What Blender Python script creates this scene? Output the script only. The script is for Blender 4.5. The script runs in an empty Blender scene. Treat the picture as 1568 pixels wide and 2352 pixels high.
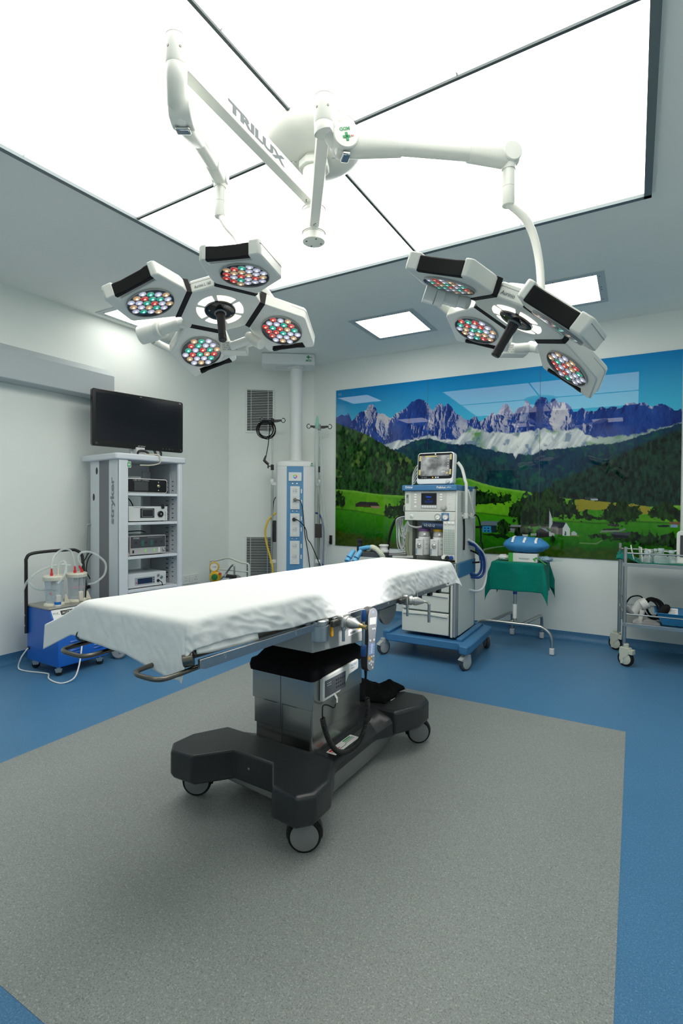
import bpy, bmesh, math, random
import numpy as np
from mathutils import Vector, Matrix
from math import sin, cos, pi, radians as rad
SC = bpy.context.scene
COL = SC.collection
random.seed(7)

# ------------------------------------------------------------------ materials
MATS = {}
def M(name, rgb, rough=.5, metal=0., noise=.06, nscale=40., bump=0., bscale=60., emit=None, estr=0., coat=0., spec=.5, alpha=1., trans=0., sheen=0.):
    if name in MATS: return MATS[name]
    m = bpy.data.materials.new(name); m.use_nodes = True
    nt = m.node_tree; N = nt.nodes; L = nt.links
    b = N['Principled BSDF']
    b.inputs['Roughness'].default_value = rough; b.inputs['Metallic'].default_value = metal
    b.inputs['Specular IOR Level'].default_value = spec
    b.inputs['Coat Weight'].default_value = coat; b.inputs['Coat Roughness'].default_value = .03
    b.inputs['Alpha'].default_value = alpha; b.inputs['Transmission Weight'].default_value = trans
    b.inputs['Sheen Weight'].default_value = sheen
    tc = N.new('ShaderNodeTexCoord')
    if noise > 0:
        n = N.new('ShaderNodeTexNoise'); n.inputs['Scale'].default_value = nscale; n.inputs['Detail'].default_value = 3
        L.new(tc.outputs['Object'], n.inputs['Vector'])
        mx = N.new('ShaderNodeMix'); mx.data_type = 'RGBA'
        mx.inputs[6].default_value = (*[c * (1 - noise) for c in rgb], 1)
        mx.inputs[7].default_value = (*[min(1, c * (1 + noise)) for c in rgb], 1)
        L.new(n.outputs['Fac'], mx.inputs[0]); L.new(mx.outputs[2], b.inputs['Base Color'])
    else:
        b.inputs['Base Color'].default_value = (*rgb, 1)
    if bump > 0:
        n2 = N.new('ShaderNodeTexNoise'); n2.inputs['Scale'].default_value = bscale; n2.inputs['Detail'].default_value = 4
        L.new(tc.outputs['Object'], n2.inputs['Vector'])
        bp = N.new('ShaderNodeBump'); bp.inputs['Strength'].default_value = bump; bp.inputs['Distance'].default_value = .01
        L.new(n2.outputs['Fac'], bp.inputs['Height']); L.new(bp.outputs['Normal'], b.inputs['Normal'])
    if emit:
        b.inputs['Emission Color'].default_value = (*emit, 1); b.inputs['Emission Strength'].default_value = estr
    MATS[name] = m; return m
def glass(name, rgb=(1, 1, 1), op=.12, rough=.05, dif=1.):
    """thin clear sheet: mostly transparent, part glossy"""
    if name in MATS: return MATS[name]
    m = bpy.data.materials.new(name); m.use_nodes = True
    nt = m.node_tree; N = nt.nodes; L = nt.links
    N.remove(N['Principled BSDF'])
    t = N.new('ShaderNodeBsdfTransparent'); t.inputs['Color'].default_value = (*rgb, 1)
    g = N.new('ShaderNodeBsdfPrincipled'); g.inputs['Base Color'].default_value = (*[dif * (.25 + .7 * c) for c in rgb], 1); g.inputs['Roughness'].default_value = rough
    fr = N.new('ShaderNodeLayerWeight'); fr.inputs['Blend'].default_value = .5; pw = N.new('ShaderNodeMath'); pw.operation = 'POWER'; pw.inputs[1].default_value = 4.5; L.new(fr.outputs['Facing'], pw.inputs[0])
    ad = N.new('ShaderNodeMath'); ad.operation = 'ADD'; ad.inputs[1].default_value = op; ad.use_clamp = True
    mx = N.new('ShaderNodeMixShader')
    L.new(pw.outputs[0], ad.inputs[0]); L.new(ad.outputs[0], mx.inputs[0]); L.new(t.outputs[0], mx.inputs[1]); L.new(g.outputs[0], mx.inputs[2])
    L.new(mx.outputs[0], N['Material Output'].inputs['Surface'])
    MATS[name] = m; return m

# ------------------------------------------------------------------ geometry
WM = {}      # world matrices of things
def thing(name, label, cat, loc=(0, 0, 0), rz=0., group=None, mat=None):
    o = bpy.data.objects.new(name, None); COL.objects.link(o); o.empty_display_size = .1
    mw = mat if mat is not None else Matrix.Translation(loc) @ Matrix.Rotation(rz, 4, 'Z')
    o.matrix_world = mw; WM[o.name] = mw.copy()
    return tag(o, label, cat, group)
def tag(o, label=None, cat=None, group=None, kind=None):
    if label: o['label'] = label
    if cat: o['category'] = cat
    if group: o['group'] = group
    if kind: o['kind'] = kind
    return o
class B:
    def __init__(s): s.v = []; s.f = []; s.mi = []; s.cur = 0
    def add(s, vs, fs, m=None):
        k = len(s.v)
        s.v += [tuple(m @ Vector(p)) if m else tuple(p) for p in vs]
        for f in fs: s.f.append([k + i for i in f]); s.mi.append(s.cur)
        return s
    def box(s, x0, x1, y0, y1, z0, z1, m=None):
        v = [(x, y, z) for z in (z0, z1) for y in (y0, y1) for x in (x0, x1)]
        return s.add(v, [(0, 2, 3, 1), (4, 5, 7, 6), (0, 1, 5, 4), (2, 6, 7, 3), (0, 4, 6, 2), (1, 3, 7, 5)], m)
    def cbox(s, c, d, m=None):
        return s.box(c[0] - d[0] / 2, c[0] + d[0] / 2, c[1] - d[1] / 2, c[1] + d[1] / 2, c[2] - d[2] / 2, c[2] + d[2] / 2, m)
    def prism(s, poly, z0, z1, m=None, sc=1., c=(0, 0)):
        n = len(poly)
        v = [(x, y, z0) for x, y in poly] + [(c[0] + (x - c[0]) * sc, c[1] + (y - c[1]) * sc, z1) for x, y in poly]
        return s.add(v, [list(range(n))[::-1], list(range(n, 2 * n))] + [(i, (i + 1) % n, n + (i + 1) % n, n + i) for i in range(n)], m)
    def rbox(s, x0, x1, y0, y1, z0, z1, r, m=None, n=5):
        """box with corners rounded in plan"""
        p = []
        for cx, cy, a in ((x1 - r, y1 - r, 0), (x0 + r, y1 - r, 90), (x0 + r, y0 + r, 180), (x1 - r, y0 + r, 270)):
            for i in range(n + 1):
                t = rad(a + 90 * i / n); p.append((cx + r * cos(t), cy + r * sin(t)))
        return s.prism(p, z0, z1, m)
    def lathe(s, prof, p0=(0, 0, 0), ax=(0, 0, 1), n=24, m=None):
        ax = Vector(ax).normalized(); q = Vector((0, 0, 1)).rotation_difference(ax).to_matrix().to_4x4()
        mm = Matrix.Translation(p0) @ q
        if m: mm = m @ mm
        v = []; f = []
        for r, h in prof:
            for i in range(n):
                t = 2 * pi * i / n; v.append((r * cos(t), r * sin(t), h))
        for j in range(len(prof) - 1):
            for i in range(n): f.append((j * n + i, j * n + (i + 1) % n, (j + 1) * n + (i + 1) % n, (j + 1) * n + i))
        if prof[0][0] > 1e-6: f.append(list(range(n))[::-1])
        if prof[-1][0] > 1e-6: f.append(list(range((len(prof) - 1) * n, len(prof) * n)))
        return s.add(v, f, mm)
    def cyl(s, p0, p1, r0, r1=None, n=20, m=None):
        p0 = Vector(p0); p1 = Vector(p1); d = p1 - p0
        return s.lathe([(r0, 0), (r0 if r1 is None else r1, d.length)], p0, d, n, m)
    def tube(s, pts, r, n=8, m=None, closed=False):
        P = [Vector(p) for p in pts]; k = len(P); R = r if isinstance(r, (list, tuple)) else [r] * k
        v = []; f = []; up = None
        for i in range(k):
            a = P[i - 1] if (i or closed) else P[0]; b = P[(i + 1) % k] if (i < k - 1 or closed) else P[-1]
            t = (b - a).normalized()
            if up is None:
                up = t.orthogonal().normalized()
            else:
                up = (up - t * up.dot(t)); up = up.normalized() if up.length > 1e-6 else t.orthogonal().normalized()
            w = t.cross(up)
            for j in range(n):
                an = 2 * pi * j / n; v.append(P[i] + (up * cos(an) + w * sin(an)) * R[i])
        for i in range(k if closed else k - 1):
            i2 = (i + 1) % k
            for j in range(n): f.append((i * n + j, i * n + (j + 1) % n, i2 * n + (j + 1) % n, i2 * n + j))
        if not closed: f += [list(range(n))[::-1], list(range((k - 1) * n, k * n))]
        return s.add(v, f, m)
    def loft(s, rings, m=None, cap=True):
        n = len(rings[0]); v = [p for r in rings for p in r]; f = []
        for j in range(len(rings) - 1):
            for i in range(n): f.append((j * n + i, j * n + (i + 1) % n, (j + 1) * n + (i + 1) % n, (j + 1) * n + i))
        if cap: f += [list(range(n))[::-1], list(range((len(rings) - 1) * n, len(rings) * n))]
        return s.add(v, f, m)
    def grid(s, fn, nu, nv, m=None):
        v = [fn(i / nu, j / nv) for j in range(nv + 1) for i in range(nu + 1)]
        f = [(j * (nu + 1) + i, j * (nu + 1) + i + 1, (j + 1) * (nu + 1) + i + 1, (j + 1) * (nu + 1) + i) for j in range(nv) for i in range(nu)]
        return s.add(v, f, m)
    def out(s, name, mats, parent=None, bev=0., ang=35, world=False, sub=0, solid=0., smooth=True, seg=2, fix=True):
        me = bpy.data.meshes.new(name)
        vs = s.v
        if world and parent is not None:
            iw = WM[parent.name].inverted(); vs = [tuple(iw @ Vector(p)) for p in vs]
        me.from_pydata(vs, [], s.f)
        for mt in (mats if isinstance(mats, (list, tuple)) else [mats]): me.materials.append(mt)
        me.polygons.foreach_set('material_index', s.mi)
        if fix:
            bm = bmesh.new(); bm.from_mesh(me); bmesh.ops.recalc_face_normals(bm, faces=bm.faces); bm.to_mesh(me); bm.free()
        if smooth:
            me.polygons.foreach_set('use_smooth', [True] * len(me.polygons)); me.set_sharp_from_angle(angle=rad(ang))
        me.update()
        o = bpy.data.objects.new(name, me); COL.objects.link(o)
        if parent is not None: o.parent = parent; WM[o.name] = WM[parent.name]
        else: WM[o.name] = Matrix()
        if solid: md = o.modifiers.new('solid', 'SOLIDIFY'); md.thickness = solid; md.offset = 0
        if sub: md = o.modifiers.new('sub', 'SUBSURF'); md.levels = sub; md.render_levels = sub
        if bev:
            md = o.modifiers.new('bevel', 'BEVEL'); md.width = bev; md.segments = seg; md.limit_method = 'ANGLE'; md.angle_limit = rad(40); md.harden_normals = False
        return o
def spline(pts, k=8, closed=False):
    P = [Vector(p) for p in pts]; n = len(P); o = []
    rng = range(n if closed else n - 1)
    for i in rng:
        g = (lambda j: P[j % n]) if closed else (lambda j: P[min(max(j, 0), n - 1)])
        a, b, c, d = g(i - 1), g(i), g(i + 1), g(i + 2)
        for j in range(k):
            t = j / k
            o.append(.5 * ((2 * b) + (c - a) * t + (2 * a - 5 * b + 4 * c - d) * t * t + (3 * b - a - 3 * c + d) * t ** 3))
    if not closed: o.append(P[-1])
    return o
def frame(o, u, v):
    """matrix whose x runs along u, y along v (made square to u), z out of the plane"""
    u = Vector(u).normalized(); v = Vector(v); v = (v - u * v.dot(u)).normalized(); w = u.cross(v)
    return Matrix(((u.x, v.x, w.x, o[0]), (u.y, v.y, w.y, o[1]), (u.z, v.z, w.z, o[2]), (0, 0, 0, 1)))
def text(name, body, mat, parent, fr, w=None, h=None, world=False, depth=.0006, bold=0., align=('c', 'c'), shear=0.):
    cu = bpy.data.curves.new('t', 'FONT'); cu.body = body; cu.size = 1; cu.offset = bold; cu.shear = shear; cu.resolution_u = 3
    ob = bpy.data.objects.new('t', cu); COL.objects.link(ob)
    me = bpy.data.meshes.new_from_object(ob); bpy.data.objects.remove(ob); bpy.data.curves.remove(cu)
    n = len(me.vertices); a = np.empty(n * 3, 'f'); me.vertices.foreach_get('co', a); a = a.reshape(-1, 3)
    lo, hi = a.min(0), a.max(0); sz = hi - lo
    sx = (w / sz[0]) if w else (h / sz[1]); sy = (h / sz[1]) if h else sx
    b = B(); off = {'l': 0, 'c': .5, 'r': 1}
    vs = [((p[0] - lo[0] - sz[0] * off[align[0]]) * sx, (p[1] - lo[1] - sz[1] * off[align[1]]) * sy, depth) for p in a]
    b.add(vs, [list(p.vertices) for p in me.polygons], fr); bpy.data.meshes.remove(me)
    return b.out(name, mat, parent, world=world, smooth=False, fix=False)
def dup(root, label=None, mw=None, group=None):
    def cp(o, par):
        c = o.copy(); COL.objects.link(c)
        if par is not None: c.parent = par
        for ch in list(o.children): cp(ch, c)
        return c
    c = cp(root, None)
    if mw is not None: c.matrix_world = mw; WM[c.name] = mw.copy()
    if label: c['label'] = label
    if group: c['group'] = group
    return c
def bez(p, q, n=10):
    return [p.lerp(q, i / n) for i in range(n + 1)]

# shared materials
WHITE = M('white_enamel', (.80, .82, .79), .32, noise=.02)
LAMPW = M('lamp_housing_white', (.70, .715, .665), .30, noise=.02)
BLACK = M('black_plastic', (.012, .012, .013), .42, noise=.1)
SOFTBLK = M('black_rubber', (.008, .008, .009), .7, noise=.15, spec=.25)
STEEL = M('brushed_steel', (.50, .51, .50), .28, 1., noise=.08, nscale=12)
CHROME = M('polished_steel', (.62, .62, .60), .16, 1., noise=.03)
DKMETAL = M('dark_bronze_metal', (.16, .15, .13), .30, 1., noise=.1)
GREY = M('grey_plastic', (.30, .31, .32), .45)
LGREY = M('light_grey_paint', (.66, .69, .70), .38, noise=.03)
DKGREY = M('dark_grey_ink', (.10, .12, .13), .6, noise=.03)
GREEN = M('green_ink', (.02, .30, .10), .5, noise=.03)
RED = M('red_plastic', (.62, .03, .03), .35)
YELLOW = M('yellow_paint', (.80, .47, .01), .35)
PAPER = M('white_paper', (.82, .82, .80), .6, noise=.03)
ORANGE = M('orange_lever', (.85, .40, .02), .4)
# ------------------------------------------------------------------ the room
ZC = 3.025; XL, XR, YB, YF = -4.36, 1.72, 5.41, -1.30
CH0, CH1 = (-4.36, 4.82), (-3.50, 5.41)          # the cut-off corner that carries the vents
WALL = M('wall_paint', (.835, .875, .835), .55, noise=.012, nscale=6, bump=.05, bscale=220)
CEIL = M('ceiling_paint', (.90, .905, .855), .6, noise=.015, nscale=5)
def vinyl(name, base, dark, light):
    m = bpy.data.materials.new(name); m.use_nodes = True
    N = m.node_tree.nodes; L = m.node_tree.links; b = N['Principled BSDF']
    b.inputs['Roughness'].default_value = .42; b.inputs['Specular IOR Level'].default_value = .35
    tc = N.new('ShaderNodeTexCoord')
    def layer(prev, scale, lo, hi, colr, detail=2):
        n = N.new('ShaderNodeTexNoise'); n.inputs['Scale'].default_value = scale; n.inputs['Detail'].default_value = detail
        r = N.new('ShaderNodeMapRange'); r.inputs[1].default_value = lo; r.inputs[2].default_value = hi
        x = N.new('ShaderNodeMix'); x.data_type = 'RGBA'; x.inputs[7].default_value = (*colr, 1)
        L.new(tc.outputs['Object'], n.inputs['Vector']); L.new(n.outputs['Fac'], r.inputs[0]); L.new(r.outputs[0], x.inputs[0])
        if prev is None: x.inputs[6].default_value = (*base, 1)
        else: L.new(prev, x.inputs[6])
        return x.outputs[2]
    c = layer(None, 3.0, .3, .8, [k * .93 for k in base])
    c = layer(c, 210, .52, .66, dark); c = layer(c, 170, .56, .70, light); c = layer(c, 420, .58, .70, [k * .75 for k in dark])
    L.new(c, b.inputs['Base Color'])
    nb = N.new('ShaderNodeTexNoise'); nb.inputs['Scale'].default_value = 300; L.new(tc.outputs['Object'], nb.inputs['Vector'])
    bp = N.new('ShaderNodeBump'); bp.inputs['Strength'].default_value = .12; bp.inputs['Distance'].default_value = .002
    L.new(nb.outputs['Fac'], bp.inputs['Height']); L.new(bp.outputs['Normal'], b.inputs['Normal'])
    return m
BLUEF = vinyl('blue_vinyl_floor', (.062, .195, .36), (.038, .135, .28), (.118, .27, .45))
GREYF = vinyl('grey_vinyl_floor', (.26, .285, .275), (.18, .195, .192), (.36, .385, .37))

plan = [(XL, YF), (XR, YF), (XR, YB), CH1, CH0]
def st(o): return tag(o, kind='structure')
PX0, PX1, PY0, PY1 = -2.72, -.03, .73, 3.36
b = B(); b.box(XL - .3, XR + .3, YF - .3, YB + .3, -.08, 0); st(b.out('floor', BLUEF, smooth=False))
b = B(); b.box(PX0, PX1, PY0, PY1, -.01, .0012); st(b.out('floor_inlay', GREYF, smooth=False))
def wall(name, p, q, mat=WALL, t=.1):
    u = Vector((q[0] - p[0], q[1] - p[1], 0)); L = u.length; m = frame((p[0], p[1], 0), u, (0, 0, 1))
    b = B(); b.box(0, L, 0, ZC + .1, 0, t, m); st(b.out(name, mat, smooth=False)); return m, L
# walls run so that the room lies on -z of each frame
wall('wall_left', CH0, (XL, YF)); wall('wall_corner', CH1, CH0); wall('wall_back', (XR, YB), CH1); wall('wall_right', (XR, YF), (XR, YB)); wall('wall_front', (XL, YF), (XR, YF))
def skirting(name, p, q):
    u = Vector((q[0] - p[0], q[1] - p[1], 0)); L = u.length; m = frame((p[0], p[1], 0), u, (0, 0, 1))
    prof = [(0, .078), (.003, .078), (.004, .05), (.008, .028), (.018, .012), (.032, .004), (.05, .0006), (0, .0006)]
    b = B(); b.loft([[(x, z, -d) for d, z in prof] for x in (0, L)], m); st(b.out(name, BLUEF, ang=50))
skirting('baseboard_left', CH0, (XL, YF)); skirting('baseboard_corner', CH1, CH0); skirting('baseboard_back', (XR, YB), CH1); skirting('baseboard_right', (XR, YF), (XR, YB)); skirting('baseboard_front', (XL, YF), (XR, YF))
b = B(); b.box(XL - .3, XR + .3, YF - .3, YB + .3, ZC, ZC + .1); st(b.out('ceiling', CEIL, smooth=False))

# ------------------------------------------------------------------ luminous ceiling
def emitter(name, rgb, s):
    m = bpy.data.materials.new(name); m.use_nodes = True; N = m.node_tree.nodes; N.remove(N['Principled BSDF'])
    e = N.new('ShaderNodeEmission'); e.inputs['Color'].default_value = (*rgb, 1); e.inputs['Strength'].default_value = s
    m.node_tree.links.new(e.outputs[0], N['Material Output'].inputs['Surface']); MATS[name] = m; return m
BOX_L = 4.25
PANEL_L = 5.2
DIFF = emitter('luminous_ceiling_diffuser', (1.0, .99, .93), BOX_L)
SMALLD = emitter('recessed_light_diffuser', (1.0, .99, .93), PANEL_L)
FRAME = M('anodised_grey_frame', (.17, .205, .215), .45, .3, noise=.04)
DIV = M('dark_divider_metal', (.075, .095, .10), .5, .2, noise=.05)
FL, FR, BR, BL = Vector((-2.715, .80)), Vector((.058, .76)), Vector((.055, 3.315)), Vector((-2.585, 3.335))
def q(u, v): return FL.lerp(FR, u).lerp(BL.lerp(BR, u), v)
lc = thing('ceiling_light_panel', 'huge white luminous ceiling panel in a dark grey frame above the table', 'ceiling light', ((FL + BR) / 2).to_3d() + Vector((0, 0, ZC)))
b = B()
zf0, zf1 = ZC - .030, ZC + .01
def bar(b, p, p2, w, z0, z1, off=0.):
    d = (p2 - p).normalized(); n = Vector((-d.y, d.x)); a0 = p + n * (off - w / 2); a1 = p + n * (off + w / 2); c0 = p2 + n * (off - w / 2); c1 = p2 + n * (off + w / 2)
    b.prism([tuple(a0), tuple(c0), tuple(c1), tuple(a1)], z0, z1)
for p, p2, w in ((FL, FR, .034), (FR, BR, .036), (BR, BL, .030), (BL, FL, .030)): bar(b, p, p2, w, zf0, zf1, w / 2)
b.out('frame', FRAME, lc, world=True, smooth=False)
ml, mr = q(0, .51), q(1, .49); mb, mt = q(.496, 0), q(.482, 1)
b = B(); bar(b, ml, mr, .014, ZC - .022, ZC); d1 = b
bar(b, mb, mt, .014, ZC - .0221, ZC); b.out('divider', DIV, lc, world=True, smooth=False)
# eight diffuser sheets, hung a finger apart so the seams read darker
def edge(a, b_, c_, d_, nu, nv, name='diffuser'):
    for i in range(nu):
        for j in range(nv):
            def P(u, v): return a.lerp(b_, u).lerp(d_.lerp(c_, u), v)
            g = .0032
            bb = B(); pts = [P(i / nu + g, j / nv + g), P((i + 1) / nu - g, j / nv + g), P((i + 1) / nu - g, (j + 1) / nv - g), P(i / nu + g, (j + 1) / nv - g)]
            bb.prism([tuple(p) for p in pts], ZC - .012, ZC - .006); bb.out(name, DIFF, lc, world=True, smooth=False)
ce = ml.lerp(mr, .485)
edge(FL, mb, ce, ml, 2, 2); edge(mb, FR, mr, ce, 2, 2); edge(ml, ce, mt, BL, 2, 2); edge(ce, mr, BR, mt, 2, 2)

# ------------------------------------------------------------------ recessed square lights
def downlight(x0, y0, label):
    s = .545
    t = thing('recessed_light', label, 'ceiling light', (x0 + s / 2, y0 + s / 2, ZC), group='square recessed ceiling lights')
    b = B(); h = s / 2; o = h + .055
    for x0_, x1_, y0_, y1_ in ((-o, -h, -o, o), (h, o, -o, o), (-h, h, -o, -h), (-h, h, h, o)): b.box(x0_, x1_, y0_, y1_, -.006, .004)
    b.out('rim', M('light_rim_paint', (.52, .57, .58), .5, noise=.03), t, bev=.002)
    if 'seen only' not in label and 'beyond' not in label:
        for i in (-.9, -.1, .1, .9):
            for sg in (-1, 1):
                for c in ((i * h, sg * (h + .02)), (sg * (h + .02), i * h)):
                    b = B(); b.cyl((c[0], c[1], -.0085), (c[0], c[1], -.005), .005, n=8); b.out('screw', DKMETAL, t)
    b = B(); b.box(-h, h, -h, h, -.003, .003); b.out('diffuser', SMALLD, t, smooth=False)
for x, y, lb in ((-2.318, 4.297, 'square recessed ceiling light left of the right lamp head, above the mural'),
                 (-.82, 4.29, 'square recessed ceiling light crossed by the bent tube of the right lamp'),
                 (-4.225, 3.01, 'square recessed ceiling light half hidden behind the left lamp head'),
                 (-4.225, .61, 'square recessed light seen only in the mural, beside the left wall'),
                 (-2.318, -1.0, 'square recessed light seen only in the mural, left of the pair'),
                 (-.78, -1.15, 'square recessed light seen only in the mural, right of the pair')):
    downlight(x, y, lb)
downlight(1.05, 3.0, 'square recessed light beyond the right edge of the picture, farther one')
downlight(1.05, .6, 'square recessed light beyond the right edge of the picture, nearer one')
downlight(1.05, -1.0, 'added unseen square recessed light beyond the right edge of the picture, behind the viewer')  # extra unseen light, added to brighten the sheet's hanging sides

# ------------------------------------------------------------------ camera
f_px, yaw, pit, rol = 1179.63, -.519216, -.0157478, .0066046
fw = Vector((sin(yaw) * cos(pit), cos(yaw) * cos(pit), sin(pit))); rt = Vector((cos(yaw), -sin(yaw), 0)); up = rt.cross(fw)
r2 = rt * cos(rol) + up * sin(rol); u2 = up * cos(rol) - rt * sin(rol)
cam = bpy.data.cameras.new('camera'); co = bpy.data.objects.new('camera', cam); COL.objects.link(co)
cam.sensor_fit = 'VERTICAL'; cam.sensor_height = 36; cam.sensor_width = 24; cam.lens = 36 * f_px / 2352; cam.clip_start = .02
co.matrix_world = Matrix(((r2.x, u2.x, -fw.x, 0), (r2.y, u2.y, -fw.y, 0), (r2.z, u2.z, -fw.z, 1.30), (0, 0, 0, 1)))
SC.camera = co
SC.view_settings.view_transform = 'Standard'; SC.view_settings.look = 'None'; SC.view_settings.gamma = 1.; SC.view_settings.use_curve_mapping = False
SC.view_settings.exposure = .12
w = bpy.data.worlds.new('world'); SC.world = w; w.use_nodes = True; w.node_tree.nodes['Background'].inputs[0].default_value = (0, 0, 0, 1)
SC.cycles.max_bounces = 8; SC.cycles.diffuse_bounces = 5; SC.cycles.glossy_bounces = 4; SC.cycles.transparent_max_bounces = 12; SC.cycles.use_denoising = True
SC.cycles.caustics_reflective = False; SC.cycles.caustics_refractive = False; SC.cycles.sample_clamp_indirect = 6
# ------------------------------------------------------------------ the mural: a mountain valley on three glass panels
def make_mural():
    W, H = 860, 460
    X0, X1, Z0, Z1 = -3.17, .345, .795, 2.675
    rs = np.random.RandomState(3)
    aa, bb = np.meshgrid(np.linspace(0, 1, W + 1), np.linspace(0, 1, H + 1))
    asp = (X1 - X0) / (Z1 - Z0)
    def vnoise(x, y, seed):
        xi = np.floor(x).astype(int); yi = np.floor(y).astype(int); fx = x - xi; fy = y - yi
        fx = fx * fx * (3 - 2 * fx); fy = fy * fy * (3 - 2 * fy)
        def h(i, j):
            n = (i * 374761393 + j * 668265263 + seed * 974711) & 0xffffffff
            n = ((n ^ (n >> 13)) * 1274126177) & 0xffffffff
            return ((n ^ (n >> 16)) & 0xffff) / 65535.
        return (h(xi, yi) * (1 - fx) + h(xi + 1, yi) * fx) * (1 - fy) + (h(xi, yi + 1) * (1 - fx) + h(xi + 1, yi + 1) * fx) * fy
    def fbm(x, y, sc, oc=4, seed=1, gain=.5):
        t = 0; a = 1; s = 0
        for o in range(oc):
            t = t + a * vnoise(x * sc, y * sc, seed + o * 7); s += a; a *= gain; sc *= 2.03
        return t / s
    U = aa * asp; V = bb
    n_fine = fbm(U, V, 60, 3, 11); n_mid = fbm(U, V, 16, 4, 21); n_big = fbm(U, V, 4, 4, 31)
    def line(pts):
        p = np.array(pts); return np.interp(aa, p[:, 0], p[:, 1])
    img = np.zeros(aa.shape + (3,))
    def srgb(*c):
        c = np.array(c) / 255.; return np.where(c <= .04045, c / 12.92, ((c + .055) / 1.055) ** 2.4)
    def put(mask, c): 
        m = np.clip(mask, 0, 1)[..., None]; img[:] = img * (1 - m) + c * m
    def mixc(c0, c1, t):
        t = np.clip(t, 0, 1)[..., None]; return c0 * (1 - t) + c1 * t
    def poly(pts, jit=.0, jsc=40, seed=5):
        x = aa + (jit * (fbm(U, V, jsc, 3, seed) - .5) if jit else 0); y = bb + (jit * asp * (fbm(U, V, jsc, 3, seed + 50) - .5) if jit else 0)
        ins = np.zeros(aa.shape, bool); p = pts
        j = len(p) - 1
        for i in range(len(p)):
            xi, yi = p[i]; xj, yj = p[j]
            if yi != yj:
                c = ((yi > y) != (yj > y)) & (x < (xj - xi) * (y - yi) / (yj - yi) + xi); ins ^= c
            j = i
        return ins.astype(float)
    # sky
    img[:] = mixc(srgb(0, 122, 188), srgb(66, 176, 210), bb / .27 + .06 * (aa - .5))
    ridge = line([(0, .174), (.022, .155), (.036, .162), (.049, .159), (.063, .212), (.076, .185), (.093, .151), (.106, .151), (.118, .14), (.126, .112), (.142, .111), (.153, .139), (.158, .166), (.183, .179), (.208, .205), (.224, .186), (.244, .165), (.264, .144), (.279, .119), (.299, .108), (.318, .119), (.33, .138), (.341, .163), (.349, .18), (.364, .148), (.375, .143), (.386, .17), (.397, .15), (.408, .172), (.422, .209), (.437, .222), (.451, .246), (.465, .262), (.475, .236), (.486, .238), (.494, .271), (.5, .274), (.506, .26), (.52, .243), (.533, .223), (.543, .246), (.553, .223), (.563, .190), (.576, .183), (.586, .209), (.592, .229), (.605, .218), (.621, .206), (.627, .176), (.636, .184), (.646, .219), (.655, .181), (.667, .165), (.682, .165), (.688, .196), (.694, .182), (.703, .178), (.715, .197), (.727, .2), (.736, .208), (.745, .223), (.751, .253), (.762, .247), (.773, .239), (.79, .254), (.807, .259), (.818, .244), (.834, .243), (.851, .246), (.861, .253), (.872, .238), (.893, .230), (.919, .230), (.929, .253), (.944, .255), (.959, .25), (.979, .272), (1.0, .287)])
    ridge = ridge + .018 * (fbm(U, V * 0, 45, 3, 71) - .5)
    rock = bb > ridge
    # rock relief: ridged height field shaded by a low sun from the right
    def ridged(x, y, sc, oc, seed):
        t = 0; a = 1; n = 0
        for o in range(oc):
            t = t + a * (1 - np.abs(2 * vnoise(x * sc, y * sc, seed + o * 9) - 1)); n += a; a *= .52; sc *= 2.1
        return t / n
    wx = U + .10 * (n_big - .5) + .025 * (n_mid - .5); wy = V * .55 + .05 * (n_big - .5)
    hgt = ridged(wx + wy * .25, wy, 7.5, 5, 41)
    gx = -np.gradient(hgt, axis=1) * 26; gy = np.gradient(hgt, axis=0) * 15
    dep = bb - ridge
    hue = fbm(U, V * .8, 9, 3, 47)
    lit = gx * .9 + gy * .55 + 1.9 * (hue - .56) + .25 * np.exp(-dep / .025)
    lit = lit + .40 * np.clip((aa - .40) / .06, 0, 1) * np.clip((.48 - aa) / .05, 0, 1) + .35 * np.exp(-((aa - .19) / .03) ** 2) + .42 * np.exp(-((aa - .715) / .02) ** 2) + .3 * np.exp(-((aa - .56) / .012) ** 2) + .3 * np.exp(-((aa - .632) / .012) ** 2) - .55 * np.clip((aa - .77) / .04, 0, 1) * (bb > ridge + .012) - .35 * np.exp(-((aa - .30) / .06) ** 2 - ((bb - .25) / .07) ** 2)
    rc = mixc(srgb(14, 34, 100), srgb(36, 74, 156), .55 + gx * .35 + 1.2 * (n_mid - .5))
    lcol = mixc(srgb(120, 134, 176), srgb(196, 192, 196), n_mid * 1.8 - .35 + .4 * (n_fine - .5))
    rc = mixc(rc, lcol, np.clip((lit - .16) * 2.6, 0, .95))
    rc = mixc(rc, srgb(12, 30, 92), np.clip(-(gx + .6 * (n_fine - .5)) * 1.1 - .35, 0, .75))
    put(rock, rc)
    # pale scree
    st_ = line([(0, .263), (.124, .321), (.175, .358), (.233, .344), (.304, .334), (.342, .322), (.379, .35), (.423, .356), (.444, .33), (.465, .296), (.507, .32), (.547, .329), (.612, .343), (.674, .322), (.698, .345), (.745, .338), (.763, .337), (.786, .371), (.841, .392), (.883, .386), (.92, .371), (.969, .347), (1., .33)])
    sm = np.clip((bb - st_ + .028 * (n_mid - .5) + .02 * (n_fine - .5)) / .008, 0, 1)
    streak = fbm(U * 1.2 + V * .7, V * .35, 30, 4, 61)
    sc_ = mixc(srgb(150, 164, 172), srgb(222, 226, 222), streak * 2.2 - .6)
    sc_ = mixc(sc_, srgb(92, 140, 84), np.clip((n_mid - .60) * 5, 0, .7) * (aa > .45) + .55 * np.exp(-((aa - .492 - .16 * (bb - .35)) / .014) ** 2) * (bb > .33))
    sc_ = mixc(sc_, srgb(70, 104, 140), np.clip((fbm(U, V, 26, 4, 62) - .60) * 6, 0, .7))
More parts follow.
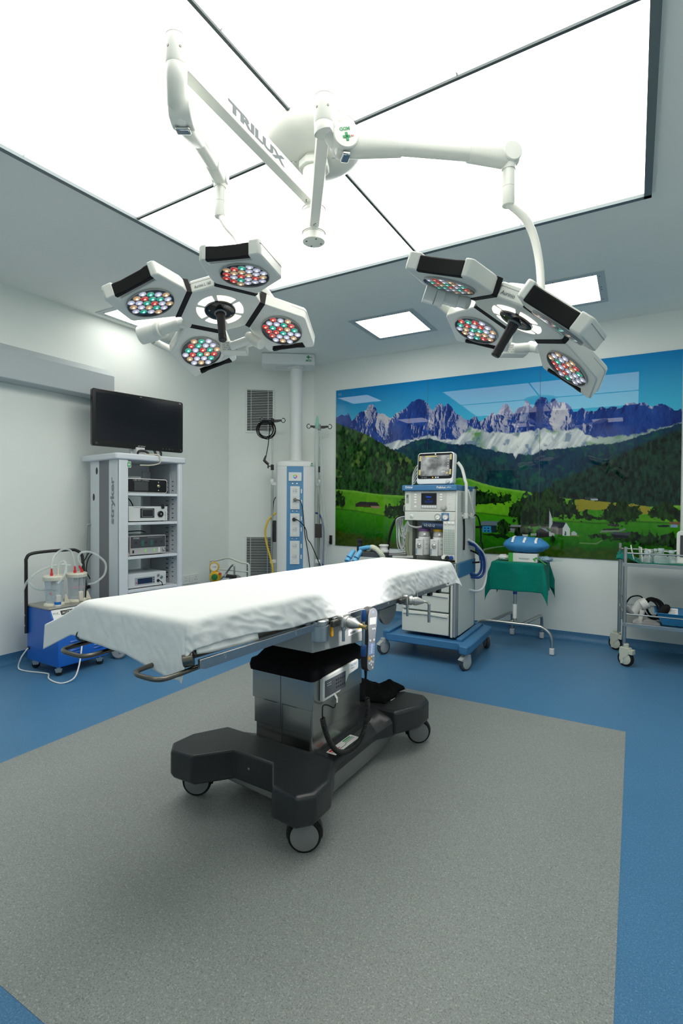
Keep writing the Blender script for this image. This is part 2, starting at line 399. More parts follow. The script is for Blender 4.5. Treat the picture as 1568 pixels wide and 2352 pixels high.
    sc_ = mixc(sc_, srgb(104, 140, 116), np.clip((aa - .78) / .08, 0, .55))
    put(sm, sc_)
    # forests
    ft = line([(0, .203), (.054, .248), (.124, .3), (.175, .355), (.209, .393), (.233, .396), (.257, .372), (.304, .343), (.342, .344), (.38, .368), (.409, .384), (.466, .384), (.507, .413), (.548, .435), (.575, .446), (.594, .452), (.6, .478), (.607, .455), (.625, .455), (.65, .462), (.669, .44), (.729, .433), (.786, .425), (.841, .421), (.878, .413), (.92, .384), (.96, .362), (1., .34)])
    tree = fbm(U * 1.0, V * .42, 95, 3, 81, .6)
    serr = .012 * (tree - .5) + .012 * (n_fine - .5)
    fm = np.clip((bb - ft + serr) / .004, 0, 1)
    fc = mixc(srgb(6, 34, 46), srgb(18, 66, 66), tree * 2.2 - .6 + .5 * (n_mid - .5))
    fc = mixc(fc, srgb(10, 50, 92), np.clip(.75 - (bb - ft) / .12, 0, .6) * (.5 + .5 * n_mid))
    fc = mixc(fc, srgb(8, 38, 84), .55 * np.exp(-((aa - .70) / .09) ** 2 - ((bb - .52) / .07) ** 2))
    fc = mixc(fc, srgb(26, 86, 66), np.clip((fbm(U, V, 30, 3, 84) - .62) * 5, 0, .5))
    put(fm, fc)
    rl = line([(0, 2), (.66, 2), (.70, .60), (.76, .56), (.86, .47), (.93, .405), (1., .355)])   # nearer hill on the right
    rm = np.clip((bb - rl + serr + .03 * (n_big - .5)) / .02, 0, 1)
    put(rm, mixc(srgb(4, 20, 20), srgb(26, 60, 46), tree * 2.2 - .65 + .6 * (n_mid - .5)))
    le = line([(0, .203), (.054, .248), (.124, .3), (.175, .355), (.209, .393), (.245, .424), (.281, .461), (.312, .518), (.366, .574), (.41, .602), (.439, .629), (.45, 2), (1, 2)])
    lm = np.clip((bb - le + serr) / .004, 0, 1)
    lcx = mixc(srgb(6, 26, 10), srgb(40, 84, 34), tree * 2.4 - .75 + .7 * (n_big - .5))
    lcx = mixc(lcx, srgb(98, 124, 60), np.clip((fbm(U, V * .8, 24, 3, 91) - .64) * 7, 0, .75) * (bb < .56))
    put(lm, lcx)
    # meadows
    mt_ = line([(0, .635), (.065, .643), (.168, .669), (.258, .678), (.351, .627), (.41, .582), (.439, .577), (.467, .584), (.508, .611), (.549, .631), (.627, .655), (.701, .682), (.759, .7), (.816, .710), (.87, .717), (.932, .733), (1., .726)])
    mm = np.clip((bb - mt_ + .004 * (n_fine - .5)) / .004, 0, 1)
    mc = mixc(srgb(44, 122, 12), srgb(104, 168, 28), n_big * 1.4 - .2 + .5 * (n_fine - .5))
    mc = mixc(mc, srgb(120, 176, 60), np.clip(1 - (bb - mt_) / .018, 0, .8))
    put(mm, mc)
    put(poly([(.758, .699), (.814, .712), (.87, .72), (.932, .735), (.94, .765), (.9, .78), (.834, .755), (.759, .757)], .01), mixc(srgb(126, 124, 30), srgb(150, 138, 44), n_mid))
    lo = line([(0, .762), (.083, .775), (.177, .801), (.259, .826), (.352, .816), (.454, .773), (.509, .778), (.589, .794), (.64, .829), (.731, .813), (.817, .821), (.886, .807), (1., .812)])
    l2 = np.clip((bb - lo + .01 * (n_mid - .5)) / .004, 0, 1)
    g2 = mixc(srgb(14, 84, 6), srgb(58, 140, 14), (lo + .17 - bb) / .2 + .5 * (n_big - .5) + .4 * (n_fine - .5))
    put(l2, g2)
    put(np.exp(-((bb - lo) / .004) ** 2) * .7, srgb(20, 62, 8))
    b3 = line([(0, .89), (.15, .93), (.26, .95), (.469, .975), (.577, .965), (.702, .94), (.871, .935), (1., .95)])
    put(np.clip((bb - b3 + .03 * (n_mid - .5)) / .03, 0, 1) * np.clip(1.1 - aa * .6, .2, .85), mixc(srgb(24, 44, 8), srgb(66, 78, 18), n_fine * 1.3 + .6 * (n_mid - .5)))
    dk = mixc(srgb(3, 16, 4), srgb(30, 66, 20), tree * 2.4 - .8 + .5 * (n_mid - .5))
    def trees(pts, jit=.03, seed=5): put(poly(pts, jit, 60, seed), dk)
    trees([(.457, .655), (.479, .64), (.509, .648), (.532, .668), (.56, .676), (.584, .684), (.586, .713), (.564, .717), (.457, .728)])
    put(poly([(.455, .721), (.57, .712), (.57, .72), (.455, .731)], .004), srgb(6, 26, 6))
    trees([(.585, .785), (.585, .746), (.609, .711), (.634, .668), (.663, .676), (.673, .657), (.701, .639), (.709, .676), (.739, .71), (.757, .743), (.768, .758), (.77, .794), (.702, .797), (.693, .853), (.615, .848), (.593, .8)], .035, 6)
    trees([(0, .665), (.015, .65), (.038, .709), (.029, .746), (0, .747)]); trees([(.19, .786), (.198, .73), (.219, .758), (.247, .708), (.265, .708), (.265, .826), (.19, .801)])
    trees([(.818, .789), (.834, .747), (.845, .723), (.868, .709), (.895, .722), (.912, .742), (.909, .792), (.9, .806), (.875, .814), (.866, .828), (.835, .809)], .03, 8)
    trees([(.929, .765), (.93, .752), (.951, .731), (.973, .702), (.984, .731), (1.006, .756), (1.006, .808), (.982, .802), (.937, .785)], .02, 9)
    trees([(.794, .877), (.81, .865), (.835, .874), (.853, .89), (.885, .881), (.896, .853), (.922, .878), (.934, .864), (.953, .886), (.982, .858), (1.0, .879), (1.007, .93), (.997, .935), (.923, .918), (.843, .901), (.797, .89)], .025, 10)
    trees([(.759, .748), (.769, .776), (.784, .751), (.798, .782), (.823, .802), (.815, .809), (.759, .801)], .02)
    def spruce(x, y, h, w): put(poly([(x, y - h), (x + w, y), (x - w, y)], .012, 90, int(x * 999)), dk)
    for i in range(16): spruce(.46 + i * .0083, .722 - .0005 * i, .045 + .05 * rs.rand() * (1 - i / 22), .006)
    for i in range(30): spruce(.59 + .17 * rs.rand(), .80 - .05 * rs.rand(), .05 + .06 * rs.rand(), .007)
    for i in range(12): spruce(.83 + i * .0068, .79, .05 + .03 * rs.rand(), .004)
    for i in range(8): spruce(.005 + i * .004, .74, .06 + .03 * rs.rand(), .005)
    for i in range(9): spruce(.192 + i * .0085, .80, .05 + .04 * rs.rand(), .006)
    for i in range(6): spruce(.90 + i * .017, .90, .03 + .03 * rs.rand(), .007)
    # village
    def P(pts, *c): put(poly(pts), srgb(*c))
    P([(.078, .731), (.096, .716), (.16, .72), (.169, .744), (.139, .752), (.078, .748)], 46, 44, 44); P([(.135, .742), (.17, .742), (.172, .756), (.14, .758)], 148, 120, 96); P([(.09, .735), (.13, .735), (.13, .748), (.09, .748)], 70, 48, 40)
    P([(.45, .86), (.507, .846), (.508, .862), (.45, .862)], 28, 20, 18)
    put(poly([(.502, .893), (.555, .889), (.594, .906), (.594, .918), (.549, .91)], .01), srgb(8, 36, 6))
    P([(.501, .844), (.507, .82), (.556, .82), (.55, .844)], 92, 108, 116); P([(.507, .845), (.55, .845), (.55, .884), (.508, .884)], 22, 40, 50); P([(.507, .85), (.533, .849), (.534, .883), (.508, .884)], 42, 126, 170)
    for x in (.513, .523): P([(x, .857), (x + .004, .857), (x + .004, .864), (x, .864)], 8, 30, 50); P([(x, .872), (x + .005, .872), (x + .005, .88), (x, .88)], 8, 24, 40)
    P([(.585, .838), (.623, .837), (.623, .848), (.585, .85)], 120, 128, 126); P([(.585, .85), (.623, .849), (.622, .87), (.586, .872)], 34, 34, 30); P([(.578, .876), (.583, .856), (.602, .857), (.598, .879)], 110, 120, 122)
    trees([(.548, .886), (.55, .826), (.565, .806), (.585, .832), (.589, .868), (.577, .89)], .015, 4); trees([(.598, .906), (.606, .855), (.625, .842), (.653, .856), (.651, .883), (.626, .912), (.6, .918)], .015, 3)
    P([(.659, .864), (.672, .852), (.693, .858), (.694, .899), (.659, .902)], 40, 36, 34); P([(.672, .852), (.685, .852), (.694, .868), (.688, .87)], 120, 132, 140); P([(.645, .882), (.66, .88), (.66, .892), (.645, .894)], 150, 156, 150)
    P([(.693, .869), (.708, .868), (.708, .891), (.694, .892)], 176, 180, 176); P([(.622, .889), (.638, .888), (.634, .911), (.623, .912)], 178, 184, 178); P([(.634, .911), (.655, .9), (.645, .915)], 128, 134, 126)
    P([(.693, .752), (.7015, .803), (.702, .835), (.698, .852), (.694, .852)], 170, 178, 184); P([(.697, .848), (.705, .817), (.737, .82), (.729, .848)], 22, 26, 44); P([(.697, .85), (.729, .848), (.729, .886), (.697, .873)], 96, 92, 90)
    P([(.729, .848), (.737, .82), (.747, .851), (.747, .888), (.729, .888)], 190, 200, 198); P([(.733, .886), (.735, .862), (.738, .87), (.738, .886)], 40, 70, 50); P([(.751, .869), (.757, .862), (.764, .872), (.764, .885), (.751, .886)], 168, 178, 180); P([(.747, .884), (.77, .884), (.77, .888), (.747, .888)], 130, 120, 90)
    P([(.487, 1.), (.5, 1.), (.52, .98), (.545, .967), (.58, .956), (.58, .951), (.545, .962), (.513, .975)], 112, 134, 108)
    trees([(.697, .926), (.697, .899), (.703, .884), (.71, .906), (.706, .929)], .006, 2); P([(.7015, .925), (.7035, .925), (.7035, .95), (.7015, .95)], 40, 50, 30)
    P([(.845, .873), (.85, .863), (.894, .863), (.888, .877)], 60, 64, 74); P([(.847, .873), (.888, .877), (.887, .891), (.853, .89)], 24, 26, 34); P([(.828, .847), (.866, .841), (.866, .851), (.827, .854)], 40, 40, 42); P([(.825, .855), (.866, .852), (.878, .84), (.882, .846), (.87, .858), (.82, .866)], 118, 128, 116)
    P([(.838, .822), (.866, .822), (.866, .834), (.84, .832)], 52, 44, 54)
    P([(.976, .816), (.98, .806), (1., .806), (.998, .818)], 128, 76, 60); P([(.98, .819), (.995, .818), (.995, .831), (.98, .832)], 120, 150, 186); P([(.95, .823), (.976, .82), (.978, .83), (.955, .832)], 20, 30, 36)
    P([(.797, .695), (.814, .697), (.814, .706), (.797, .704)], 150, 164, 168); P([(.783, .69), (.812, .69), (.812, .697), (.783, .698)], 52, 60, 66)
    P([(.772, .92), (.811, .921), (.827, .902), (.829, .904), (.812, .926), (.772, .926)], 112, 140, 92)
    img[:] = np.clip(img * MURAL_GAIN, 0, .95)
    # mesh
    xs = X0 + aa * (X1 - X0); zs = Z1 - bb * (Z1 - Z0); ys = np.full(aa.shape, YB - .012)
    co_ = np.stack([xs, ys, zs], -1).reshape(-1, 3)
    nx = W + 1
    i = np.arange(H * nx).reshape(H, nx)[:, :W].ravel()
    fa = np.stack([i, i + nx, i + nx + 1, i + 1], -1)
    root = thing('wall_mural', 'wide glossy glass mural of blue mountains, dark forest and green meadows', 'wall picture', ((X0 + X1) / 2, YB, Z0))
    me = bpy.data.meshes.new('landscape_print'); k = len(fa)
    me.vertices.add(len(co_)); me.vertices.foreach_set('co', (co_ - np.array([(X0 + X1) / 2, YB, Z0])).astype('f').ravel())
    me.loops.add(k * 4); me.loops.foreach_set('vertex_index', fa.astype('i').ravel())
    me.polygons.add(k); me.polygons.foreach_set('loop_start', np.arange(0, k * 4, 4, dtype='i')); me.update(calc_edges=True)
    ca = me.color_attributes.new('print', 'FLOAT_COLOR', 'POINT')
    ca.data.foreach_set('color', np.concatenate([img, np.ones(aa.shape + (1,))], -1).astype('f').ravel())
    m = bpy.data.materials.new('printed_glass'); m.use_nodes = True; N = m.node_tree.nodes; L = m.node_tree.links
    b = N['Principled BSDF']; at = N.new('ShaderNodeAttribute'); at.attribute_name = 'print'; L.new(at.outputs['Color'], b.inputs['Base Color'])
    b.inputs['Roughness'].default_value = .012; b.inputs['Specular IOR Level'].default_value = .34
    me.materials.append(m)
    o = bpy.data.objects.new('landscape_print', me); COL.objects.link(o); o.parent = root
    b = B(); b.box(X0, X1, YB - .0115, YB, Z0, Z1); b.out('backing', M('mural_backing', (.03, .05, .06), .5), root, world=True, smooth=False)
    for sx in (-2.0, -.83): b = B(); b.box(sx - .0016, sx + .0016, YB - .0128, YB - .011, Z0, Z1); b.out('panel_joint', M('joint_line', (.02, .06, .09), .4), root, world=True, smooth=False)
    text('maker_mark', '4.2', M('faint_mark', (.35, .5, .6), .5), root, frame((X0 + .05, YB - .0128, Z1 - .05), (1, 0, 0), (0, 0, 1)), w=.045, world=True)
MURAL_GAIN = 1.08
make_mural()
# ------------------------------------------------------------------ ceiling mount and the two surgical lights
EYE = Vector((0, 0, 1.30))
def at(x, y, d):
    """point at depth d (metres along the lens axis) on the sight line of a photo pixel - used only to read off positions"""
    return EYE + (fw + r2 * ((x - 784) / f_px) - u2 * ((y - 1176) / f_px)) * d
HX, HY = -1.345, 2.07
mt = thing('surgical_light_mount', 'white round ceiling canopy with thick hub column for the surgical lights', 'lamp mount', (HX, HY, ZC))
b = B(); b.lathe([(.236, 0), (.236, -.012), (.233, -.014), (.233, -.017), (.236, -.019), (.236, -.03), (.231, -.046), (.215, -.064), (.19, -.077), (.15, -.086), (.10, -.092), (.07, -.094)][::-1], n=64)
b.out('canopy', LAMPW, mt, ang=30)
for a in (200, 20):
    b = B(); b.tube([(r * cos(rad(a + k)), r * sin(rad(a + k)), z) for r, z, k in ((.234, -.034, 14), (.20, -.074, 9), (.15, -.087, 4), (.085, -.0942, 0))], .0012, 5); b.out('canopy_seam', M('seam_shadow_grey', (.30, .31, .29), .6), mt)
for a in (212, 208, 203, 32, 25):
    b = B(); r = {212: .222, 208: .17, 203: .10, 32: .222, 25: .15}[a]; z = {212: -.062, 208: -.084, 203: -.094, 32: -.062, 25: -.089}[a]
    b.lathe([(.006, 0), (.005, -.003), (0, -.004)][::-1], (r * cos(rad(a)), r * sin(rad(a)), z), n=10); b.out('screw_cap', LAMPW, mt)
b = B(); b.lathe([(.074, 0), (.074, .03), (.062, .04), (.062, .05)], (0, 0, -.142), n=8); b.out('collar', LAMPW, mt, bev=.003)
b = B(); z0 = 2.543 - ZC
b.lathe([(.050, 0), (.0525, .002), (.0525, .034), (.051, .0345), (.051, .036), (.053, .0365), (.053, .138), (.0515, .1385), (.0515, .140), (.0535, .1405), (.0535, .247), (.052, .2475), (.052, .249), (.054, .2495), (.054, .38)], (0, 0, z0), n=40)
b.out('hub_column', LAMPW, mt, ang=30)
for a in (50, 140, 230, 320):
    b = B(); b.cyl((.036 * cos(rad(a)), .036 * sin(rad(a)), z0 - .0012), (.036 * cos(rad(a)), .036 * sin(rad(a)), z0 + .002), .0045, n=10); b.out('screw', DKMETAL, mt)

def led_mat(nm, c, core):
    r = []
    for k, (st_, cc) in enumerate(((.30, [.35 + .5 * v for v in c]), (.80, c), (3.2, core))):
        m = M('led_%s_%s' % (nm, ('rim', 'glow', 'core')[k]), [.3 * v for v in cc], .12, noise=0, emit=cc, estr=st_, coat=.6); m.cycles.emission_sampling = 'NONE'; r.append(m)
    return r
LEDM = {'w': led_mat('white', (.55, .58, .78), (.95, .97, 1)), 'a': led_mat('amber', (.62, .36, .16), (1, .80, .50)), 'g': led_mat('green', (.0, .42, .28), (.25, 1., .80)), 'r': led_mat('red', (.62, .02, .02), (1, .25, .18))}
LEDMESH = {}
def led(kind, parent, m):
    if kind not in LEDMESH:
        b = B(); n = 14
        pr = [(.0136, 0), (.0134, -.0012), (.0118, -.0020), (.0044, -.0042), (.0, -.0046)]
        for (r0, h0), (r1, h1), mi in zip(pr, pr[1:], (0, 0, 1, 2)):
            b.cur = mi; b.add([(r * cos(2 * pi * i / n), r * sin(2 * pi * i / n), h) for r, h in ((r0, h0), (r1, h1)) for i in range(n)], [(i, (i + 1) % n, n + (i + 1) % n, n + i) for i in range(n)])
        o = b.out('led', LEDM[kind], parent, ang=60); LEDMESH[kind] = o.data
    else:
        o = bpy.data.objects.new('led', LEDMESH[kind]); COL.objects.link(o); o.parent = parent; WM[o.name] = WM[parent.name]
    o.matrix_local = m
    return o
DISH = M('lens_dish_metal', (.20, .20, .21), .18, .9, noise=.1)
PANE = glass('clear_lens_cover', (1, 1, 1), .02, .02, 0.)
RINGL = M('ring_light_glow', (.9, .9, .88), .3, noise=0, emit=(1, .97, .90), estr=1.5); RINGL.cycles.emission_sampling = 'NONE'
RINGW = M('ring_light_warm', (.9, .85, .7), .3, noise=0, emit=(1, .90, .72), estr=1.1); RINGW.cycles.emission_sampling = 'NONE'
PATT = ['argw', 'wgawa'[:5], 'awrgww', 'wgwra', 'argw']
def petal(head, k, MH):
    sg = 1 if k % 2 == 0 else -1
    mp = MH @ Matrix.Rotation(k * pi / 2, 4, 'Z') @ Matrix.Translation((.135, 0, 0)) @ Matrix.Rotation(.25, 4, 'Y')
    def fl(p): return [(x, y * sg) for x, y in p][::sg]
    body = [(.006, -.095), (.165, -.120), (.178, -.114), (.284, .008), (.284, .018), (.257, .041), (.233, .019), (.136, .125), (.160, .147), (.145, .160), (.134, .160), (.03, .088), (.006, .062)]
    b = B(); b.prism(fl(body), 0, .052, mp); pt = b.out('petal', LAMPW, head, bev=.009, world=True, seg=3)
    b = B(); b.prism(fl([(.012, -.095), (.165, -.1205), (.179, -.1145), (.2845, .008), (.285, .012), (.012, .07)]), .0365, .038, mp)
    b.out('housing_seam', M('seam_shadow_grey', (.30, .31, .29)), pt, world=True)
    a, c = Vector((.257, .041)), Vector((.160, .147)); n = Vector((.737, .676)); t = (c - a).normalized()
    gp = [a - n * .018 - t * .004, a - n * .001 - t * .004, a - n * .001 + t * .012, a - n * .005 + t * .03, c - n * .005 - t * .03, c - n * .001 - t * .012, c - n * .001 + t * .004, c - n * .018 + t * .004]
    b = B(); b.prism(fl([tuple(p) for p in gp]), -.001, .045, mp); b.out('grip', SOFTBLK, pt, bev=.004, world=True)
    b = B(); b.prism(fl([(-.012, -.096), (.012, -.098), (.012, .066), (-.012, .063)]), -.0025, .055, mp); b.out('hinge_band', SOFTBLK, pt, bev=.003, world=True)
    wc = Vector((.128, 0, 0))
    b = B(); b.lathe([(.083, -.0005), (.083, -.002), (0, -.0022)], wc, n=48, m=mp); b.out('reflector', DISH, pt, world=True)
    rnd = random.Random(k * 13 + len(bpy.data.objects)); ro = rnd.uniform(0, 1)
    iw = WM[head.name].inverted()
    for j, row in enumerate(PATT):
        for i, ch in enumerate(row):
            ch = rnd.choice('warg') if rnd.random() < .25 else ch
            x = (i - (len(row) - 1) / 2) * .0278; y = (j - 2) * .0262
            p = Matrix.Rotation(ro, 4, 'Z') @ Vector((x, y, 0))
            led(ch, pt, iw @ mp @ Matrix.Translation(wc + p + Vector((0, 0, -.002))))
    b = B(); b.lathe([(.0825, -.0062), (.078, -.0072), (0, -.0080)], wc, n=40, m=mp); b.out('lens_cover', PANE, pt, world=True)
    b = B(); b.lathe([(.0845, .0), (.0845, -.0066), (.0826, -.0066), (.0826, .0)], wc, n=48, m=mp); b.out('lens_rim', M('lens_rim_grey', (.42, .42, .40), .35), pt, world=True)
def rodr(wv):
    w = Vector(wv); return Matrix.Rotation(w.length, 4, w.normalized())
def oring(c, u, hw, hh, n=24, e=.75):
    s = Vector((-u.y, u.x, 0)).normalized(); v = s.cross(u) * -1
    if v.z < 0: v = -v
    o = []
    for i in range(n):
        t = 2 * pi * i / n; ct, st_ = cos(t), sin(t)
        o.append(tuple(c + s * hw * math.copysign(abs(ct) ** e, ct) + v * hh * math.copysign(abs(st_) ** e, st_)))
    return o
def surgical_light(label, K, zb, ztop, A, Bj, zpost, tube, HC, HW, bow, pivot, joint, aim, power, spread, lettering, disc_logo):
    root = thing('surgical_light', label, 'surgical lamp', (HX, HY, zb + .035), group='four-petal surgical lights')
    # horizontal extension arm
    d = Vector((K.x - HX, K.y - HY, 0)); L = d.length; u = d.normalized(); s = Vector((-u.y, u.x, 0))
    am = Matrix.Translation((HX, HY, zb)) @ frame((0, 0, 0), u, s)
    b = B(); b.box(.040, L - .012, -.0215, .0215, 0, .072, am); arm = b.out('extension_arm', LAMPW, root, bev=.003, world=True)
    for q_ in (.066, .076):
        b = B(); b.cyl((q_, .003 if q_ > .07 else -.003, -.001), (q_, .003 if q_ > .07 else -.003, .002), .0035, n=8, m=am); b.out('screw', DKMETAL, arm, world=True)
    b = B(); b.lathe([(.0565, 0), (.0565, .088)], (HX, HY, zb - .008), n=40); b.out('hub_sleeve', LAMPW, root, bev=.002, world=True)
    if lettering: text('lettering', lettering, DKGREY, arm, am @ frame((L * .53, .0217, .036), (-1, 0, 0), (0, 0, 1)), w=L * .42, h=.037, world=True, bold=.05, shear=0)
    # knuckle post
    kp = Vector((K.x, K.y, 0))
    b = B(); zk = zb - .004
    b.lathe([(.0345, zk), (.036, zk + .004), (.036, zk + .088), (.0352, zk + .0885), (.0352, zk + .09), (.036, zk + .0905), (.036, ztop - .010), (.0345, ztop - .003), (.031, ztop)], kp, n=32)
    kn = b.out('knuckle', LAMPW, root, world=True, ang=30)
    for a in (-75, -10):
        t = rad(a) + math.atan2(-K.y, -K.x) + .5
        b = B(); c = kp + Vector((cos(t), sin(t), 0)) * .0345 + Vector((0, 0, zk + .045)); b.cyl(c, c + Vector((cos(t), sin(t), 0)) * .003, .0038, n=8); b.out('screw', DKMETAL, kn, world=True)
    # elbow under the knuckle
    ux = (Bj - A); uh = Vector((ux.x, ux.y, 0)).normalized(); w = Vector((-uh.y, uh.x, 0)); ua = ux.normalized()
    kz = lambda z: Vector((K.x, K.y, z))
    sd = -1 if (w.dot(EYE - A) < 0) else 1; AE = A - w * sd * .020 + ua * .01
    pts = spline([kz(zk + .002), kz(zk - .025), kz(A.z + .055).lerp(AE, .12), kz(A.z + .02).lerp(AE, .45), AE], 8)
    b = B(); b.tube(pts, [.0345 - .002 * i / (len(pts) - 1) for i in range(len(pts))], 24); b.out('elbow', LAMPW, root, world=True, ang=50)
    # sprung arm
    LL = ux.length
    secs = [(-.035, .018, .028), (-.028, .028, .042), (0, .033, .052), (.05, .033, .050), (.33 * LL, .0285, .034), (.335 * LL, .0285, .033), (.3351 * LL, .025, .029), (.5 * LL, .025, .029), (.74 * LL, .025, .029), (.7401 * LL, .0285, .033), (.745 * LL, .0285, .034), (.97 * LL, .031, .046), (LL, .029, .046), (LL + .03, .024, .036), (LL + .038, .014, .024)]
    b = B(); b.loft([oring(A + ua * x, ua, hw, hh) for x, hw, hh in secs]); sa = b.out('spring_arm', LAMPW, root, world=True, ang=40)
    b = B(); b.cyl(A - w * .0365, A + w * .0365, .045, n=40); b.out('joint_disc', LAMPW, sa, bev=.004, world=True)
    b = B(); b.cyl(Bj - w * .033, Bj + w * .033, .037, n=36); b.out('joint_disc', LAMPW, sa, bev=.004, world=True)
    b = B(); b.box(-.014, .014, -.024, .024, -.006, .006, Matrix.Translation(A + ua * .005 - Vector((0, 0, .053))) @ frame((0, 0, 0), uh, w)); b.out('hinge_pin', CHROME, sa, bev=.004, world=True)
    if disc_logo:
        # logo sticker on the disc, upside down
        o_ = A + w * sd * .0372; vv = -Vector((0, 0, 1)) + uh * .25; uu = (vv.cross(w * sd))
        fr_ = frame(o_, uu, vv)
        text('maker_logo', 'MDD', GREEN, sa, fr_ @ Matrix.Translation((.002, -.018, 0)), w=.036, h=.011, world=True, bold=.02)
        b = B(); 
        for x0, x1, y0, y1 in ((-.005, .004, -.006, .022), (-.012, .014, .004, .012)): b.box(x0, x1, y0, y1, .0003, .0009, fr_)
        b.out('logo_cross', GREEN, sa, world=True, smooth=False)
        b = B(); [b.box(-.024 + i * .0035, -.0222 + i * .0035, .005, .010, .0003, .0009, fr_) for i in range(3)]; b.out('logo_dashes', RED, sa, world=True, smooth=False)
    # drop post
    b = B(); b.loft([oring(Bj + Vector((0, 0, -.01)), Vector((0, .001, 1)).normalized(), .028, .030), oring(Bj + Vector((0, 0, -.055)), Vector((0, .001, 1)).normalized(), .024, .024)])
    b.out('yoke_cup', LAMPW, root, world=True)
    b = B(); zt = Bj.z - .04; b.lathe([(.0215, 0), (.0225, .002), (.0225, (zt - zpost) * .45), (.0215, (zt - zpost) * .452), (.0215, (zt - zpost) * .462), (.0225, (zt - zpost) * .464), (.0225, zt - zpost)], (Bj.x, Bj.y, zpost), n=28); b.out('drop_post', LAMPW, root, world=True)
    b = B(); b.tube(spline([Vector((Bj.x, Bj.y, zpost + .01))] + tube, 8), .0142, 14); b.out('suspension_tube', LAMPW, root, world=True, ang=60)
    # gimbal behind the head
    b = B(); b.tube(spline(bow, 8), .0145, 14); b.out('gimbal_bow', LAMPW, root, world=True, ang=60)
    p0, p1, p2, p3 = pivot
    b = B(); b.cyl(p0, p1, .037, n=28); b.cyl(p1, p0.lerp(p2, .58), .0345, n=28); b.cyl(p0.lerp(p2, .55), p2, .024, n=20); b.tube(spline([p2 - (p2 - p0) * .2, p2, p3], 6), [.024] * 7 + [.02] * 6, 14); b.out('gimbal_pivot', LAMPW, root, bev=.003, world=True)
    j0, j1, j2 = joint
    b = B(); b.cyl(j0, j1, .018, n=20); b.cyl(j1 + (j2 - j1) * -.4, j2, .021, n=24); b.out('gimbal_joint', LAMPW, root, bev=.003, world=True)
    jm = frame(j0.lerp(j1, .1) + fw * .03, rt, (0, 0, 1))
    b = B(); b.rbox(-.055, .055, -.025, .022, -.03, .03, .008, jm); jb = b.out('gimbal_box', LAMPW, root, bev=.004, world=True)
    for k in range(4): text('rating_text', ('POWER SUPPLY', 'IP 42  24V', 'LED 160 VA', 'CE  SN 0918')[k], DKGREY, jb, jm @ Matrix.Translation((-.012, .012 - .009 * k, .0305)), w=.062, h=.005, world=True)
    # the head
    MH = Matrix.Translation(HC) @ rodr(HW)
    oc = [(.13, -.095), (.13, .06), (.06, .13), (-.095, .13), (-.13, .095), (-.13, -.06), (-.06, -.13), (.095, -.13)]
    b = B(); b.prism(oc, 0, .052, MH); hd = b.out('light_head', LAMPW, root, bev=.006, world=True, seg=3)
    b = B(); b.prism([(x * 1.004, y * 1.004) for x, y in oc], .0365, .038, MH); b.out('housing_seam', M('seam_shadow_grey', (.3, .31, .29)), hd, world=True)
    b = B(); b.lathe([(.10, .05), (.09, .075), (.06, .09), (0, .095)], m=MH, n=36); b.out('back_dome', LAMPW, hd, world=True)
    for i in range(6):
        a0, a1 = i * 60 + 4, i * 60 + 52; nn = 10; b = B(); P = []
        for r in (.060, .089):
            P += [(r * cos(rad(a0 + (a1 - a0) * j / nn)), r * sin(rad(a0 + (a1 - a0) * j / nn))) for j in (range(nn + 1) if r < .07 else range(nn, -1, -1))]
        b.prism(P, -.002, .001, MH); b.out('ring_light_segment', RINGW if i % 2 else RINGL, hd, bev=.0006, world=True)
    b = B(); b.lathe([(.058, 0), (.058, -.006), (.052, -.010), (.03, -.012), (0, -.012)], m=MH, n=40); b.out('centre_disc', M('glossy_black', (.01, .01, .011), .15), hd, world=True)
    for a in range(0, 360, 90):
        b = B(); b.cyl((.043 * cos(rad(a)), .043 * sin(rad(a)), -.0125), (.043 * cos(rad(a)), .043 * sin(rad(a)), -.008), .0035, n=10, m=MH); b.out('screw', CHROME, hd, world=True)
    b = B(); b.lathe([(.023, -.011), (.023, -.016), (.017, -.0165)], m=MH, n=28); b.out('handle_ring', GREY, hd, world=True)
    b = B(); b.lathe([(.018, -.012), (.0175, -.035), (.0155, -.045), (.0145, -.09), (.0155, -.112), (.0145, -.113), (.0145, -.115), (.0155, -.116), (.0155, -.128), (.013, -.132), (0, -.133)], m=MH, n=24); b.out('steering_handle', BLACK, hd, world=True, ang=30)
    text('lettering', 'Aurinio L 160' if lettering else 'Aurinio', DKGREY, hd, MH @ frame((.0955, .0955, .019), (-1, 1, 0), (0, 0, 1)) @ Matrix.Translation((0 if lettering else -.016, 0, 0)), w=.066 if lettering else .048, h=.0125, world=True, bold=.012)
    for k in range(4): petal(root, k, MH)
    la = bpy.data.lights.new('surgical_beam', 'SPOT'); la.energy = power; la.color = (1, .97, .93); la.spot_size = rad(spread); la.spot_blend = 1.; la.shadow_soft_size = .10
    lo = bpy.data.objects.new('surgical_beam', la); COL.objects.link(lo)
    n_ = (MH.to_3x3() @ Vector((0, 0, -1))); lp = HC + n_ * .15
    lm = Matrix.Translation(lp) @ (aim - lp).to_track_quat('-Z', 'Y').to_matrix().to_4x4()
    lo.parent = root; lo.matrix_local = WM[root.name].inverted() @ lm
    return root
K1 = at(405, 160, 1.655); A1 = at(420, 262, 1.72); J1 = at(505, 402, 2.24)
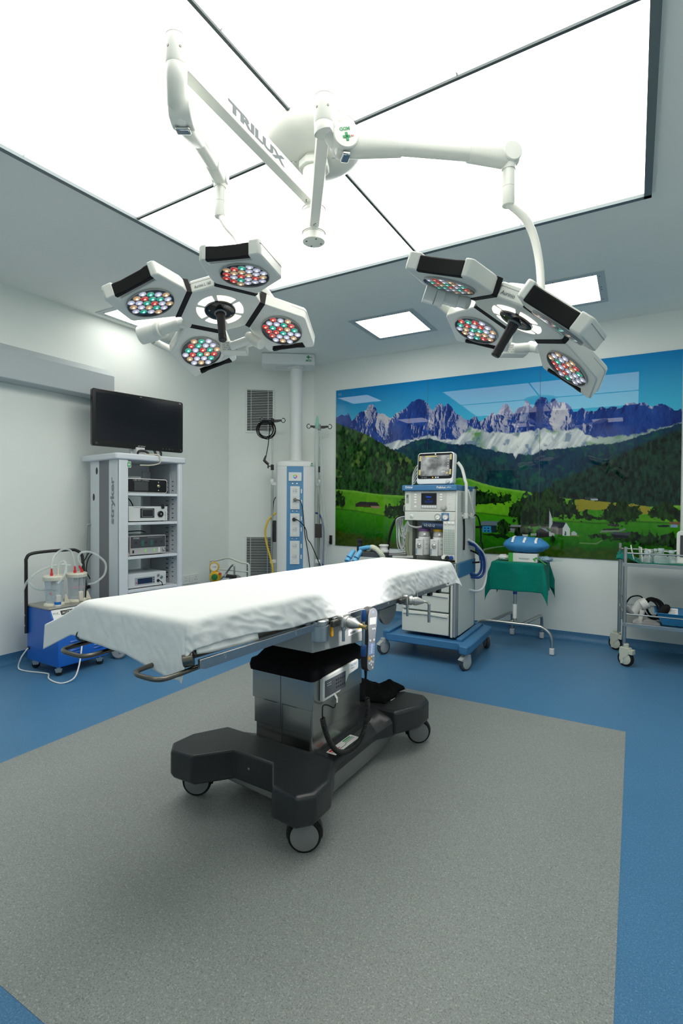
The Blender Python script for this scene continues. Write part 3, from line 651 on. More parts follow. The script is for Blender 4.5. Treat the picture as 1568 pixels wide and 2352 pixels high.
surgical_light('left white four-petal surgical lamp on the long arm with dark block lettering', Vector((K1.x, K1.y, 0)), 2.705, at(405, 62, 1.655).z, A1, J1, at(506, 498, 2.24).z,
    [at(521, 520, 2.22), at(543, 545, 2.17), at(558, 575, 2.13), at(590, 640, 2.2)], Vector((-1.4055, 1.5016, 2.0472)), (-.8121, 1.4562, 10.3598),
    [at(590, 640, 2.2), at(640, 720, 2.26), at(625, 780, 2.25), at(570, 790, 2.2), at(480, 830, 2.3), at(395, 803, 2.24), at(352, 783, 2.16)], (at(322, 771, 2.13), at(360, 760, 2.12), at(412, 744, 2.08), at(430, 742, 2.03)),
    (at(530, 796, 2.16), at(578, 778, 2.13), at(600, 792, 2.10)), Vector((-1.20, 2.10, .95)), 14, 34, 'TRILUX', False)
K2 = at(745, 280, 1.75); A2 = at(790, 325, 1.78); J2 = at(1168, 357, 1.90)
surgical_light('right white four-petal surgical lamp on the short arm with a green logo disc', Vector((K2.x, K2.y, 0)), 2.592, at(745, 194, 1.75).z, A2, J2, at(1181, 472, 1.90).z,
    [at(1204, 500, 1.9), at(1226, 545, 1.9), at(1239, 610, 1.89), at(1243, 690, 1.86)], Vector((-.3464, 1.7543, 1.9085)), (1.0802, -.245, 3.753),
    [at(1243, 680, 1.86), at(1262, 740, 2.05), at(1240, 795, 2.16), at(1190, 798, 2.2), at(1110, 775, 2.22), at(1050, 730, 2.1), at(1000, 690, 1.92), at(985, 676, 1.80)], (at(976, 668, 1.74), at(1000, 676, 1.74), at(1050, 690, 1.74), at(1075, 697, 1.72)),
    (at(1180, 800, 2.18), at(1222, 796, 2.16), at(1238, 800, 2.13)), Vector((-1.13, 2.03, .95)), 190, 31, None, True)
# ------------------------------------------------------------------ operating table
from mathutils import noise as mnoise
TR = rad(-2.1)
TM = Matrix.Translation((-1.345, 2.10, 0)) @ Matrix.Rotation(TR, 4, 'Z')
tb = thing('operating_table', 'long steel operating table on a black four-wheeled base', 'operating table', mat=TM)
DARKSH = M('anthracite_base_shell', (.018, .020, .023), .33, noise=.06)
SKIRT = M('silver_skirt', (.27, .28, .28), .45, .6, noise=.04)
def sm(x, a, b): 
    t = min(1, max(0, (x - a) / (b - a))); return t * t * (3 - 2 * t)
for sg in (-1, 1):
    o_ = [(.30, -.285), (.375, -.43), (.378, -.535), (.335, -.588), (.215, -.580), (.105, -.447), (-.105, -.447), (-.215, -.580), (-.335, -.588), (-.385, -.535), (-.382, -.43), (-.30, -.285)]
    poly = [(x, y * -sg) for x, y in o_]
    if sg > 0: poly = poly[::-1]
    b = B(); z0, z1 = .128, .252
    n = len(poly)
    cc = (0, .44 * sg)
    def ins(p, k): return (cc[0] + (p[0] - cc[0]) * k, cc[1] + (p[1] - cc[1]) * k)
    b.loft([[(*ins(p, .955), z0) for p in poly], [(*p, z0 + .02) for p in poly], [(*p, z1 - .012) for p in poly], [(*ins(p, .965), z1) for p in poly]])
    b.out('base_cover', DARKSH, tb, bev=.010, seg=3, ang=30)
b = B(); rings = []
for y in [-.32 + .64 * i / 16 for i in range(17)]:
    k = sm(abs(y), .18, .30); zt = .205 + .042 * k; w_ = .235 + .055 * k; zb_ = .128
    rings.append([(-w_, y, zb_), (w_, y, zb_), (w_, y, zt - .05), (w_ - .012, y, zt - .03), (.195, y, zt), (-.195, y, zt), (-w_ + .012, y, zt - .03), (-w_, y, zt - .05)])
b.loft(rings); b.out('base_spine', DARKSH, tb, ang=25)
b = B(); b.loft([[(-.215, -.33, .028), (.215, -.33, .028), (.215, .36, .028), (-.215, .36, .028)], [(-.25, -.40, .085), (.226, -.40, .06), (.226, .45, .085), (-.25, .45, .085)], [(-.25, -.40, .16), (.228, -.40, .16), (.228, .45, .16), (-.25, .45, .16)]]); b.out('base_skirt', SKIRT, tb, bev=.006)
b = B(); b.cyl((-.02, -.4485, .195), (-.02, -.445, .195), .005, n=12); b.out('bolt', GREY, tb)
for cx, cy in ((.305, -.50), (-.318, -.452), (.312, .545), (-.315, .545)):
    a = rad(-58) - TR; ax = Vector((cos(a), sin(a), 0)); sd = Vector((-sin(a), cos(a), 0)); r = .0635
    c = Vector((cx, cy, r)); fm = frame((cx, cy, 0), sd, (0, 0, 1))    # local x along rolling, y up, z = axle
    b = B()
    P = [(r * 1.10 * cos(rad(t)), r + r * 1.10 * sin(rad(t))) for t in range(-20, 201, 10)] + [(-.03, r * .9), (.03, r * .9)]
    b.prism(P, -.030, -.002, fm); b.cyl((cx, cy, .11), (cx, cy, .15), .022, n=16); hood = b.out('caster', BLACK, tb, bev=.004)
    b = B(); b.lathe([(r - .010, -.017), (r - .002, -.013), (r, -.006), (r, .012), (r - .003, .018), (r - .009, .0195)], c, ax, 40); b.out('tyre', SOFTBLK, hood, ang=30)
    b = B(); b.lathe([(r - .0095, .014), (r - .0105, .0205), (r - .016, .022), (0, .0222)], c, ax, 40); b.out('wheel_disc', M('caster_disc_grey', (.19, .20, .205), .4), hood, ang=30)
# column
COLM = M('column_steel', (.36, .365, .355), .24, 1., noise=.10, nscale=7)
for (w_, y0, y1, z0, z1) in ((.171, -.262, .172, .412, .56), (.165, -.256, .166, .296, .4115), (.158, -.250, .160, .2, .2955)):
    b = B(); b.rbox(-w_, w_, y0, y1, z0, z1, .012); b.out('column_section', COLM, tb, bev=.0015, ang=25)
for z0, z1, yy in ((.296, .545, -.2625), (.2, .2955, -.2505)):
    b = B(); b.box(-.0022, -.0002, yy - .0003, yy + .001, z0, z1); b.out('column_seam', BLACK, tb, smooth=False)
for x0, x1 in ((-.095, -.02), (.012, .09)):
    b = B(); b.box(x0, x1, -.2627, -.2615, .4105, .4125); b.out('slot', BLACK, tb, smooth=False)
CLOTHB = M('black_fabric', (.006, .006, .007), .9, noise=.2, spec=.1)
def rr(x0, x1, y0, y1, r, z, n=6, wob=0., seed=0):
    p = []
    for cx, cy, a in ((x1 - r, y1 - r, 0), (x0 + r, y1 - r, 90), (x0 + r, y0 + r, 180), (x1 - r, y0 + r, 270)):
        for i in range(n + 1):
            t = rad(a + 90 * i / n); q_ = Vector((cx + r * cos(t), cy + r * sin(t), z)); 
            if wob: q_.z += wob * mnoise.noise(q_ * 14 + Vector((seed, 0, 0)))
            p.append(tuple(q_))
    return p
b = B(); b.loft([rr(-.180, .180, -.272, .182, .02, .540), rr(-.183, .183, -.275, .185, .02, .562), rr(-.181, .181, -.273, .183, .03, .586), rr(-.165, .165, -.255, .165, .03, .598, wob=.01), rr(-.13, .13, -.21, .13, .04, .628, wob=.03, seed=3), rr(-.10, .10, -.17, .11, .04, .66, wob=.02, seed=5), rr(-.10, .10, -.15, .11, .04, .72)])
b.out('column_bellows', CLOTHB, tb, ang=60)
# control panel on the column
PANELW = M('panel_white_plastic', (.68, .70, .68), .4, noise=.02)
pm = frame((.1715, -.21, .44), (0, 1, 0), (0, 0, 1))      # x along the table, y up, z outward
b = B(); b.prism([(.0, .0), (.135, .004), (.19, .03), (.215, .06), (.30, .066), (.305, .075), (.305, .108), (.30, .113), (.006, .103), (0, .097)], 0, .020, pm); cp = b.out('control_panel', PANELW, tb, bev=.004)
b = B(); b.box(.012, .185, .014, .088, .019, .0215, pm); b.out('keypad', M('keypad_grey', (.085, .092, .105), .4), cp, bev=.002)
for i, (x, y, r) in enumerate([(.105 + .017 * i, y, .0045) for i in range(3) for y in (.035, .052, .068)] + [(.155, .035, .004), (.155, .065, .004), (.17, .035, .004), (.17, .065, .004)]):
    b = B(); b.cyl((x, y, .021), (x, y, .0226), r, n=12, m=pm); b.out('button', BLACK, cp)
for i in range(3):
    for y in (.062, .072):
        b = B(); b.box(.03 + i * .012, .037 + i * .012, y, y + .0025, .0212, .0218, pm); b.out('pictogram', PAPER, cp, smooth=False)
text('panel_text', 'BATTERY', M('pale_blue_ink', (.25, .32, .55), .5), cp, pm @ Matrix.Translation((.262, .098, .0204)), w=.05, world=False); text('panel_text', 'MAINS', MATS['pale_blue_ink'], cp, pm @ Matrix.Translation((.25, .084, .0204)), w=.03)
b = B(); b.cyl((.095, .012, .012), (.095, -.012, .03), .0085, n=16, m=pm); b.cyl((.095, -.012, .03), (.088, -.028, .034), .0065, n=14, m=pm); b.out('plug_socket', CHROME, cp)
# warning label
b = B(); b.box(.185, .235, -.175, .032, .2055, .2062); lb_ = b.out('warning_label', PAPER, tb, smooth=False)
for x0, x1, y0, y1, mt_ in ((.19, .203, -.165, -.11, RED), (.207, .212, -.165, -.10, RED), (.19, .198, -.05, .015, GREEN), (.202, .207, -.05, .02, GREEN), (.212, .215, -.06, .02, DKGREY), (.218, .221, -.12, -.06, DKGREY)):
    b = B(); b.box(x0, x1, y0, y1, .2060, .2066); b.out('label_stripe', mt_, lb_, smooth=False)
b = B(); b.box(.17, .215, .41, .455, .2520, .2527); b.out('foot_label', PAPER, tb, smooth=False)
# table top, tipped slightly so the head end is lower
SH = Matrix(((1, 0, 0, 0), (0, 1, 0, 0), (0, -.0175, 1, 0), (0, 0, 0, 1)))
BLKPAD = M('black_pad_vinyl', (.010, .010, .011), .5)
RAILM = M('rail_steel', (.42, .44, .46), .30, 1., noise=.06)
FRM = M('table_frame_paint', (.42, .44, .44), .42, .3, noise=.04)
for sx in (-1, 1):
    for y0, y1 in ((-1.005, -.425), (-.285, .33), (.56, 1.12)):
        b = B()
        b.prism([(y0, -.0125), (y0 + .02, -.019) if y0 < -.9 else (y0, -.0125), (y0 + .06, -.019) if y0 < -.9 else (y0 + .01, -.0125), (y1, -.0125), (y1, .0125), (y0, .0125)], .283, .2945, SH @ Matrix(((0, 0, sx, 0), (1, 0, 0, 0), (0, 1, 0, .815), (0, 0, 0, 1))))
        rl = b.out('side_rail', RAILM, tb, bev=.0015)
        for y in ((y0 + .10, y1 - .12) if y1 - y0 > .5 else (y0 + .3,)):
            b = B(); b.lathe([(.0075, 0), (.0075, .0008), (.0055, .0012), (.003, .0004), (0, .0004)], SH @ Vector((sx * .2945, y, .815)), (sx, 0, 0), 18); b.out('rail_bolt', STEEL, rl)
    b = B(); b.box(sx * .250 - .010, sx * .250 + .010, -1.0, -.43, .822, .852, SH); b.out('side_bar', DKMETAL, tb, bev=.006)
    b = B(); b.box(sx * .262 - .010, sx * .262 + .010, -.36, .36, .81, .848, SH); b.out('side_bar', STEEL, tb, bev=.003)
    b = B(); b.box(sx * .262 - .010, sx * .262 + .010, .40, 1.12, .80, .845, SH); b.out('side_bar', STEEL, tb, bev=.003)
    b = B(); b.cyl((sx * .25, -1.03, .825), (sx * .272, -1.01, .83), .022, n=20, m=SH); b.out('end_knob', DKMETAL, tb, bev=.002)
    for yb in (.62, .78, .92):
        b = B(); b.box(sx * .27 - .012, sx * .27 + .012, yb, yb + .035, .775, .80, SH); b.out('stop_block', BLACK, tb, bev=.003)
    # joint, locking lever and tilt plate
    b = B(); b.lathe([(.030, 0), (.036, .003), (.036, .062), (.033, .064), (.033, .068), (.036, .07), (.036, .082), (.03, .086)], (sx * .268, -.352, .752), n=28); b.out('leg_joint', STEEL, tb, ang=30)
    b = B(); b.rbox(sx * .296 - .006, sx * .296 + .006, -.314, -.30, .762, .822, .004); b.out('release_lever', ORANGE, tb, bev=.003)
    P = [(.245 + .092 * cos(rad(t)), .786 + .085 * sin(rad(t))) for t in range(180, 361, 10)]
    b = B(); b.prism(P, .262, .276, Matrix(((0, 0, sx, 0), (1, 0, 0, 0), (0, 1, 0, 0), (0, 0, 0, 1)))); b.out('tilt_plate', M('tilt_plate_steel', (.30, .30, .29), .35, .9), tb, bev=.002)
b = B(); b.box(-.245, .245, -1.0, -.42, .835, .86, SH); b.out('leg_plate', BLKPAD, tb, bev=.004)
b = B(); b.box(-.25, .25, -.40, .37, .81, .86, SH); b.out('seat_plate', FRM, tb, bev=.004)
b = B(); b.box(-.245, .245, .385, 1.16, .83, .86, SH); b.out('back_plate', BLKPAD, tb, bev=.004)
b = B(); b.prism([(-.382, .705), (.05, .66), (.16, .70), (.16, .80), (-.382, .80)], -.255, .255, Matrix(((0, 0, 1, 0), (1, 0, 0, 0), (0, 1, 0, 0), (0, 0, 0, 1)))); fb = b.out('drive_housing', M('housing_grey_paint', (.33, .345, .345), .4, noise=.03), tb, bev=.005)
b = B(); b.box(.2555, .2565, -.11, .01, .715, .742); lb2 = b.out('maker_label', PAPER, fb, smooth=False)
b = B(); b.box(.2562, .2570, -.03, -.005, .728, .738); b.out('yellow_mark', YELLOW, lb2, smooth=False)
b = B(); b.box(.2562, .2570, -.095, -.05, .72, .73); b.out('grey_mark', GREY, lb2, smooth=False)
b = B(); b.prism([(-.22, .668), (-.04, .662), (-.02, .70), (-.24, .712)], -.06, .20, Matrix(((0, 0, 1, 0), (1, 0, 0, 0), (0, 1, 0, 0), (0, 0, 0, 1)))); b.out('yellow_cover', ORANGE, tb, bev=.003)
b = B(); b.rbox(-.248, .248, -1.02, -.415, .861, .934, .04, SH); b.out('mattress', BLKPAD, tb, bev=.012)
b = B(); b.rbox(-.248, .248, -.41, .375, .861, .934, .02, SH); b.out('mattress', BLKPAD, tb, bev=.012)
b = B(); b.rbox(-.248, .248, .38, 1.18, .861, .934, .04, SH); b.out('mattress', BLKPAD, tb, bev=.012)
for x0, x1, yo in ((.135, .262, -1.115), (-.262, -.115, -1.10)):
    b = B(); b.tube(spline([(x0, -.95, .815), (x0, yo + .03, .812), (x0 + .02, yo, .81), ((x0 + x1) / 2, yo - .006, .81), (x1 - .02, yo, .81), (x1, yo + .03, .812), (x1, -.95, .815)], 8), .0075, 12); b.out('foot_loop', DKMETAL, tb, ang=60)
# white hose under the table
b = B(); b.tube(spline([(.05, .0, .68), (.09, .09, .625), (.06, .20, .60), (.02, .30, .63), (-.02, .36, .70)], 8), .011, 12); b.out('hose', M('cream_hose', (.62, .64, .52), .4), tb, ang=60)

# ------------------------------------------------------------------ sheet
sh = thing('bed_sheet', 'white cotton sheet draped over the operating table', 'sheet', mat=TM)
def make_sheet():
    hw, ya, yb = .266, -1.035, 1.20; R = .024
    nu, nv = 150, 330
    def pw(x, xs, ys):
        return float(np.interp(x, xs, ys))
    def fn(u, v):
        t_lin = ya + (yb - ya) * v
        hr = pw(t_lin, [-1.04, -.9, -.5, 0, .6, 1.2], [.082, .076, .102, .112, .124, .126])
        hl = .11
        s = -hw - hl + (2 * hw + hl + hr) * u
        hf = pw(s, [-.40, -.25, 0, .2, .33], [.135, .115, .128, .165, .168]); hh = .085
        t = ya - hf + (yb + hh - ya + hf) * v
        hr2 = pw(t, [-1.04, -.9, -.5, 0, .6, 1.2], [.082, .076, .102, .112, .124, .126]) + .006 * mnoise.noise(Vector((t * 6, 3, 0)))
        s = -hw - hl + (2 * hw + hl + hr2) * u
        ih, i0, i1 = hw - R, ya + R, yb - R
        cx = min(max(s, -ih), ih); cy = min(max(t, i0), i1); ex, ey = s - cx, t - cy; e = math.hypot(ex, ey)
        z = .946 - .0175 * cy
        wr = Vector((s * 5, t * 5, 0))
        top = .0016 * mnoise.noise(wr * 1.3) + .0008 * mnoise.noise(wr * 3.5)
        if e < 1e-6: return (cx, cy, z + top)
        dx, dy = ex / e, ey / e
        corner = min(abs(dx), abs(dy)) * 1.414
        if e < R * pi / 2: o, d = R * sin(e / R), R * (1 - cos(e / R))
        else: o, d = R + .06 * (e - R * pi / 2), R + (e - R * pi / 2)
        k = min(1, e / .06) * (.30 if abs(ey) > abs(ex) and t < 0 else 1)
        # creases: stiff folds radiating down the sides
        along = t if abs(dx) > abs(dy) else s * 1.7 + 9
        f = mnoise.noise(Vector((along * 13 + .8 * d * 20, d * 9, 4))) * .7 + abs(mnoise.noise(Vector((along * 24, d * 30, 9)))) * .5 + mnoise.noise(Vector((along * 5, 2, 7))) * .8
        o += k * (.004 + .0055 * f) * (1 - .5 * corner)
        ridge = abs(mnoise.noise(Vector((along * 17 - d * 26, along * 6 + d * 12, 1)))); o += k * .004 * max(0, 1 - ridge * 2.2)
        if s < 0 and t < 0: o += 0   # left foot corner stands out
        if s > 0 and t < 0: d -= corner * max(0, e - .1) * .25
        if t > 1 : o += .3 * max(0, e - .03) * (.5 + corner); 
        o = max(o, .022 * min(1, e / R)); hang = Vector((cx + dx * o, cy + dy * o, z - d))
        if s < 0 and t < i0 + .02:      # the foot drop runs straight on past the left corner as a stiff flap
            ax_, ay_ = abs(ex), abs(min(ey, 0)); wf = sm(ax_, 0, .03) * sm(i0 + .02 - t, 0, .06)
            flap = Vector((-ih - R - ax_ * 1.42, i0 - R * .8 - .05 * ay_ - .10 * ax_, z - .010 - .56 * ax_ - max(0, ay_ - .01) * .74))
            return tuple(hang.lerp(flap, wf))
        return tuple(hang + Vector((0, 0, top * (1 - k))))
    b = B(); b.grid(fn, nu, nv)
    SHEET = M('white_cotton', (.77, .79, .785), .85, noise=.015, nscale=30, bump=.35, bscale=9, spec=.2, sheen=.15)
    o = b.out('cloth', SHEET, sh, ang=180, solid=.0022)
    # deeper fold of the under layer near the foot end
    b = B()
    def f2(u, v):
        y = -1.0 + .27 * u; zz = .946 - .0175 * y - .060 - .058 * v + .012 * (1 - u) ** 3 * v
        return (.262 + .002 * sin(u * 9) + .013 * v, y, zz)
    b.grid(f2, 24, 6); b.out('under_fold', SHEET, sh, ang=180, solid=.0025)
make_sheet()

# ------------------------------------------------------------------ rail clamps
CAST = M('cast_grey_metal', (.50, .51, .50), .33, .85, noise=.08)
BLUEH = M('blue_handle', (.01, .06, .22), .35)
BRASS = M('brass_pin', (.55, .40, .18), .3, 1.)
def clamp(y, label, tbar):
    t = thing('rail_clamp', label, 'clamp', mat=TM @ Matrix.Translation((.2945, y, .815 - .0175 * y)), group='clamps on the table rail')
    b = B(); b.rbox(.0, .03, -.035, .035, -.028, .024, .006); bd = b.out('clamp_body', CAST, t, bev=.006)
    b = B(); b.rbox(.001, .02, -.085, -.036, -.016, .010, .004); b.out('slide_block', DKMETAL, t, bev=.004)
    d = Vector((.85, -.10 if tbar else .45, -.08)).normalized()
    b = B(); p = Vector((.028, .0, -.006)); b.lathe([(.024, -.006), (.0245, .01), (.021, .012), (.021, .018), (.024, .02), (.0235, .034), (.013, .062), (.010, .07)], p, d, 28); b.out('clamp_cone', CAST, t, ang=30)
    b = B(); b.lathe([(.010, 0), (.008, .001), (0, .001)], p + d * .025 + Vector((0, 0, .0225)), (0, 0, 1), 16); b.out('bore', BLACK, t)
    q_ = p + d * .068
    if tbar:
        b = B(); b.cyl(q_, q_ + d * .036, .0095, n=18); b.out('brass_pin', BRASS, t, bev=.001)
        c = q_ + d * .020
        b = B(); b.cyl(c + Vector((0, 0, -.085)), c + Vector((0, 0, .07)), .0055, n=12); br = b.out('t_bar', CHROME, t)
        for z0, z1, r0, r1 in ((.022, .068, .0125, .0105), (-.12, -.075, .012, .0125)):
            b = B(); b.lathe([(r0 * .7, z0), (r0, z0 + .006), (r1, z1 - .006), (r1 * .85, z1)], c, (0, 0, 1), 18); b.out('grip', BLUEH, br)
    else:
        b = B(); b.tube([q_ - d * .01, q_ + d * .02, q_ + d * .03 + Vector((0, 0, -.012))], .006, 10); b.cyl(q_ + d * .03 + Vector((0, 0, -.008)), q_ + d * .03 + Vector((0, 0, -.105)), .0075, n=14); b.out('hanging_lever', STEEL, t, bev=.001)
    b = B(); b.cyl((.014, -.002, -.026), (.014, -.002, -.045), .009, n=14); b.cyl((.014, -.002, -.045), (.014, -.002, -.09), .0065, n=14); b.out('locking_pin', CHROME, t, bev=.001)
clamp(-.235, 'grey rail clamp with a blue-tipped T bar beside the handset', True)
clamp(.40, 'grey rail clamp with a hanging steel lever near the head end', False)

# ------------------------------------------------------------------ handset and its coiled cord
hs = thing('hand_control', 'grey handset with buttons and coiled black cord hung on the table rail', 'remote control', mat=TM @ Matrix.Translation((.345, -.088, .71)))
HMx = Matrix.Rotation(rad(-14), 4, 'Z') @ Matrix(((0, 0, 1, 0), (1, 0, 0, 0), (0, 1, 0, 0), (0, 0, 0, 1))) @ Matrix.Rotation(rad(-3), 4, 'Z')
half = [(0, .142), (.012, .140), (.022, .134), (.029, .124), (.0315, .11), (.0315, .085), (.029, .055), (.0245, .02), (.0235, -.02), (.0245, -.07), (.0245, -.105), (.022, -.122), (.014, -.132), (0, -.135)]
outl = half + [(-x, y) for x, y in half[-2:0:-1]]
b = B(); b.prism(outl, -.020, .020, HMx); b.out('body', BLACK, hs, bev=.006, seg=3)
b = B(); b.prism([(x * .90, y * .975) for x, y in outl], .019, .0215, HMx); fc = b.out('face_plate', M('handset_face_grey', (.30, .31, .33), .4, noise=.02), hs, bev=.001)
b = B(); b.box(-.020, .020, .068, .098, .021, .0222, HMx); b.out('display', M('lcd_white', (.75, .77, .76), .2, noise=0), fc, smooth=False)
for x, y, r, mt_ in [(.002, .048, .0045, 'w'), (.014, .048, .0045, 'w'), (-.012, .0, .005, 'w'), (.012, .0, .005, 'w'), (-.012, -.078, .0075, 'o'), (.002, -.072, .004, 'w'), (.014, -.07, .004, 'w'), (0, -.092, .006, 'w'), (-.011, -.098, .005, 'w'), (.011, -.096, .005, 'w'), (.002, -.106, .005, 'w'), (.010, -.12, .005, 'w')]:
    b = B(); b.cyl((x, y, .021), (x, y, .0232), r, n=14, m=HMx); b.out('button', ORANGE if mt_ == 'o' else M('button_white', (.78, .79, .80), .35, noise=0), fc)
b = B(); b.box(-.017, .017, -.062, -.014, .0212, .022, HMx); bl = b.out('position_keys', M('keys_pale_blue', (.20, .32, .66), .4), fc, bev=.003)
for y in (-.022, -.034, -.046, -.056):
    for x in (-.011, .011):
        b = B(); b.box(x - .004, x + .004, y - .004, y + .004, .0218, .0226, HMx); b.out('button', M('key_blue', (.36, .48, .78), .4), bl, smooth=False)
b = B(); b.box(-.0035, .0035, -.058, -.016, .0218, .0228, HMx); b.out('figure_mark', MATS['button_white'], bl, smooth=False)
b = B(); b.prism([(-.006, .118), (0, .128), (.006, .118)], .0212, .0219, HMx); b.out('pictogram', M('key_blue', (.36, .48, .78)), fc, smooth=False)
cord = [Vector(p) - Vector((.345, -.088, .71)) for p in ((.335, -.092, .578), (.33, -.085, .55), (.31, -.06, .50), (.285, -.02, .45), (.272, .02, .405), (.268, .043, .385))]
b = B(); b.tube(bez(cord[0] + Vector((0, 0, .01)), cord[1] + Vector((-.004, .01, -.02)), 14), [.0085 - .0035 * i / 14 - (.0012 if i % 2 else 0) for i in range(15)], 10); b.out('strain_relief', SOFTBLK, hs)
b = B(); b.tube(spline(cord, 6), .0028, 8); b.out('straight_cord', SOFTBLK, hs, ang=60)
path = spline([Vector(p) - Vector((.345, -.088, .71)) for p in ((.268, .045, .392), (.266, .055, .335), (.264, .045, .28), (.262, .015, .232), (.260, -.03, .206), (.258, -.09, .203), (.258, -.15, .215), (.256, -.205, .245), (.252, -.25, .30), (.248, -.277, .355), (.244, -.288, .395), (.243, -.291, .412))], 60)
L_ = [0]
for a, c in zip(path, path[1:]): L_.append(L_[-1] + (c - a).length)
turns = int(L_[-1] / .0067); npt = turns * 10; hel = []; up = None
ip = 0
for i in range(npt + 1):
    l = L_[-1] * i / npt
    while ip < len(L_) - 2 and L_[ip + 1] < l: ip += 1
    p = path[ip].lerp(path[ip + 1], (l - L_[ip]) / max(1e-6, L_[ip + 1] - L_[ip])); t = (path[min(ip + 2, len(path) - 1)] - path[max(ip - 1, 0)]).normalized()
    up = t.orthogonal().normalized() if up is None else (up - t * up.dot(t)).normalized()
    w_ = t.cross(up); an = 2 * pi * turns * i / npt; r = .0098
    hel.append(p + (up * cos(an) + w_ * sin(an)) * r)
b = B(); b.tube(hel, .0026, 6); b.out('coiled_cord', M('black_cord', (.012, .012, .012), .35), hs, ang=70)
tail = [Vector(p) - Vector((.345, -.088, .71)) for p in ((.243, -.291, .41), (.236, -.288, .43), (.222, -.262, .455) if False else (.225, -.275, .45), (.205, -.235, .43) if False else (.212, -.21, .42), (.205, -.135, .424), (.203, -.124, .414))]
b = B(); b.tube(spline([Vector(p) - Vector((.345, -.088, .71)) for p in ((.243, -.291, .405), (.240, -.288, .44), (.232, -.27, .455), (.222, -.21, .452) if False else (.226, -.225, .44), (.214, -.16, .405), (.206, -.133, .41))], 8), .0028, 8); b.out('cord_tail', SOFTBLK, hs, ang=60)

# ------------------------------------------------------------------ black cloth left on the base
bc = thing('black_cloth', 'crumpled black cloth lying on the far end of the table base', 'cloth', mat=TM @ Matrix.Translation((.06, .47, .252)))
def fcl(u, v):
    x = -.125 + .27 * u; y = -.155 + .26 * v; e = min(u, 1 - u, v, 1 - v)
    h = .062 * min(1, e * 5) ** .6 * (.75 + .5 * mnoise.noise(Vector((x * 9, y * 9, 2)))) + .018 * abs(mnoise.noise(Vector((x * 22 + y * 14, y * 10, 5)))) * min(1, e * 8)
    a = .03 * mnoise.noise(Vector((x * 8, y * 8, 8)))
    return (x + a, y + .3 * (u - .5) * .2 + a, .002 + max(0, h))
b = B(); b.grid(fcl, 44, 44); b.out('fabric', CLOTHB, bc, ang=60, solid=.002)
# ------------------------------------------------------------------ left wall: door track cover, socket
b = B(); b.prism([(-4.36, 2.245), (-4.205, 2.245), (-4.195, 2.252), (-4.195, 2.462), (-4.20, 2.468), (-4.30, 2.535), (-4.36, 2.55)], -1.25, 3.095, Matrix(((1, 0, 0, 0), (0, 0, 1, 0), (0, 1, 0, 0), (0, 0, 0, 1))))
tc_ = b.out('sliding_track_cover', M('track_cover_paint', (.46, .51, .53), .5, noise=.02), None, bev=.003); tag(tc_, 'long grey sliding door track cover jutting from the left wall', 'wall casing')
b = B(); b.cyl((-4.32, 3.0948, 2.49), (-4.32, 3.0965, 2.49), .006, n=10); b.out('screw', DKMETAL, tc_)
so = thing('wall_socket', 'white double wall socket low on the left wall beyond the cart', 'socket', (-4.36, 4.19, .44))
b = B(); b.box(0, .012, -.115, .115, -.05, .05); b.out('face_plate', WHITE, so, bev=.003)
for y in (-.075, .075):
    for dy, dz in ((0, .018), (-.014, -.012), (.014, -.012)):
        b = B(); b.cyl((.0115, y + dy, dz), (.0128, y + dy, dz), .004, n=8); b.out('pin_hole', BLACK, so)
b = B(); b.box(.0118, .018, -.028, .028, -.03, .03); b.out('rocker_switch', WHITE, so, bev=.003)

# ------------------------------------------------------------------ endoscopy cart
CARTM = M('cart_white_paint', (.64, .68, .72), .4, noise=.015)
CR = rad(-9); CM = Matrix.Translation((-3.967, 3.131, 0)) @ Matrix.Rotation(CR, 4, 'Z')
ct = thing('equipment_cart', 'tall white wheeled equipment cart with open shelves under the monitor', 'cart', mat=CM)
b = B(); b.rbox(-.315, .318, -.338, .338, 1.66, 1.713, .03); b.out('top_board', CARTM, ct, bev=.012, seg=3)
b = B(); b.box(-.205, -.042, -.302, -.275, .16, 1.662); b.box(.126, .300, -.302, -.272, .16, 1.662); b.box(-.06, .14, -.292, -.275, .16, 1.662); lp_ = b.out('side_panel', CARTM, ct, bev=.004)
b = B(); b.box(-.042, .126, -.3015, -.29, .2, 1.655); b.out('mesh_strip', M('grey_mesh_panel', (.20, .20, .22), .7, noise=.25, nscale=300), lp_, smooth=False)
b = B(); b.prism([(.27, -.302), (.303, -.302), (.303, -.225), (.285, -.215), (.27, -.24)], .16, 1.662); b.out('front_post', CARTM, ct, bev=.006)
for x, z in ((-.085, 1.575), (-.140, 1.345)):
    b = B(); b.lathe([(.020, 0), (.017, .0012), (0, .0012)], (0, 0, 0), n=20, m=Matrix.Translation((x, -.302, z)) @ Matrix(((1, 0, 0, 0), (0, 0, -1, 0), (0, 1.6, 0, 0), (0, 0, 0, 1)))); b.out('cable_port', BLACK, lp_)
text('lettering', 'stryker', M('letter_grey', (.22, .24, .26), .5, noise=0), lp_, frame((.196, -.3022, 1.315), (0, 0, 1), (-1, 0, 0)), w=.40, h=.080, bold=.035)
b = B(); b.box(-.205, .300, .275, .302, .16, 1.662); rp_ = b.out('side_panel', CARTM, ct, bev=.004)
b = B(); b.prism([(.27, .302), (.303, .302), (.303, .265), (.285, .258), (.27, .262)], .16, 1.662); b.out('front_post', CARTM, ct, bev=.005)
b = B(); b.box(-.2, .16, .262, .276, .2, 1.655); b.out('rack_rail', M('rack_rail_grey', (.40, .43, .46), .5, noise=.03), rp_, bev=.002)
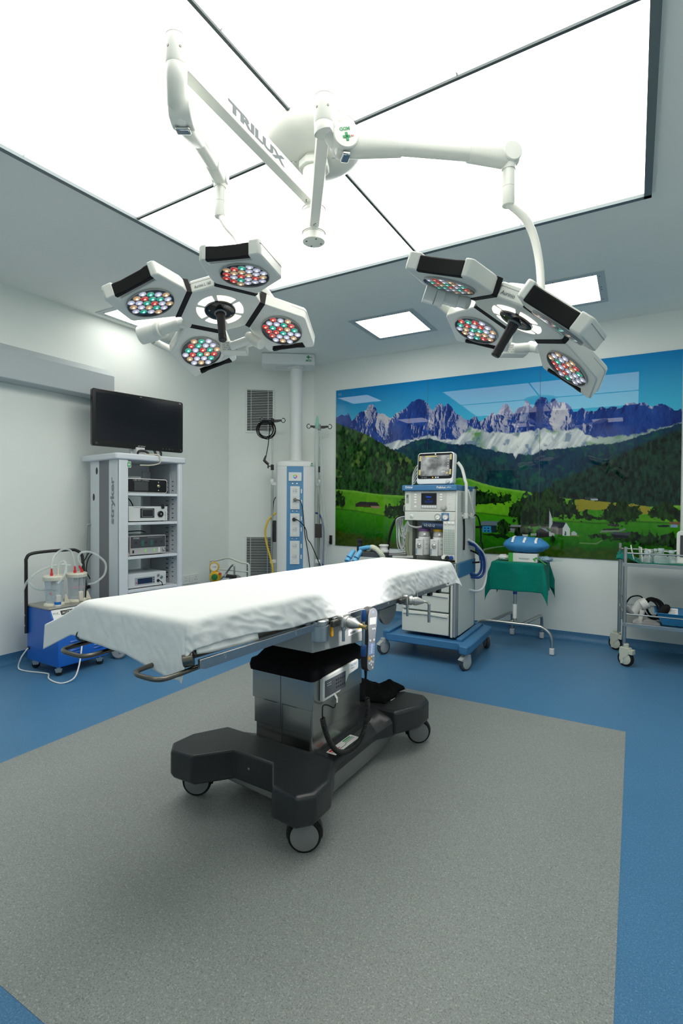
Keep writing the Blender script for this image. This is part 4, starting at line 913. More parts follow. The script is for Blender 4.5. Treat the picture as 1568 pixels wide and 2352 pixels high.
for k in range(22):
    z = .60 + .042 * k
    if 1.39 < z < 1.5 and False: continue
    b = B(); b.box(.10, .135, .2605, .2625, z, z + .008); b.out('slot', BLACK, rp_, smooth=False)
    b = B(); b.box(.175, .20, .274, .2765, z + .012, z + .019); b.out('slot', BLACK, rp_, smooth=False)
b = B(); b.box(-.205, -.19, -.28, .28, 1.55, 1.66); b.out('back_rail', CARTM, ct, bev=.003)
b = B(); b.box(-.205, -.17, .18, .275, .2, 1.60); b.out('back_post', CARTM, ct, bev=.003)
for z in (1.382, 1.131, .838, .553):
    b = B(); b.box(-.2, .283, -.272, .268, z - .024, z); b.out('shelf', CARTM, ct, bev=.003)
b = B(); b.box(-.30, .31, -.31, .31, .13, .19); b.out('cart_base', CARTM, ct, bev=.01)
for x in (-.26, .30):
    for y in (-.30, .29):
        b = B(); b.cyl((x, y, .10), (x, y, .14), .02, n=14); b.rbox(x - .045, x + .045, y - .022, y + .022, .05, .11, .015); cs = b.out('caster', M('caster_grey', (.45, .46, .47), .45), ct, bev=.004)
        a = rad(-60) - CR; ax = Vector((cos(a), sin(a), 0))
        b = B(); b.lathe([(.05, -.026), (.06, -.02), (.06, .02), (.05, .026)], Vector((x, y, .06)), ax, 28); b.out('wheel', M('wheel_grey', (.28, .29, .30), .5), cs, ang=30)
        b = B(); b.lathe([(.056, .022), (.05, .030), (.02, .032), (0, .032)], Vector((x, y, .062)), ax, 28); b.out('wheel_cover', MATS['caster_grey'], cs, ang=30)
b = B(); b.tube(spline([(-.19, -.30, 1.10), (-.21, -.325, 1.09), (-.215, -.33, .95), (-.215, -.33, .7), (-.21, -.325, .55), (-.19, -.30, .54)], 6), .008, 10); b.out('rear_handle', STEEL, ct, ang=60)
b = B(); b.tube(spline([(-.16, -.302, .86), (-.19, -.33, .84), (-.22, -.37, .72), (-.23, -.39, .55), (-.22, -.38, .44)], 8), .004, 6); b.tube(spline([(-.16, -.302, .85), (-.18, -.33, .80), (-.19, -.345, .70), (-.17, -.32, .62)], 8), .004, 6); b.out('cable', SOFTBLK, ct, ang=60)
b = B(); b.tube(spline([(-.20, -.306, .55), (-.22, -.34, .53), (-.235, -.355, .45), (-.23, -.35, .34), (-.21, -.33, .30), (-.20, -.306, .29)], 6), .017, 10); b.out('side_bumper', SOFTBLK, ct, ang=60)
b = B(); b.box(.3035, .3042, -.235, -.20, 1.595, 1.645); lb = b.out('sticker', PAPER, ct, smooth=False)
b = B(); b.box(.3040, .3048, -.231, -.204, 1.600, 1.640); b.out('green_square', GREEN, lb, smooth=False)
b = B(); b.box(.3046, .3052, -.221, -.214, 1.608, 1.632); b.box(.3046, .3052, -.226, -.209, 1.617, 1.623); b.out('cross_mark', PAPER, lb, smooth=False)
for pts in ([(-.05, -.12, 1.655), (-.03, -.10, 1.60), (-.04, -.09, 1.50), (-.06, -.09, 1.40)], [(-.06, -.05, 1.36), (-.05, .0, 1.30), (-.05, .02, 1.22), (-.06, -.06, 1.14)], [(-.06, -.06, 1.36), (-.055, -.06, 1.25), (-.06, -.05, 1.14)], [(-.05, -.07, 1.11), (-.05, -.06, 1.02), (-.06, -.05, .86)], [(-.08, -.06, 1.03), (.0, .05, 1.04), (-.08, .16, 1.02)], [(-.05, -.10, .82), (-.04, -.09, .75), (-.05, -.10, .68)], [(-.05, -.075, .82), (-.04, -.08, .75), (-.05, -.08, .68)]):
    b = B(); b.tube(spline(pts, 8), .0045, 6); b.out('cable', SOFTBLK, ct, ang=60)

def device(name, label, cat, y0, y1, z, h, x1, xd, mb, mf, bev=.006):
    t = thing(name, label, cat, mat=CM @ Matrix.Translation((x1, (y0 + y1) / 2, z)))
    w_ = (y1 - y0) / 2
    b = B(); b.box(-xd, -.004, -w_, w_, .008, h); b.out('body', mb, t, bev=bev)
    for sx, sy in ((-.04, -w_ + .03), (-.04, w_ - .03), (-xd + .04, -w_ + .03), (-xd + .04, w_ - .03)):
        b = B(); b.cyl((sx, sy, 0), (sx, sy, .01), .012, n=10); b.out('foot', BLACK, t)
    fm = frame((0, 0, 0), (0, 1, 0), (0, 0, 1))
    return t, w_, fm
SCR = M('dark_screen', (.02, .022, .028), .15, noise=0)
# camera control unit
t, w_, fm = device('camera_console', 'black fronted video console on the top shelf of the cart', 'medical device', -.215, .178, 1.382, .127, .245, .30, M('console_body_grey', (.55, .57, .60), .4), BLACK)
b = B(); b.rbox(-w_ + .002, w_ - .002, .004, .127, -.004, .008, .022, fm); b.out('bezel', WHITE, t, bev=.002)
b = B(); b.rbox(-w_ + .008, w_ - .008, .009, .121, .007, .0105, .018, fm); fp = b.out('front_panel', M('gloss_black_panel', (.008, .008, .010), .18, noise=0), t, bev=.001)
b = B(); b.box(-.125, .005, .022, .10, .0104, .0112, fm); b.out('screen', M('grey_screen', (.055, .058, .062), .25, noise=0), fp, smooth=False)
b = B(); b.lathe([(.014, 0), (.014, .006), (.008, .010), (0, .010)], (.105, .065, .0105), (0, 0, 1), 18, fm); b.out('connector', M('brass_connector', (.5, .42, .3), .3, .9), fp)
b = B(); b.cyl((.105, .028, .0105), (.105, .028, .0118), .004, n=10, m=fm); b.out('button', PAPER, fp)
text('symbol', 'Y', PAPER, fp, fm @ Matrix.Translation((.105, .098, .0108)), w=.014, h=.014); text('caption', '1588 AIM CAMERA', M('pale_grey_ink', (.4, .4, .42), .5, noise=0), fp, fm @ Matrix.Translation((-.06, .111, .0106)), w=.15)
# light source
t, w_, fm = device('light_source', 'silver light source with a square screen on the second shelf', 'medical device', -.19, .182, 1.131, .136, .245, .32, M('silver_case', (.60, .63, .64), .35, noise=.02), WHITE)
b = B(); b.box(-w_, w_, .008, .136, -.004, .003, fm); fp = b.out('front_panel', M('silver_front', (.62, .65, .65), .35, noise=.015), t, bev=.003)
b = B(); b.box(-.08, .055, .035, .118, .003, .0045, fm); b.out('screen_bezel', BLACK, fp, bev=.001)
b = B(); b.rbox(-.065, .045, .043, .11, .0042, .0055, .006, fm); b.out('screen_rim', M('silver_rim', (.5, .5, .5), .3, .8), fp)
b = B(); b.box(-.061, .041, .047, .106, .0054, .0062, fm); b.out('screen', SCR, fp, smooth=False)
b = B(); b.lathe([(.028, 0), (.028, .010), (.023, .013), (.020, .006), (.011, .006), (.010, .012), (0, .012)], (.113, .068, .003), (0, 0, 1), 24, fm); b.out('light_port', BLACK, fp)
b = B(); b.lathe([(.009, 0), (.009, .014), (0, .014)], (.113, .068, .003), (0, 0, 1), 16, fm); b.out('port_core', CHROME, fp)
b = B(); b.rbox(.145, .175, .085, .125, .003, .010, .01, fm @ Matrix.Rotation(.2, 4, 'Z')); b.out('knob', BLACK, fp, bev=.002)
text('lettering', 'stryker', DKGREY, fp, fm @ frame((.165, .055, .0033), (0, 1, 0), (-1, 0, 0)), w=.075, h=.016); text('caption', 'PRECISION LED LIGHT', DKGREY, fp, fm @ Matrix.Translation((-.09, .127, .0033)), w=.10)
b = B(); b.lathe([(.008, 0), (.008, .0012), (0, .0012)], (-.135, .022, .003), (0, 0, 1), 14, fm); b.out('power_button', LGREY, fp)
for i in range(7):
    b = B(); b.box(-.12 - i * .012, -.114 - i * .012, -.0005, .001, .05, .10, Matrix.Translation((0, -w_, 0)) if True else None); b.out('vent_slot', GREY, t, smooth=False)
# insufflator
t, w_, fm = device('insufflator', 'grey control unit with dark panel and green arrows on the third shelf', 'medical device', -.178, .165, .838, .172, .245, .32, M('taupe_case', (.42, .43, .43), .4, noise=.03), GREY)
b = B(); b.box(-w_, w_, .008, .172, -.004, .003, fm); fp = b.out('front_panel', M('grey_front', (.40, .41, .41), .4, noise=.02), t, bev=.003)
b = B(); b.box(-w_ + .006, w_ - .006, .068, .166, .003, .0042, fm); dp = b.out('dark_panel', M('slate_panel', (.055, .06, .07), .35), fp, smooth=False)
text('lettering', 'STORZ', PAPER, dp, fm @ Matrix.Translation((-.115, .153, .0046)), w=.055, h=.012); text('caption', 'SCB  ELECTRONIC ENDOFLATOR', MATS['pale_grey_ink'], dp, fm @ Matrix.Translation((.06, .154, .0046)), w=.14)
TEAL = M('teal_digits', (.02, .22, .16), .4, noise=0)
for cx in (-.065, .02):
    for i in range(3):
        for j in range(4):
            b = B(); b.box(cx + i * .008, cx + i * .008 + .005, .083 + j * .013, .092 + j * .013, .0041, .0047, fm); b.out('led_bar', TEAL, dp, smooth=False)
for cx in (-.12, -.025, .07, .13):
    b = B(); b.lathe([(.014, 0), (.012, .0008), (0, .0008)], (cx, .115, .0041), (0, 0, 1), 18, fm); b.out('dial', M('dial_shadow', (.03, .034, .04), .5), dp)
ARROW = M('green_arrow', (.25, .75, .10), .4, noise=0, emit=(.2, .7, .1), estr=.15)
for cx in (-.025, .058):
    for sy, cy in ((1, .048), (-1, .036)):
        b = B(); b.prism([(cx - .009, cy - .004 * sy), (cx + .009, cy - .004 * sy), (cx, cy + .008 * sy)][::sy], .003, .0042, fm); b.out('arrow_key', ARROW, fp, smooth=False)
b = B(); b.box(-.15, -.135, .025, .05, .003, .006, fm); b.out('power_switch', BLACK, fp, bev=.001)
b = B(); b.lathe([(.012, 0), (.012, .016), (.006, .018), (.006, .010), (0, .010)], (.145, .045, .003), (0, 0, 1), 18, fm); b.out('outlet_port', CHROME, fp)
for i in range(3):
    b = B(); b.box(.098, .112, .022 + i * .014, .033 + i * .014, .003, .004, fm); b.out('key', PAPER, fp, smooth=False)
# fourth device
t, w_, fm = device('pump_console', 'pale grey console with a blue display on the lowest shelf', 'medical device', -.195, .168, .553, .128, .245, .32, M('pale_case', (.60, .63, .65), .38, noise=.02), WHITE)
b = B(); b.box(-w_, w_, .008, .128, -.004, .003, fm); fp = b.out('front_panel', M('pale_front', (.62, .65, .67), .38, noise=.015), t, bev=.003)
b = B(); b.box(-.12, .07, .028, .095, .003, .0045, fm); b.out('display_bezel', M('bezel_grey', (.35, .37, .40), .4), fp, bev=.001)
b = B(); b.box(-.095, .045, .038, .085, .0044, .0055, fm); b.out('display', M('navy_display', (.015, .03, .075), .2, noise=0), fp, smooth=False)
for x, y in ((.058, .08), (.058, .062), (.058, .044), (-.108, .05)):
    b = B(); b.cyl((x, y, .0044), (x, y, .0058), .006, n=12, m=fm); b.out('button', BLACK if x > 0 else RED, fp)
for x, y, r in ((.10, .098, .011), (.132, .078, .013), (.10, .05, .013)):
    b = B(); b.lathe([(r, 0), (r, .008), (r * .5, .010), (0, .010)], (x, y, .003), (0, 0, 1), 16, fm); b.out('socket', STEEL if y > .06 else BLACK, fp)
b = B(); b.tube(spline([fm @ Vector(p) for p in ((.10, .05, .012), (.108, .045, .03), (.122, .03, .034), (.128, .005, .03))], 6), .004, 6); b.out('lead', SOFTBLK, t, ang=60)
text('lettering', 'stryker', M('pale_letter', (.42, .44, .46), .5, noise=0), fp, fm @ frame((.162, .065, .0033), (0, 1, 0), (-1, 0, 0)), w=.08, h=.016)
# plastic bag
pb = thing('plastic_bag', 'clear plastic bag with a red edge stuffed beside the third console', 'bag', mat=CM @ Matrix.Translation((.24, -.225, .838)))
def fb_(u, v):
    y = -.035 + .07 * u; z = .005 + .20 * v - .02 * v * u
    return (.02 + .02 * mnoise.noise(Vector((u * 4, v * 5, 2))) + .02 * sin(v * 5 + u * 3), y * (1 - .25 * v) + .008 * mnoise.noise(Vector((v * 7, u * 3, 6))) - .01 * v, z)
b = B(); b.grid(fb_, 12, 20); b.out('film', glass('bag_film', (.93, .93, .93), .22, .2), pb, ang=60, solid=.003)
b = B(); b.tube([fb_(1, i / 20) for i in range(20)], .0018, 6); b.out('zip_edge', M('pink_red_edge', (.55, .18, .18), .5), pb, ang=60)
# ------------------------------------------------------------------ monitor
MA = rad(-12); mc = Vector((-3.947, 3.186, 2.035))
mo = thing('monitor', 'large black flat monitor standing on top of the white cart', 'monitor', mat=Matrix.Translation((mc.x, mc.y, 1.713)) @ Matrix.Rotation(MA, 4, 'Z'))
zc = mc.z - 1.713; W2, H2 = .433, .247
GLB = M('piano_black', (.006, .006, .007), .18, noise=0)
fm = frame((0, 0, zc), (0, 1, 0), (0, 0, 1))
b = B(); b.rbox(-W2, W2, -H2, H2, -.045, 0, .02, fm); bz = b.out('housing', GLB, mo, bev=.006)
b = B(); b.box(-W2 + .03, W2 - .03, -H2 + .055, H2 - .032, -.001, .0012, fm); b.out('screen', M('navy_black_screen', (.004, .005, .012), .12, noise=0), mo, smooth=False)
text('lettering', 'stryker', M('silver_letter', (.45, .46, .48), .4, noise=0), bz, fm @ Matrix.Translation((.01, -H2 + .028, .0006)), w=.075, h=.02); text('resolution_mark', '4K', MATS['silver_letter'], bz, fm @ Matrix.Translation((W2 - .035, H2 - .018, .0006)), w=.026)
for i in range(4):
    b = B(); b.cyl((.22 + i * .033, -H2 + .024, 0), (.22 + i * .033, -H2 + .024, .0012), .008, n=14, m=fm); b.out('button', M('dim_button', (.02, .02, .022), .5), bz)
for x in (-W2 + .035, W2 - .024):
    b = B(); b.cyl((x, -H2 + .024, 0), (x, -H2 + .024, .0015), .011, n=16, m=fm); b.out('corner_cap', M('dim_cap', (.03, .03, .03), .5), bz)
b = B(); b.box(-.008, .008, H2 - .018, H2 - .014, 0, .0012, fm); b.out('status_mark', MATS['silver_letter'], bz, smooth=False)
for y0, y1 in ((.19, .205), (-.185, -.165)):
    b = B(); b.box(W2 - .004, W2 + .004, y0, y1, -.04, .002, fm); b.out('edge_clip', LGREY, bz, bev=.001)
b = B(); b.box(-.09, -.05, -.07, .07, .0, zc, None); b.rbox(-.17, .05, -.10, .10, 0, .012, .02); b.out('stand', LGREY, mo, bev=.003)
b = B(); b.box(-.05, .02, -.05, .03, .012, .09); b.out('stand_neck', LGREY, mo, bev=.004)
for p in ([(-.02, .14, .09), (-.01, .15, .05), (.03, .16, .01)], [(-.02, .20, .10), (.0, .20, .05), (.03, .18, .01)]):
    b = B(); b.tube(p, .011, 8); b.out('cable_plug', BLACK, mo)
b = B(); b.tube(spline([(.03, -.045, .012), (.035, -.04, .05), (.04, -.0, .06), (.05, .04, .045), (.06, .05, .012)], 6), .010, 8); b.out('cable_loop', BLACK, mo, ang=60)
bs = thing('cord_strap', 'beige strap hanging over the front edge of the cart top', 'strap', mat=CM @ Matrix.Translation((.318, .03, 1.713)))
b = B(); b.tube(spline([(-.14, -.04, .016), (-.08, -.02, .012), (-.02, .01, .010), (.008, .025, -.002), (.010, .03, -.05), (.0, .02, -.07), (-.03, -.03, -.085), (-.03, -.14, -.092)], 8), .006, 8); b.out('strap', M('beige_strap', (.60, .56, .46), .6), bs, ang=60)

# ------------------------------------------------------------------ suction machine
SM_ = Matrix.Translation((-3.885, 2.45, 0)) @ Matrix.Rotation(rad(-2), 4, 'Z')
su = thing('suction_machine', 'blue wheeled suction machine with two clear canisters and a black handle', 'suction unit', mat=SM_)
BLUEP = M('royal_blue_enamel', (.008, .115, .50), .32, noise=.03)
b = B(); b.prism([(-.215, .075), (.215, .075), (.215, .30), (.10, .492), (-.215, .492)], -.205, .205, Matrix(((1, 0, 0, 0), (0, 0, 1, 0), (0, 1, 0, 0), (0, 0, 0, 1)))); bd = b.out('cabinet', BLUEP, su, bev=.005)
for y0 in (-.115, .075):
    for k in range(5):
        b = B(); b.loft([[(.2145, y0, .155 + k * .022), (.2145, y0 + .085, .155 + k * .022), (.2145, y0 + .085, .167 + k * .022), (.2145, y0, .167 + k * .022)], [(.222, y0 + .008, .157 + k * .022), (.222, y0 + .077, .157 + k * .022), (.2165, y0 + .077, .1655 + k * .022), (.2165, y0 + .008, .1655 + k * .022)]]); b.out('louvre', BLUEP, bd)
b = B(); b.box(-.222, .112, -.212, .212, .490, .503); b.out('top_plate', M('worn_steel_top', (.40, .38, .34), .35, .7, noise=.12), su, bev=.003)
sl = frame((.1575, 0, .396), (0, 1, 0), Vector((-.115, 0, .192)))
b = B(); b.box(-.195, .195, -.108, .105, 0, .003, sl); cp = b.out('control_panel', PAPER, su, smooth=False)
b = B(); b.box(-.13, .06, .055, .09, .0028, .0036, sl); nb_ = b.out('name_bar', BLACK, cp, smooth=False)
text('lettering', 'ACCELERATOR', PAPER, nb_, sl @ Matrix.Translation((-.035, .0725, .0039)), w=.17, h=.018); text('caption', 'M.K.', DKGREY, cp, sl @ Matrix.Translation((-.165, .072, .0035)), w=.045)
b = B(); b.lathe([(.035, 0), (.035, .01), (0, .01)], (-.05, -.03, .003), (0, 0, 1), 24, sl); b.out('vacuum_gauge', LGREY, cp)
for cx, cy in ((-.17, -.16), (.165, -.17), (.165, .16), (-.17, .16)):
    b = B(); b.cyl((cx, cy, .05), (cx, cy, .08), .014, n=12); b.prism([(-.018, .028), (.018, .028), (.026, .058), (-.026, .058)], -.016, .016, Matrix.Translation((cx, cy, 0)) @ Matrix(((.6, 0, -.8, 0), (.8, 0, .6, 0), (0, 1, 0, 0), (0, 0, 0, 1)))); c_ = b.out('caster', STEEL, su)
    b = B(); b.lathe([(.022, -.010), (.028, -.006), (.028, .006), (.022, .010)], (cx, cy, .028), (.85, -.5, 0), 20); b.out('wheel', BLACK, c_)
b = B(); b.tube(spline([(-.20, -.218, .28), (-.20, -.218, .5), (-.20, -.218, .80), (-.20, -.215, .86), (-.195, -.18, .895), (-.19, -.05, .905), (-.175, .12, .905), (-.17, .17, .895), (-.165, .21, .86), (-.15, .215, .78), (-.11, .216, .52), (-.10, .216, .30)], 6), .0125, 12); b.out('handle', BLACK, su, ang=60)
for z in (.34, .42):
    b = B(); b.lathe([(.008, 0), (.006, .004), (0, .004)], (-.20, -.230, z), (0, -1, 0), 12); b.out('handle_bolt', STEEL, su)
CLEAR = glass('clear_canister', (.90, .93, .95), .14, .08)
IVORY = M('ivory_plastic', (.72, .69, .58), .4, noise=.02)
HOSE = glass('clear_hose', (.88, .93, .91), .38, .25)
for k, (cx, cy) in enumerate(((-.02, -.10), (-.045, .095))):
    b = B(); b.lathe([(.058, .02), (.068, .20), (.066, .20), (.056, .024), (0, .024)][::1], (cx, cy, .503), n=32); cn = b.out('canister', CLEAR, su, ang=40)
    b = B(); b.lathe([(.074, 0), (.070, .012), (.060, .018)], (cx, cy, .503), n=28); b.out('foot_ring', IVORY, cn)
    b = B()
    n = 60; b.loft([[((r + (.002 if i % 2 else 0)) * cos(2 * pi * i / n) + cx, (r + (.002 if i % 2 else 0)) * sin(2 * pi * i / n) + cy, z) for i in range(n)] for r, z in ((.074, .695), (.076, .699), (.077, .722), (.072, .730))]); ld = b.out('lid', IVORY, cn, ang=30)
    b = B(); b.box(cx + .05, cx + .078, cy - .022, cy + .012, .503, .585); b.out('bracket', IVORY, cn, bev=.006)
    b = B(); b.prism([(.045, .0), (.085, .0), (.08, .012), (.06, .07), (.05, .07)], -.008, .008, Matrix.Translation((cx - .005, cy + .03, .503)) @ Matrix(((.5, 0, -.86, 0), (.86, 0, .5, 0), (0, 1, 0, 0), (0, 0, 0, 1)))); b.out('bracket', IVORY, cn, bev=.003)
    b = B(); b.cyl((cx + .01, cy - .01, .69), (cx + .01, cy - .01, .655), .018, n=14); b.out('float_valve', IVORY, cn)
    if k == 0:
        for j in range(9):
            b = B(); z = .56 + j * .015; r = .0605 + (z - .523) / .18 * .008
            a0 = rad(-50); b.tube([(cx + (r + .002) * cos(a0 + t * .02), cy + (r + .002) * sin(a0 + t * .02), z) for t in range(0, 8 if j % 2 else 14)], .0008, 5); b.out('scale_mark', DKGREY, cn)
        text('lettering', 'VAC', RED, cn, frame((cx + .045, cy - .052, .60), (.75, .66, 0), (0, 0, 1)), w=.022, h=.02)
    else:
        text('lettering', 'VACUUM', M('faded_red_ink', (.62, .25, .28), .5, noise=0), cn, frame((cx + .062, cy - .036, .62), (.5, .86, 0), (0, 0, 1)), w=.075, h=.018)
    for fx, fy, tilt in (((.0, -.02, 0),) if k == 0 else ((.01, -.02, 0), (.02, .032, -.012))):
        b = B(); b.cyl((cx + fx, cy + fy, .728), (cx + fx, cy + fy, .750), .011, n=14); b.tube([(cx + fx, cy + fy, .748), (cx + fx + tilt * .2, cy + fy + tilt, .765), (cx + fx + tilt * .5, cy + fy + tilt * 1.6, .785)], [.008, .0075, .0065], 12); b.out('hose_fitting', RED, ld, ang=60)
b = B(); b.cyl((.055, -.115, .503), (.055, -.115, .515), .026, n=20); fj = b.out('filter_jar', PAPER, su)
b = B(); b.lathe([(.0235, .0), (.0235, .02), (.022, .02)], (.055, -.115, .515), n=20); b.out('blue_band', M('blue_cap', (.01, .16, .55), .4), fj)
b = B(); b.lathe([(.021, .0), (.021, .035), (.016, .045), (.016, .12), (.010, .125), (.010, .14)], (.055, -.115, .535), n=20); b.out('jar_glass', CLEAR, fj, ang=40)
b = B(); b.cyl((-.01, -.075, .728), (-.01, -.075, .79), .007, n=12); b.out('spout', IVORY, su)
for pts in ([(-.02, -.12, .785), (-.03, -.10, .87), (-.03, -.03, .925), (-.04, .04, .91), (-.035, .068, .84), (-.035, .075, .785)],
            [(-.025, .125, .785), (-.03, .10, .84), (-.02, .12, .89), (.0, .20, .885), (.02, .30, .80), (.02, .30, .70), (-.01, .24, .635), (-.05, .20, .62)],
            [(-.01, -.075, .79), (.0, -.06, .83), (.03, -.04, .83), (.05, -.05, .76), (.055, -.09, .70), (.055, -.115, .675)],
            [(-.14, -.20, .725), (-.15, -.22, .68), (-.14, -.16, .62), (-.08, -.04, .60)],
            [(-.06, .06, .79), (-.10, .0, .80), (-.13, -.10, .78), (-.16, -.20, .72), (-.19, -.245, .62), (-.20, -.25, .53)]):
    b = B(); b.tube(spline(pts, 8), .0088, 10); b.out('hose', HOSE, su, ang=60)
b = B(); b.tube(spline([SM_.inverted() @ Vector(p) for p in ((-4.06, 2.235, .17), (-4.09, 2.20, .10), (-4.11, 2.19, .02), (-4.03, 2.20, .006), (-3.90, 2.235, .006), (-3.82, 2.25, .006), (-3.78, 2.23, .006), (-3.71, 2.19, .006), (-3.60, 2.17, .006), (-3.53, 2.19, .006), (-3.50, 2.25, .03), (-3.52, 2.30, .10), (-3.58, 2.36, .20), (-3.64, 2.405, .265), (-3.668, 2.41, .28))], 8), .0055, 8); b.out('power_cord', M('white_cable', (.74, .75, .74), .4), su, ang=60)
b = B(); b.cyl((-.185, -.204, .165), (-.185, -.215, .165), .012, n=12); b.out('cord_inlet', BLACK, su)

# ------------------------------------------------------------------ gas regulator trolley
fl_ = thing('gas_trolley', 'small white tube trolley with yellow gas gauges behind the table', 'trolley', (-3.88, 4.3, 0), .0)
CREAM = M('cream_tube_paint', (.66, .68, .60), .4)
b = B(); b.tube(spline([(-.285, 0, .05), (-.283, 0, .35), (-.282, 0, .60), (-.28, 0, .64), (-.255, 0, .652), (-.20, 0, .655), (-.12, 0, .672), (-.05, 0, .690), (.03, 0, .690), (.10, 0, .672), (.18, 0, .655), (.245, 0, .652), (.275, 0, .64), (.28, 0, .60), (.282, 0, .35), (.285, 0, .05)], 6), .0105, 10); b.out('frame', CREAM, fl_, ang=60)
for z in (.56, .18):
    b = B(); b.cyl((-.284, 0, z), (.284, 0, z), .008, n=10); b.out('cross_bar', CREAM, fl_)
for x in (-.2, .2):
    b = B(); b.lathe([(.05, -.014), (.06, -.008), (.06, .008), (.05, .014)], (x * 1.35, .06, .06), (1, 0, 0), 24); b.out('wheel', BLACK, fl_)
b = B(); b.box(-.28, .28, -.05, .16, .045, .06); b.out('foot_plate', CREAM, fl_, bev=.004)
b = B(); b.lathe([(.085, 0), (.085, .36), (.06, .42), (.03, .44)], (.02, .08, .06), n=28); b.out('gas_cylinder', M('cylinder_grey', (.30, .31, .30), .4), fl_)
b = B(); b.lathe([(.052, -.012), (.055, 0), (.055, .022), (.048, .028), (.044, .024), (0, .024)], (-.205, -.01, .585), (.45, -.9, .05), 28); g = b.out('gauge', YELLOW, fl_, ang=30)
b = B(); b.lathe([(.043, 0), (0, .0006)], Vector((-.205, -.01, .585)) + Vector((.45, -.9, .05)).normalized() * .0245, (.45, -.9, .05), 24); b.out('dial', PAPER, g)
text('dial_text', '-100', DKGREY, g, frame(Vector((-.205, -.01, .585)) + Vector((.45, -.9, .05)).normalized() * .026, (.9, .45, 0), (0, 0, 1)), w=.055, h=.016)
b = B(); b.lathe([(.055, -.03), (.064, -.02), (.064, .02), (.05, .03), (.03, .032), (.03, .04), (0, .04)], (-.19, -.01, .475), (.45, -.9, .05), 28); rg = b.out('regulator', YELLOW, fl_, ang=30)
b = B(); b.lathe([(.030, .032), (.034, .036), (.034, .05), (.026, .06), (0, .062)], (-.19, -.01, .475), (.45, -.9, .05), 24); b.out('green_knob', M('green_knob', (.02, .22, .06), .4), rg)
b = B(); b.cyl((-.115, -.03, .515), (-.08, -.05, .52), .012, n=12); b.out('red_tap', RED, fl_)
b = B(); b.tube(spline([(-.10, -.02, .46), (-.05, -.02, .50), (.02, -.02, .58), (.05, -.02, .61), (.075, -.02, .625), (.09, -.02, .61), (.092, -.02, .56), (.092, -.02, .48)], 8), .010, 10); b.out('bent_pipe', STEEL, fl_, ang=60)
b = B(); b.cyl((.0, -.03, .50), (.12, -.03, .50), .02, n=16); b.out('valve_handle', M('brown_black_handle', (.03, .025, .022), .4), fl_, bev=.003)
b = B(); b.cyl((-.03, -.03, .50), (.0, -.03, .50), .024, n=16); b.out('valve_collar', CHROME, fl_, bev=.002)
# ------------------------------------------------------------------ corner vents
u_ = Vector((CH1[0] - CH0[0], CH1[1] - CH0[1], 0)).normalized(); VF = frame((CH0[0], CH0[1], 0), u_, (0, 0, 1))
for lb, z0, z1 in (('upper white slatted wall vent behind the hanging black cable', 2.194, 2.698), ('lower white slatted wall vent behind the yellow hose', .375, .875)):
    vt = thing('wall_vent', lb, 'vent', mat=VF @ Matrix.Translation((.378, (z0 + z1) / 2, 0)), group='white wall vents')
    hw, hh = .157, (z1 - z0) / 2; o = .02
    b = B(); b.box(-hw - o, hw + o, hh, hh + o, 0, .012); b.box(-hw - o, hw + o, -hh - o, -hh, 0, .012); b.box(-hw - o, -hw, -hh, hh, 0, .012); b.box(hw, hw + o, -hh, hh, 0, .012); b.out('frame', WHITE, vt, bev=.002)
    b = B(); b.box(-hw, hw, -hh, hh, .0005, .002); b.out('dark_duct', M('duct_black', (.006, .006, .006), .9, noise=.1), vt, smooth=False)
    b = B(); n = 25
    for i in range(n):
        y = -hh + (i + .5) * 2 * hh / n; b.box(-hw, hw, y - .0048, y + .0026, .004, .010)
    for x in (-.108, .100): b.box(x - .003, x + .003, -hh, hh, .0105, .0125)
    b.out('slats', M('slat_white', (.62, .65, .64), .45, noise=.02), vt, smooth=False)

# ------------------------------------------------------------------ ceiling pendant
PA = rad(34.8); PMx = Matrix.Translation((-3.48, 5.0, 0)) @ Matrix.Rotation(PA, 4, 'Z')
pd = thing('supply_pendant', 'white ceiling-hung supply column with a blue socket strip', 'supply column', mat=PMx)
PW = M('pendant_white', (.76, .78, .77), .38, noise=.015)
b = B(); b.rbox(-.40, .215, -.15, .15, 2.895, 3.022, .05); ca = b.out('ceiling_arm', PW, pd, bev=.012, seg=3)
b = B(); b.box(-.25, -.02, -.06, .06, 2.889, 2.896); b.out('arm_hatch', LGREY, ca, bev=.002)
lg = frame((.140, -.1515, 2.965), (1, 0, 0), (0, 0, 1))
def mdd(par, fr, s):
    text('maker_logo', 'MDD', GREEN, par, fr @ Matrix.Translation((0, -.022 * s, 0)), w=.07 * s, h=.024 * s, bold=.03)
    b = B(); b.box(-.012 * s, .002 * s, -.002 * s, .042 * s, .0003, .001, fr); b.box(-.028 * s, .016 * s, .012 * s, .027 * s, .0003, .0009, fr); b.out('logo_cross', GREEN, par, smooth=False)
    b = B(); b.box(.018 * s, .040 * s, .014 * s, .020 * s, .0003, .001, fr); b.out('logo_dash', RED, par, smooth=False)
mdd(ca, lg, .95)
b = B(); b.lathe([(.09, 0), (.105, .008), (.105, .018), (.10, .024)], (.0, 0, 2.872), n=40); b.out('pole_collar', PW, pd, ang=30)
b = B(); b.lathe([(.072, 0), (.072, 1.09)], (.0, 0, 1.79), n=40); b.out('pole', PW, pd)
def bodyring(z, s=1.): 
    P = []
    for x, y in ((.10, -.135), (.17, -.128), (.212, -.10), (.229, -.05), (.229, .06), (.20, .12), (.12, .14)): P.append((x * s, y * s, z))
    return P + [(-x, y, z_) for x, y, z_ in P[::-1]]
b = B(); b.loft([bodyring(.42), bodyring(1.735), bodyring(1.765), bodyring(1.785, .95), bodyring(1.798, .78), bodyring(1.803, .5)]); bo = b.out('column_body', PW, pd, ang=35)
